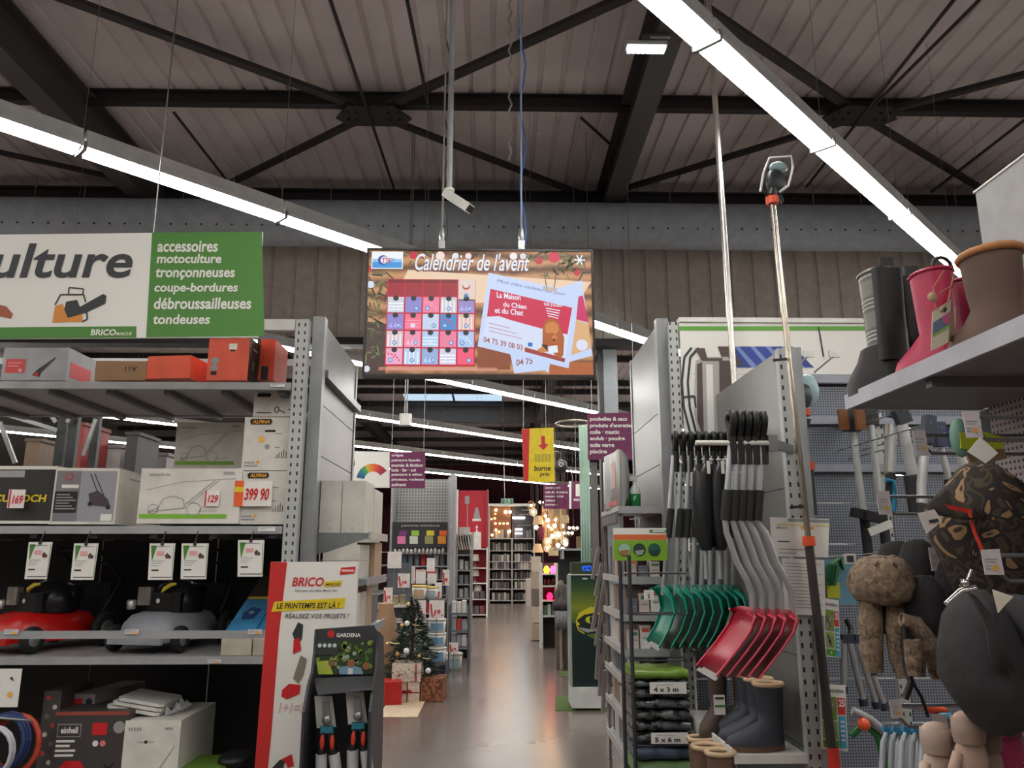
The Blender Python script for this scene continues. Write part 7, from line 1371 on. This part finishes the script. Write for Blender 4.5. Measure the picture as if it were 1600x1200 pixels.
for i, (dx, s) in enumerate([(.28, 0), (.6, 0), (.28, 1), (.6, 1), (.6, 2), (.3, 3), (.6, 3)]):
    if i != 2 and s < 3: lampy(xa+(xb-xa)*dx+.08*(s > 1), Yr+.25, zz6[s+1]+.002, .34, 'pale shaded table lamp, on the '+['upper', 'middle', 'lower', 'bottom'][s]+' red shelf, '+('inner' if dx < .5 else 'outer')+' spot', 'table lamps in the red unit')
for s in (3, 4): goods(xa+.05, xb-.05, Yr+.05, zz6[s]+.002, .22, 5, [(120, 60, 66), (196, 186, 180), (90, 84, 88)], 'boxed_bulb', 'boxed light fitting on the '+['', '', '', 'lower', 'lowest'][s]+' red shelf', 'box', 'boxed fittings in the red unit', .25, 'box', s+20)
goods(xa+.2, xb-.15, Yr, P(740, 857, Yr).z+.002, .5, 2, [(212, 208, 204)], 'white_carton', 'white lamp carton on the first red unit shelf', 'box', 'white lamp cartons', .3)
# --- bulb wall at the end of the aisle
Yw = 26.9
t, xa, xb, zz7 = shelf_unit('bulb_wall', 'lit bulb board above grey shelves at the end of the aisle', 764, 835, 789, Yw, .8, [841, 860, 877, 889, 905, 920, 938], M((176, 172, 166), .5), M((90, 86, 82), .6))
xm = P(800, 900, Yw).x; obj('top_cap', MB().box(xa-.05, xb+.05, Yw-.05, Yw+.7, P(800, 791, Yw).z, P(800, 787, Yw).z), WHITE, t); obj('divider', MB().box(xm-.03, xm+.03, Yw-.02, Yw-.003, 0, P(800, 843, Yw).z), M((150, 146, 140), .5), t)
obj('bulb_board', MB().box(xa+.03, xm-.04, Yw+.1, Yw+.14, P(800, 840, Yw).z, P(800, 792, Yw).z), M((96, 62, 42), .7), t); obj('led_board', MB().box(xm+.0, xb-.03, Yw+.1, Yw+.14, P(800, 840, Yw).z, P(800, 792, Yw).z), M((52, 46, 46), .7), t)
WB = M((255, 176, 96), .4, e=14.); WB2 = M((255, 214, 160), .4, e=30.); CB = M((246, 244, 255), .4, e=8.)
for (x, y, r, m_) in [(775, 797, 1.9, WB2), (790, 800, 2.2, WB2), (797, 800, 2.2, WB2), (773, 810, 1.5, WB), (774, 818, 1.7, WB), (781, 818, 1.6, WB), (787, 818, 1.6, WB), (793, 818, 1.7, WB), (775, 828, 1.9, WB), (780, 831, 1.3, WB), (796, 830, 2.2, WB2), (769, 836, 1.9, WB), (768, 811, 1.3, WB), (774, 803, 1.1, WB)]: obj('glowing_bulb', MB().ball(P(x, y, Yw), r/1225*Yw, 8, 6), m_, t)
for (x0, x1, y, h_) in [(801, 820, 809, 1.8), (805, 816, 827, 1.1), (805, 816, 833.5, 1.1), (815, 832, 797, .5), (808, 830, 821, .4), (812, 832, 803.5, .4)]: a_, b_ = P(x0, y, Yw), P(x1, y, Yw); obj('led_bar', MB().box(a_.x, b_.x, Yw+.0, Yw+.06, a_.z-h_*.02, a_.z+h_*.02), CB if h_ > 1 else M((150, 146, 140), .4), t)
for s in range(7):
    for (x0, x1, sd) in ((xa+.1, xm-.08, 0), (xm+.08, xb-.08, 1)):
        n_ = 6; goods(x0, x1, Yw+.05, zz7[s]+.003, .26 if s else .3, n_, [(120, 112, 108), (70, 66, 70), (150, 140, 130), (84, 74, 104) if s == 3 else (96, 90, 88), (176, 168, 156)], 'boxed_fitting', 'boxed light fitting on row '+['one', 'two', 'three', 'four', 'five', 'six', 'seven'][s]+' under the '+('bulb' if not sd else 'LED')+' board', 'box', 'boxed fittings under the bulb boards', .3, ('box', 'tin', 'box')[s % 3], seed=s*2+sd)
t = thing('gondola_end', 'cream end panel beside the lit bulb wall', 'shelving', (P(826, 930, 25.5).x, 25.5, 0)); q = P(826, 930, 25.5); obj('metal_panel', MB().box(q.x-.08, q.x+.08, 25.5, 26.2, 0, P(826, 905, 25.5).z), M((190, 180, 168), .5), t); obj('base', MB().box(q.x-.1, q.x+.1, 25.45, 26.2, 0, .02), STEEL, t)
# exit sign
a_, b_ = P(783, 779, 22), P(802, 788, 22); t = thing('exit_sign', 'small white and green emergency exit sign under the tube light', 'sign', ((a_.x+b_.x)/2, 22, b_.z)); obj('panel', MB().box(a_.x, b_.x, 22, 22.06, b_.z, a_.z), M((200, 214, 200), .5, e=.5), t)
f = Face(a_, (b_.x-a_.x, 0, 0), (0, 0, b_.z-a_.z)); GG = M((60, 130, 80), .5, var=0); f.rect(.04, .1, .3, .9, GG, 1); f.poly([(.4, .2), (.52, .1), (.56, .5), (.7, .8), (.62, .85), (.5, .6), (.4, .85), (.34, .8), (.44, .5)], GG, 1); f.rect(.74, .1, .95, .9, GG, 1); f.done(t); obj('rod', MB().tube([(a_.x+.1, 22.03, a_.z), (a_.x+.02, 22.03, ZR)], .012, 5), GALV, t)
# --- lamp department cluster on the right of the aisle
rr = random.Random(9); ZCAN = ZR
t = thing('curtain_rail', 'slim dark rail on two posts behind the glowing pendant lamps', 'rail', (P(862, 800, 18.66).x, 18.66, 0)); a_, b_ = P(846, 783, 18.66).x, P(888, 783, 18.66).x; zr8 = P(860, 790, 18.66).z
obj('rail_bar', MB().box(a_, b_, 18.64, 18.68, zr8-.04, zr8+.02), M((60, 50, 44), .6), t)
for x in (a_+.02, b_-.02): obj('post', MB().box(x-.02, x+.02, 18.64, 18.68, 0, zr8-.04), M((60, 50, 44), .6), t)
pend = [(833, 800, 17, 'glass'), (841, 812, 16.5, 'shade'), (838, 824, 17.4, 'bulb'), (852, 806, 17, 'cage'), (858, 822, 17.8, 'bulb'), (862, 800, 16.8, 'long'), (868, 812, 16.2, 'cage'), (874, 804, 17.2, 'long'), (880, 811, 16.4, 'drum'), (863, 838, 17, 'bulb'), (872, 852, 16.6, 'bulb'), (888, 838, 17.2, 'chand'), (846, 830, 16.4, 'red'), (840, 856, 16.9, 'shade'), (856, 846, 16.5, 'glass'), (879, 858, 17.1, 'bulb'), (896, 830, 16.8, 'chand'), (830, 790, 17.6, 'cage'), (874, 836, 16.1, 'glass'), (866, 862, 17.3, 'drum'), (884, 850, 16.3, 'bulb'), (850, 790, 17.9, 'chand')]
pend += [(850+rr.uniform(0, 36), 798+rr.uniform(0, 62), 16.2+rr.uniform(0, 1.8), rr.choice(['bulb', 'bulb', 'cage', 'glass'])) for _ in range(8)]
nm_ = {'glass': 'clear glass pendant lamp', 'shade': 'cream cone pendant shade', 'bulb': 'bare warm bulb pendant', 'cage': 'brass cage pendant lamp', 'long': 'tall pale fabric pendant', 'drum': 'cream drum pendant shade', 'chand': 'dark branched pendant with bright bulbs', 'red': 'wine red fabric pendant'}
for i, (x, y, Y, kd) in enumerate(pend):
    q = P(x, y, Y); t = thing('pendant_lamp', nm_[kd]+', '+ORD[i]+' in the glowing lamp cluster beside the aisle', 'lamp', q, 0, 'pendant lamps in the cluster'); s_ = Y/1225
    obj('cord', MB().tube([(q.x, Y, q.z+6*s_), (q.x, Y, ZCAN)], .006, 4), M((60, 50, 44), .6), t)
    if kd == 'shade': obj('lamp_shade', MB().lathe(q, [(9*s_, -7*s_), (5*s_, 6*s_)], 14), M((206, 176, 140), .7), t)
    elif kd == 'drum': obj('lamp_shade', MB().lathe(q, [(9*s_, -6*s_), (8*s_, 6*s_), (7.8*s_, 6*s_)], 14), M((214, 180, 130), .7, e=.6), t)
    elif kd == 'long': obj('fabric_shade', MB().lathe(q, [(4*s_, -22*s_), (5*s_, 8*s_), (1*s_, 9*s_)], 12), M((176, 150, 120), .7), t)
    elif kd == 'red': obj('fabric_shade', MB().lathe(q, [(3*s_, -14*s_), (6*s_, 4*s_), (1*s_, 8*s_)], 12), M((110, 24, 50), .7), t)
    elif kd == 'glass': obj('glass_globe', MB().ball(q, 6.5*s_, 12, 8), M((222, 214, 206), .1, a=.35), t)
    elif kd == 'cage':
        mb = MB()
        for k in range(6): mb.tube([q+V((math.cos(k*1.047)*6*s_*math.sin(a), math.sin(k*1.047)*6*s_*math.sin(a), 7*s_*math.cos(a))) for a in (.2, .8, 1.57, 2.3, 2.9)], .008, 4)
        obj('cage', mb, M((150, 116, 70), .35, .7), t)
    elif kd == 'chand':
        mb = MB()
        for k in range(5): mb.tube([q+V((0, 0, 4*s_)), q+V((math.cos(k*1.26)*4*s_, math.sin(k*1.26)*4*s_, 0)), q+V((math.cos(k*1.26)*8*s_, math.sin(k*1.26)*8*s_, 3*s_))], .01, 5)
        obj('arms', mb, M((50, 44, 40), .4), t)
    if kd in ('bulb', 'chand'):
        mb = MB()
        for k in range(1 if kd == 'bulb' else 3): mb.ball(q+(V((0, 0, 0)) if kd == 'bulb' else V(((k-1)*6*s_, 0, 5*s_))), (3.2 if kd == 'bulb' else 2)*s_, 8, 6)
        obj('glowing_bulb', mb, WB2, t); 
    elif kd in ('cage', 'glass', 'shade'): obj('glowing_bulb', MB().ball(q-V((0, 0, 3*s_ if kd == 'shade' else 0)), 2.0*s_, 8, 6), WB2, t)
# curtain-like board behind the pendants
for i, (x0, x1, c_) in enumerate([(848, 856, (196, 158, 116)), (857, 866, (176, 142, 106)), (867, 875, (206, 170, 126)), (876, 886, (160, 128, 96))]):
    a_, b_ = P(x0, 900, 18.6), P(x1, 900, 18.6); mb = MB(); pts = [(a_.x+(b_.x-a_.x)*k/8, 18.6+.04*(k % 2)) for k in range(9)]; z1, z0 = P(860, 791, 18.6).z, P(860, 862, 18.6).z
    mb.sheet([[(px_, py_, z) for z in (z0, z1)] for px_, py_ in pts], (0, .02, 0)); obj('pleated_curtain', mb, M(tuple(min(240, int(v*1.2)) for v in c_), .8), None, 'beige pleated fabric panel behind the lamps, '+ORD[i]+' from the bulb wall', 'fabric', 'beige fabric panels')
# stand with white shelves and coloured lights
Ys_ = 14.2; t, xa, xb, zz8 = shelf_unit('lamp_stand', 'small white shelving with glowing coloured decorations', 846, 870, 880, Ys_, .4, [896, 915, 938, 962], WHITE, M((60, 54, 54), .6))
for k, (x, y, c_, lb) in enumerate([(854, 886, (255, 130, 30), 'glowing orange decoration on the top white shelf'), (864, 885, (255, 60, 110), 'glowing pink decoration on the top white shelf'), (859, 931, (255, 20, 60), 'glowing red decoration on the third white shelf')]):
    s_ = zz8[0] if k < 2 else zz8[2]; q = P(x, y, Ys_+.1); obj('light_decoration', MB().lathe((q.x, Ys_+.1, s_+.002), [(0, 0), (.04, 0), (.06, .06), (.03, .12), (0, .13)], 10), M(c_, .4, e=7.), None, lb, 'decoration', 'glowing decorations')
goods(xa+.03, xb-.03, Ys_+.05, zz8[1]+.002, .14, 3, [(70, 90, 60), (190, 150, 120), (120, 40, 40)], 'decoration_pack', 'christmas decoration on the second white shelf', 'decoration', 'decorations on the second white shelf', .14, 'ball', 3)
goods(xa+.03, xb-.03, Ys_+.05, zz8[3]+.002, .2, 3, [(80, 110, 80), (190, 190, 186), (110, 112, 110)], 'decoration_pack', 'christmas decoration on the lowest white shelf', 'decoration', 'decorations on the lowest white shelf', .14, 'box', 4)
q = P(838, 900, 15.5); t = thing('lamp_column', 'tall beige column of stacked lamp cartons beside the aisle', 'column', (q.x, 15.5, 0))
for k in range(5): z = .02+k*.31; obj('carton', MB().cbox((q.x+.01*(k % 2), 15.6, z+.15), (.2-.02*(k % 3), .26, .298), .01), M(((176, 158, 140), (196, 180, 160), (120, 106, 96))[k % 3], .6), t)
Yt_ = 11.6; q0, q1 = P(868, 962, Yt_), P(893, 962, Yt_); t = thing('display_table', 'dark topped table with a grey striped cloth beside the kiosk', 'table', ((q0.x+q1.x)/2, Yt_, 0)); zz9 = P(880, 955, Yt_).z; obj('table_top', MB().box(q0.x, q1.x, Yt_, Yt_+.5, zz9-.03, zz9), M((56, 52, 52), .5), t)
for x in (q0.x+.03, q1.x-.03): obj('leg', MB().box(x-.025, x+.025, Yt_+.02, Yt_+.07, 0, zz9-.031), M((100, 86, 76), .6), t)
obj('striped_cloth', MB().sheet([[(q0.x-.01+(q1.x-q0.x+.02)*k/10, Yt_-.012-.012*(k % 2), z) for z in (zz9-.24, zz9)] for k in range(11)], (0, .006, 0)), M((120, 122, 124), .8), t)
for i, (x, h_, c_, lb, kd) in enumerate([(871, .3, (60, 56, 58), 'dark lantern on the striped cloth table, aisle end', 'lathe'), (877, .42, (96, 80, 76), 'tall ornament on the striped cloth table', 'lathe'), (884, .36, (70, 70, 76), 'round ornament on the striped cloth table', 'ball')]):
    q = P(x, 950, Yt_+.2); obj('ornament', MB().lathe((q.x, Yt_+.2, zz9+.002), [(0, 0), (.07, 0), (.08, h_*.3), (.03, h_*.5), (.06, h_*.8), (.02, h_), (0, h_)], 12), M(c_, .4), None, lb, 'ornament', 'ornaments on the striped table')
for i in range(3): x = q0.x+.07+i*.1; obj('rolled_carton', MB().cbox((x, Yt_+.25, .35), (.07, .2, .698), .01), M(((190, 178, 164), (90, 76, 70), (160, 140, 120))[i], .6), None, 'upright carton under the striped cloth table, '+ORD[i]+' from the aisle', 'box', 'upright cartons under the table')
# shelf with small lights above the kiosk
q0, q1 = P(868, 858, 12.5), P(930, 858, 12.5); t = thing('wall_shelf', 'grey shelf with glittering stock above the kiosk', 'shelf', ((q0.x+q1.x)/2, 12.5, q0.z)); obj('shelf_board', MB().box(q0.x, q1.x, 12.5, 12.9, q0.z-.02, q0.z+.01), STEEL, t); obj('bracket', MB().box(q0.x+.1, q0.x+.13, 12.5, 12.9, q0.z-.15, q0.z-.021), STEEL, t); obj('back_panel', MB().box(q0.x+.08, q1.x, 12.92, 12.95, 0, q0.z), M((36, 34, 36), .6), t)
goods(q0.x+.35, q1.x-.05, 12.55, q0.z+.012, .22, 3, [(60, 54, 54), (120, 96, 66), (176, 150, 120)], 'boxed_lamp', 'boxed lamp on the grey shelf above the kiosk', 'box', 'boxed lamps above the kiosk', .2, 'box', 8)
# --- touch kiosk
yk0 = 8.75; q0, q1 = P(893, 1100, yk0), P(945, 1100, yk0); zk = P(905, 879, yk0).z
t = thing('kiosk', 'tall dark green kiosk panel with a big yellow eye, on a white base', 'kiosk', ((q0.x+q1.x)/2, yk0, 0))
obj('base', MB().cbox(((q0.x+q1.x)/2, yk0+.15, .13), (q1.x-q0.x, .42, .2), .02), M((206, 208, 204), .4), t); obj('foot', MB().box(q0.x+.05, q1.x-.05, yk0, yk0+.3, .008, .029), DARK, t)
zm_ = P(905, 899, yk0).z; xk0, xk1 = q0.x+.015, q1.x-.0
obj('tower', MB().box(xk0, xk1, yk0, yk0+.28, .232, zm_), M((16, 44, 42), .4), t); obj('head_box', MB().box(xk0+.01, P(926, 890, yk0).x, yk0+.02, yk0+.22, zm_+.012, zk), M((52, 66, 44), .4), t); obj('white_band', MB().box(xk0-.005, xk1, yk0-.004, yk0+.28, zm_+.001, zm_+.011), WHITE, t)
obj('side_trim', MB().box(xk0-.02, xk0-.001, yk0, yk0+.28, .232, zm_), M((150, 160, 150), .4), t)
f = Face((xk0, yk0, zm_), (xk1-xk0, 0, 0), (0, 0, .232-zm_)); KU = lambda x: (P(x, 980, yk0).x-xk0)/(xk1-xk0); KV = lambda y: (zm_-P(910, y, yk0).z)/(zm_-.232)
for k in range(16): y0, y1 = .02+k*.026, .02+(k+1)*.026; g_ = 1-abs(k-10)/10; f.rect(0, y0, 1, y1, M((int(20+110*g_), int(56+84*g_), int(44-4*g_)), .4, var=0), 1)
YE = M((206, 196, 40), .4, var=0); f.poly([(.12, .42), (.25, .34), (.6, .29), (.9, .3), (1, .33), (1, .38), (.5, .4), (.2, .46)], YE, 2)
f.poly([(.16, .41), (.4, .36), (.75, .34), (.98, .38), (.92, .43), (.6, .46), (.28, .45)], INK, 3); f.disc(.6, .405, .16, M((190, 200, 50), .4, var=0), 4, ry=.032); f.disc(.62, .405, .05, INK, 5, ry=.03); f.poly([(.2, .47), (.6, .49), (.96, .47), (.9, .5), (.5, .52), (.3, .5)], PGREY, 4); f.poly([(.45, .54), (.9, .52), (1, .55), (.7, .58)], M((96, 110, 50), .4, var=0), 2); f.line([(.15, .44), (.22, .5), (.4, .53)], .012, YE, 4)
f.disc(.45, .03, .1, M((206, 190, 160), .4, var=0), 2, ry=.008); f.poly([(0, .6), (1, .56), (1, 1), (0, 1)], M((14, 38, 38), .4, var=0), 1.5)
f.done(t)
f = Face((xk0+.01, yk0+.02, zk), (P(926, 890, yk0).x-xk0-.01, 0, 0), (0, 0, zm_+.012-zk)); BB2 = M((40, 90, 220), .4, e=1.2); f.disc(.62, .5, .12, BB2, 1, ry=.22); f.disc(.82, .5, .14, BB2, 1, ry=.26); f.disc(.64, .52, .06, M((20, 40, 110), .5, var=0), 2, ry=.1); f.disc(.84, .5, .07, M((20, 40, 110), .5, var=0), 2, ry=.12); f.rect(.5, .3, .98, .4, BB2, 1); f.done(t)
a_ = [PZ(*p_, 0) for p_ in ((868, 1088), (935, 1088), (950, 1111), (868, 1111))]; obj('grass_mat', MB().prism([(p_.x, p_.y, .001) for p_ in a_], (0, 0, .006)), M((74, 96, 40), .9, bump=.4, sc=80), None, 'green artificial grass mat under the kiosk', 'mat')
p_ = PZ(895, 1058, 0); obj('grass_mat', MB().box(p_.x-.15, p_.x+.12, p_.y, p_.y+.5, .001, .007), M((74, 96, 40), .9, bump=.4, sc=80), None, 'narrow strip of green grass mat behind the kiosk', 'mat')
# profiles stacked beside the kiosk
for k in range(9):
    x0, y0, y1 = 930+(k % 3)*5, 855+k*24, 905+k*26; Y = 7.2+.05*k; t = obj('metal_profile', MB().bar(P(x0+6, y0, Y), P(x0-4+(k > 4)*6, y1, Y), .07, .03), M((120, 112, 108), .5), None, 'grey brown metal profile sample leaning beside the kiosk, '+ORD[k]+' from the top', 'profile', 'profile samples beside the kiosk')
# pale green hanging curtain and ring
t = thing('hanging_curtain', 'tall pale green pleated strip hanging from a round rail', 'curtain', P(915, 860, 9.4)); a_, b_ = P(906, 760, 9.4), P(922, 760, 9.4); z1, z0 = P(910, 664, 9.4).z, .3
obj('pleated_strip', MB().sheet([[(a_.x+(b_.x-a_.x)*k/8, 9.4+.03*(k % 2), z) for z in (z0, z1)] for k in range(9)], (0, .02, 0)), M((150, 176, 160), .7), t)
c_ = P(895, 662, 9.4); obj('round_rail', MB().tube([(c_.x+.2*math.cos(k*math.pi/10), 9.4+.25*math.sin(k*math.pi/10), c_.z) for k in range(21)], .014, 6), M((176, 170, 160), .3, .6), t)
a_, b_ = P(924, 760, 8.75), P(934, 760, 8.75); obj('grey_strip', MB().box(a_.x, b_.x, 8.75, 8.8, 0, P(930, 722, 8.75).z), M((110, 108, 104), .6), t)
c_ = P(876, 728, 14); t = thing('wall_clock', 'dark hanging scroll lamp with a white spiral beside the yellow sign', 'lamp', c_); obj('shade', MB().lathe(c_, [(.02, .12), (.1, .08), (.13, -.02), (.1, -.1), (.02, -.14)], 12), M((50, 46, 50), .5), t); obj('white_spiral', MB().tube([c_+V((.05*math.cos(k*.7)*(1-k/14), -.14, .05*math.sin(k*.7)*(1-k/14))) for k in range(12)], .008, 5), WHITE, t); obj('bracket', MB().tube([c_+V((0, 0, .12)), c_+V((0, .0, .25)), c_+V((-.1, 0, .25))], .012, 6).tube([c_+V((.1, 0, -.02)), c_+V((.2, 0, -.15)), c_+V((.22, 0, -.4))], .012, 6), M((110, 104, 100), .4, .5), t)
# flanking aisles seen over the left cartons: red and grey far units
for i, (x0, x1, yt_, Y, c_, lb) in enumerate([(100, 128, 665, 9.0, (120, 40, 36), 'dull red display unit far behind the mower cartons'), (160, 190, 700, 9.6, (140, 138, 136), 'grey display unit far behind the mower cartons'), (196, 214, 680, 9.2, (44, 42, 44), 'dark display unit far behind, beside the grey one'), (40, 62, 690, 9.4, (104, 84, 66), 'brown display unit far behind the black carton'), (216, 262, 712, 10.0, (120, 112, 116), 'mauve grey display unit far behind, next to the white carton')]):
    a_, b_ = P(x0, 700, Y), P(x1, 700, Y); t = thing('display_unit', lb, 'shelving', ((a_.x+b_.x)/2, Y, 0)); obj('cabinet', MB().box(a_.x, b_.x, Y, Y+.6, 0, P(x0, yt_, Y).z), M(c_, .5), t); obj('cap', MB().box(a_.x-.02, b_.x+.02, Y-.01, Y+.6, P(x0, yt_, Y).z+.001, P(x0, yt_, Y).z+.04), M(tuple(int(v*.8) for v in c_), .5), t)
# long gondola rows closing the aisles to the left and right of the view
def row(lb, x, y0, y1, h, m_, side):
    t = thing('gondola_row', lb, 'shelving', (x, y0, 0)); obj('core', MB().box(x-.04, x+.04, y0, y1, 0, h), m_, t)
    for k in range(5): z = .15+k*(h-.3)/5; obj('shelf_board', MB().box(x-.45, x-.042, y0, y1, z-.02, z), STEEL, t); obj('shelf_board', MB().box(x+.042, x+.45, y0, y1, z-.02, z), STEEL, t)
    return t
row('long grey gondola row hidden behind the mower rack', -6.6, 8, 17, 2.2, MESHP, 1); row('long grey gondola row beyond the pegboard wall', 3.6, 8, 17, 2.2, MESHP, 1); row('far gondola row behind the red unit', -3.6, 19, 25, 2.2, MESHP, 1); row('far gondola row beyond the lamp cluster', 3.4, 19, 25, 2.2, MESHP, 1)
S.cycles.use_denoising = True
